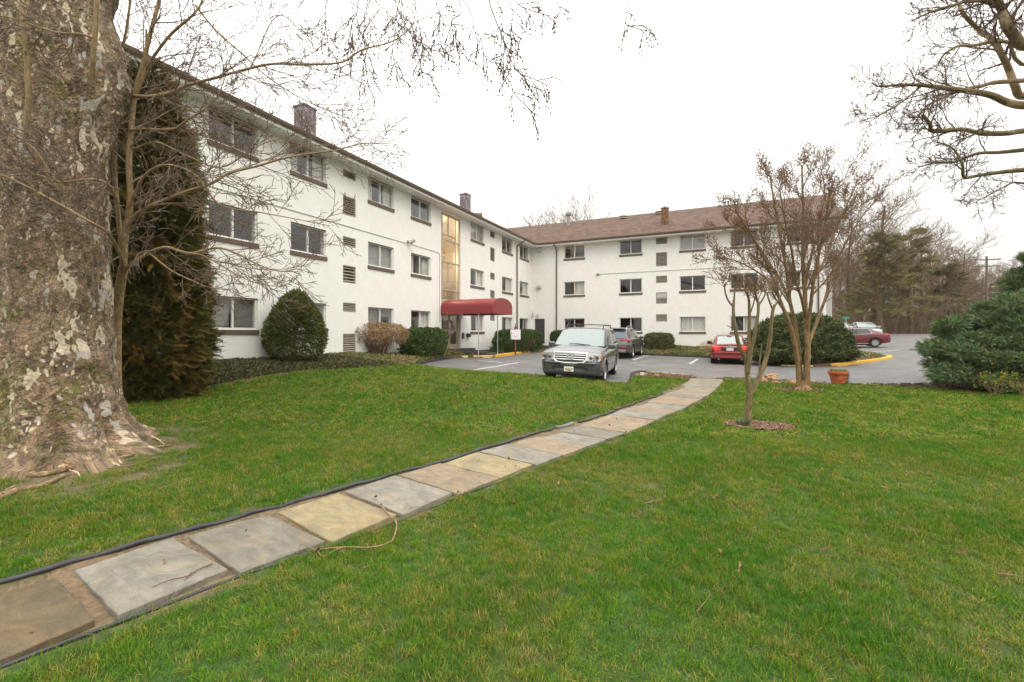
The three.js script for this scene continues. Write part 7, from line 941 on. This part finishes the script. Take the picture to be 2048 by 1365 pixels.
// fallen branch by the path, sticks and leaves
{
  const gp = (px, py, l = 0.02) => { let d = 4; for (let k = 0; k < 40; k++) { const x = (px - CX) / FOC * d; d = lerp(d, (EYE - lawnH(x, d) - l) * FOC / (py - HZ), 0.5); } const x = (px - CX) / FOC * d; return V(x, lawnH(x, d) + l, -d); };
  const bk = new THREE.MeshStandardMaterial({ map: rept(simpleBark(0.5, 0.41, 0.32, 50, 0.25), 1, 3), roughness: 0.9 }), T = new Tubes();
  const tr = (pts, r0, r1, l = 0.02) => { const w = spline(pts.map(([x, y, q]) => gp(x, y, q ?? l)), pts.length * 5); T.add(w, w.map((_, i) => lerp(r0, r1, i / (w.length - 1)) * (1 + 0.15 * n2(i, r0 * 500))), 7); };
  tr([[762, 1008, 0.05], [770, 1022, 0.05], [781, 1034, 0.045], [791, 1043, 0.035], [793, 1052, 0.03], [788, 1074, 0.03], [784, 1082, 0.03], [768, 1090, 0.028], [735, 1096, 0.03], [700, 1095, 0.03], [660, 1097, 0.03], [630, 1100, 0.035], [612, 1092, 0.05], [600, 1088, 0.06]], 0.0105, 0.004); tr([[690, 1094, 0.03], [668, 1102, 0.03], [650, 1113, 0.025], [643, 1116, 0.02]], 0.006, 0.003); tr([[632, 1099, 0.035], [640, 1110, 0.03], [645, 1115, 0.02]], 0.005, 0.003); tr([[600, 1088, 0.06], [598, 1100, 0.03], [594, 1107, 0.02]], 0.004, 0.002);
  one('fallen_branch', T.geo(), bk, 'crooked fallen branch lying across the path edge', 'branch');
  const stick = (pts, r0, label, m = greyTwig) => { const w = spline(pts.map(([x, y]) => gp(x, y, 0.026)), 16); one('stick', new Tubes().add(w, w.map((_, i) => r0 * (1 - 0.5 * i / 16)), 6).geo(), m, label, 'stick'); };
  stick([[425, 1128], [397, 1139], [374, 1153], [342, 1160], [305, 1174]], 0.0055, 'thin forked dark stick lying on a grey flagstone', twigMat); stick([[382, 1146], [375, 1154], [368, 1161]], 0.004, 'tiny dark twig beside the stick on the flagstone', twigMat);
  stick([[912, 769], [925, 775], [946, 780]], 0.012, 'pale stick in the grass before the dark grey vehicle', bk); stick([[1280, 869], [1300, 872]], 0.008, 'short straw coloured stick beside the far flagstones', bk); stick([[1288, 1008], [1310, 1002], [1326, 1000]], 0.006, 'tan stick in the open lawn between clover', bk); stick([[1395, 1222], [1410, 1205], [1420, 1190], [1418, 1180]], 0.003, 'thin curved straw stem in the open lawn', bk); stick([[1995, 1148], [2020, 1150], [2048, 1154]], 0.004, 'thin tan stick near the lawn corner', bk);
  { const p = gp(400, 712); } 
  { const d0 = 12.6; const w = spline([at(450, 745, 12.4), at(440, 730, 12.7), at(410, 722, 12.9), at(402, 720, 12.9)], 14); one('fallen_branch', new Tubes().add(w, w.map((_, i) => 0.012 * (1 - 0.6 * i / 14)), 5).geo(), bk, 'bare fallen branch resting on the ivy by the wall', 'branch'); }
  const tw = new Tubes(), r = rng(15); 
  // brown leaves and straw lying in the lawn
  const lg = leafClump(2, 0.012, 0.06, 0.012, 2, 0.6), items = []; for (let i = 0; i < 230; i++) { const d = 2 + 12 * Math.sqrt(r()) * r() + r() * 3, x = (r() * 2 - 1) * 1.1 * d; if (inLot(x, d) > -0.3 || inBed(x, d) > -0.2) continue; items.push({ p: V(x, groundH(x, d) + 0.03 + 0.02 * r(), -d), q: new THREE.Quaternion().setFromEuler(new THREE.Euler((r() - 0.5) * 0.8, r() * 6.28, (r() - 0.5) * 0.8)), s: 0.5 + 0.7 * r(), c: pick(r, [[0.13, 0.06, 0.03], [0.19, 0.11, 0.05], [0.1, 0.05, 0.028]], 0.25) }); }
  const lf = scatter('fallen_leaves', lg, leafy({ roughness: 0.9 }), items, scene); tag(lf, 'scattered dry brown leaves lying in the lawn', 'leaves');
  // mulch chips
  const mg = box(0.05, 0.008, 0.014), mi = []; for (let i = 0; i < 16000; i++) { const k = r(); const x = k < 0.2 ? lerp(3.9, 5.35, r()) : lerp(4.2, 11, r()), d = k < 0.2 ? lerp(8, 9, r()) : k < 0.35 ? lerp(13, 14, r()) : lerp(14.2, 18, r()); if (inMulch(x, d) < 0.02) continue; mi.push({ p: V(x, groundH(x, d) + 0.012 + 0.02 * r(), -d), q: new THREE.Quaternion().setFromEuler(new THREE.Euler((r() - 0.5) * 0.9, r() * 6.28, (r() - 0.5) * 0.9)), s: 0.6 + 0.9 * r(), c: pick(r, [[0.11, 0.062, 0.038], [0.16, 0.09, 0.055], [0.07, 0.042, 0.028], [0.2, 0.13, 0.085]], 0.2) }); }
  for (let i = 0; i < 9000; i++) { const x = lerp(11, 22, r()), d = lerp(11, 16, r()); if (inMulch(x, d) < 0.02) continue; mi.push({ p: V(x, groundH(x, d) + 0.012 + 0.02 * r(), -d), q: new THREE.Quaternion().setFromEuler(new THREE.Euler((r() - 0.5) * 0.9, r() * 6.28, (r() - 0.5) * 0.9)), s: 0.8 + 1.2 * r(), c: pick(r, [[0.07, 0.042, 0.028], [0.05, 0.03, 0.02], [0.1, 0.06, 0.035]], 0.2) }); }
  const ml = scatter('mulch', mg, mat(0xffffff, 0.95), mi, scene); tag(ml, 'brown bark mulch chips in the beds and tree rings', 'mulch');
}
// utility pole, cables, street sign, distant houses
{
  const d = 58, x = (1974 - CX) / FOC * d, gy = groundH(x, d), t = thing('utility_pole', 'weathered utility pole with double crossarms rising above the junipers', 'utility pole', [x, gy, -d], -0.2), H = hgt(513, d) - gy, wm = mat([0.16, 0.13, 0.1], 0.9);
  mesh('pole', new Tubes().add([V(0, -0.5, 0), V(0, H, 0)], [0.17, 0.12], 10).geo(), wm, t);
  for (const py of [520, 533]) { const a = mesh('crossarm', rbox(2.8, 0.13, 0.11, 0.01, 0, hgt(py, d) - gy, 0.14), wm, t); for (const q of [-1.25, -0.7, 0.7, 1.25]) mesh('insulator', new THREE.CylinderGeometry(0.05, 0.06, 0.16, 8).translate(q, hgt(py, d) - gy + 0.14, 0.14), mat([0.5, 0.48, 0.42], 0.4), a); }
  const t2 = thing('utility_pole', 'shorter pole with yellowish crossarms behind the juniper', 'utility pole', [(1998 - CX) / FOC * 46, groundH((1998 - CX) / FOC * 46, 46), -46], -0.2), g2 = groundH((1998 - CX) / FOC * 46, 46), ym = mat([0.42, 0.34, 0.18], 0.8); mesh('pole', new Tubes().add([V(0, -0.5, 0), V(0, hgt(570, 46) - g2, 0)], [0.13, 0.1], 10).geo(), wm, t2); for (const py of [574, 585.5]) mesh('crossarm', rbox(1.4, 0.1, 0.1, 0.01, 0, hgt(py, 46) - g2, 0.12), ym, t2);
  const cable = (a, b, sag, label, rr = 0.016) => { const p0 = at(...a), p1 = at(...b), w = []; for (let i = 0; i <= 24; i++) { const f = i / 24, q = p0.clone().lerp(p1, f); q.y -= sag * 4 * f * (1 - f); w.push(q); } one('overhead_cable', new Tubes().add(w, w.map(() => rr), 4).geo(), mat([0.05, 0.05, 0.05], 0.6), label, 'cable'); };
  cable([1640, 583, 55], [1974, 566, 58], 0.5, 'pale sagging overhead cable before the woods, upper of two'); cable([1640, 592, 55], [1998, 578, 46], 0.4, 'overhead cable with beads of moisture, lower of two'); cable([1700, 404, 70], [1968, 520, 58], 0.8, 'thin power line meeting the top crossarm'); cable([1968, 533, 58], [2140, 505, 40], 0.4, 'thin power line running from the pole over the junipers'); cable([1760, 470, 70], [1980, 533, 58], 0.8, 'thin power line meeting the lower crossarm');
  const sd = 46, sx = (1692.5 - CX) / FOC * sd, sg = groundH(sx, sd), s = thing('street_sign', 'green street name signs on a post beyond the sedans', 'street sign', [sx, sg, -sd], -0.5), sH = hgt(636, sd) - sg, grn = mat([0.02, 0.24, 0.16], 0.5); mesh('post', new Tubes().add([V(0, -0.2, 0), V(0, sH, 0)], [0.035, 0.035], 8).geo(), mat([0.4, 0.4, 0.38], 0.5), s); mesh('name_blade', rbox(0.62, 0.2, 0.03, 0.008, 0, sH - 0.02, 0), grn, s); mesh('name_blade', rbox(0.03, 0.2, 0.62, 0.008, 0, sH - 0.25, 0), grn, s); mesh('stop_sign_back', new THREE.CylinderGeometry(0.38, 0.38, 0.02, 8).rotateX(Math.PI / 2).rotateZ(Math.PI / 8).translate(0, sH - 0.85, -0.05), mat([0.32, 0.3, 0.27], 0.6), s);
  const house = (px, d2, w, h, label, wc) => { const hx = (px - CX) / FOC * d2, hy = groundH(hx, d2), b = thing('house', label, 'building', [hx, hy, -d2], -0.6); const wall = mesh('wall', box(w, h, 7, 0, h / 2, 0), mat(wc, 0.85), b); const rs = shp([[-w / 2 - 0.4, 0], [w / 2 + 0.4, 0], [0, 2.2]]); mesh('roof', ext(rs, 7.8, 0).translate(0, h, -3.9), mat([0.14, 0.11, 0.09], 0.9), b); for (const q of [-0.28, 0.28]) { const wn = mesh('window', box(1.1, 1.2, 0.08, q * w, h * 0.58, 3.52), frameMat, b); mesh('pane', box(0.94, 1.04, 0.02, q * w, h * 0.58, 3.575), carGlass, wn); } mesh('door', box(1, 2, 0.08, 0, 1, 3.52), darkDoor, b); };
  house(1790, 92, 8, 3.2, 'small cream house glimpsed through the woods beyond the drive', [0.62, 0.54, 0.4]); house(1868, 98, 11, 3, 'low grey house glimpsed through the woods behind the juniper', [0.4, 0.38, 0.34]);
}
scene.traverse((o) => { if (o.isMesh) { o.castShadow = true; o.receiveShadow = true; } });
renderer.render(scene, camera);
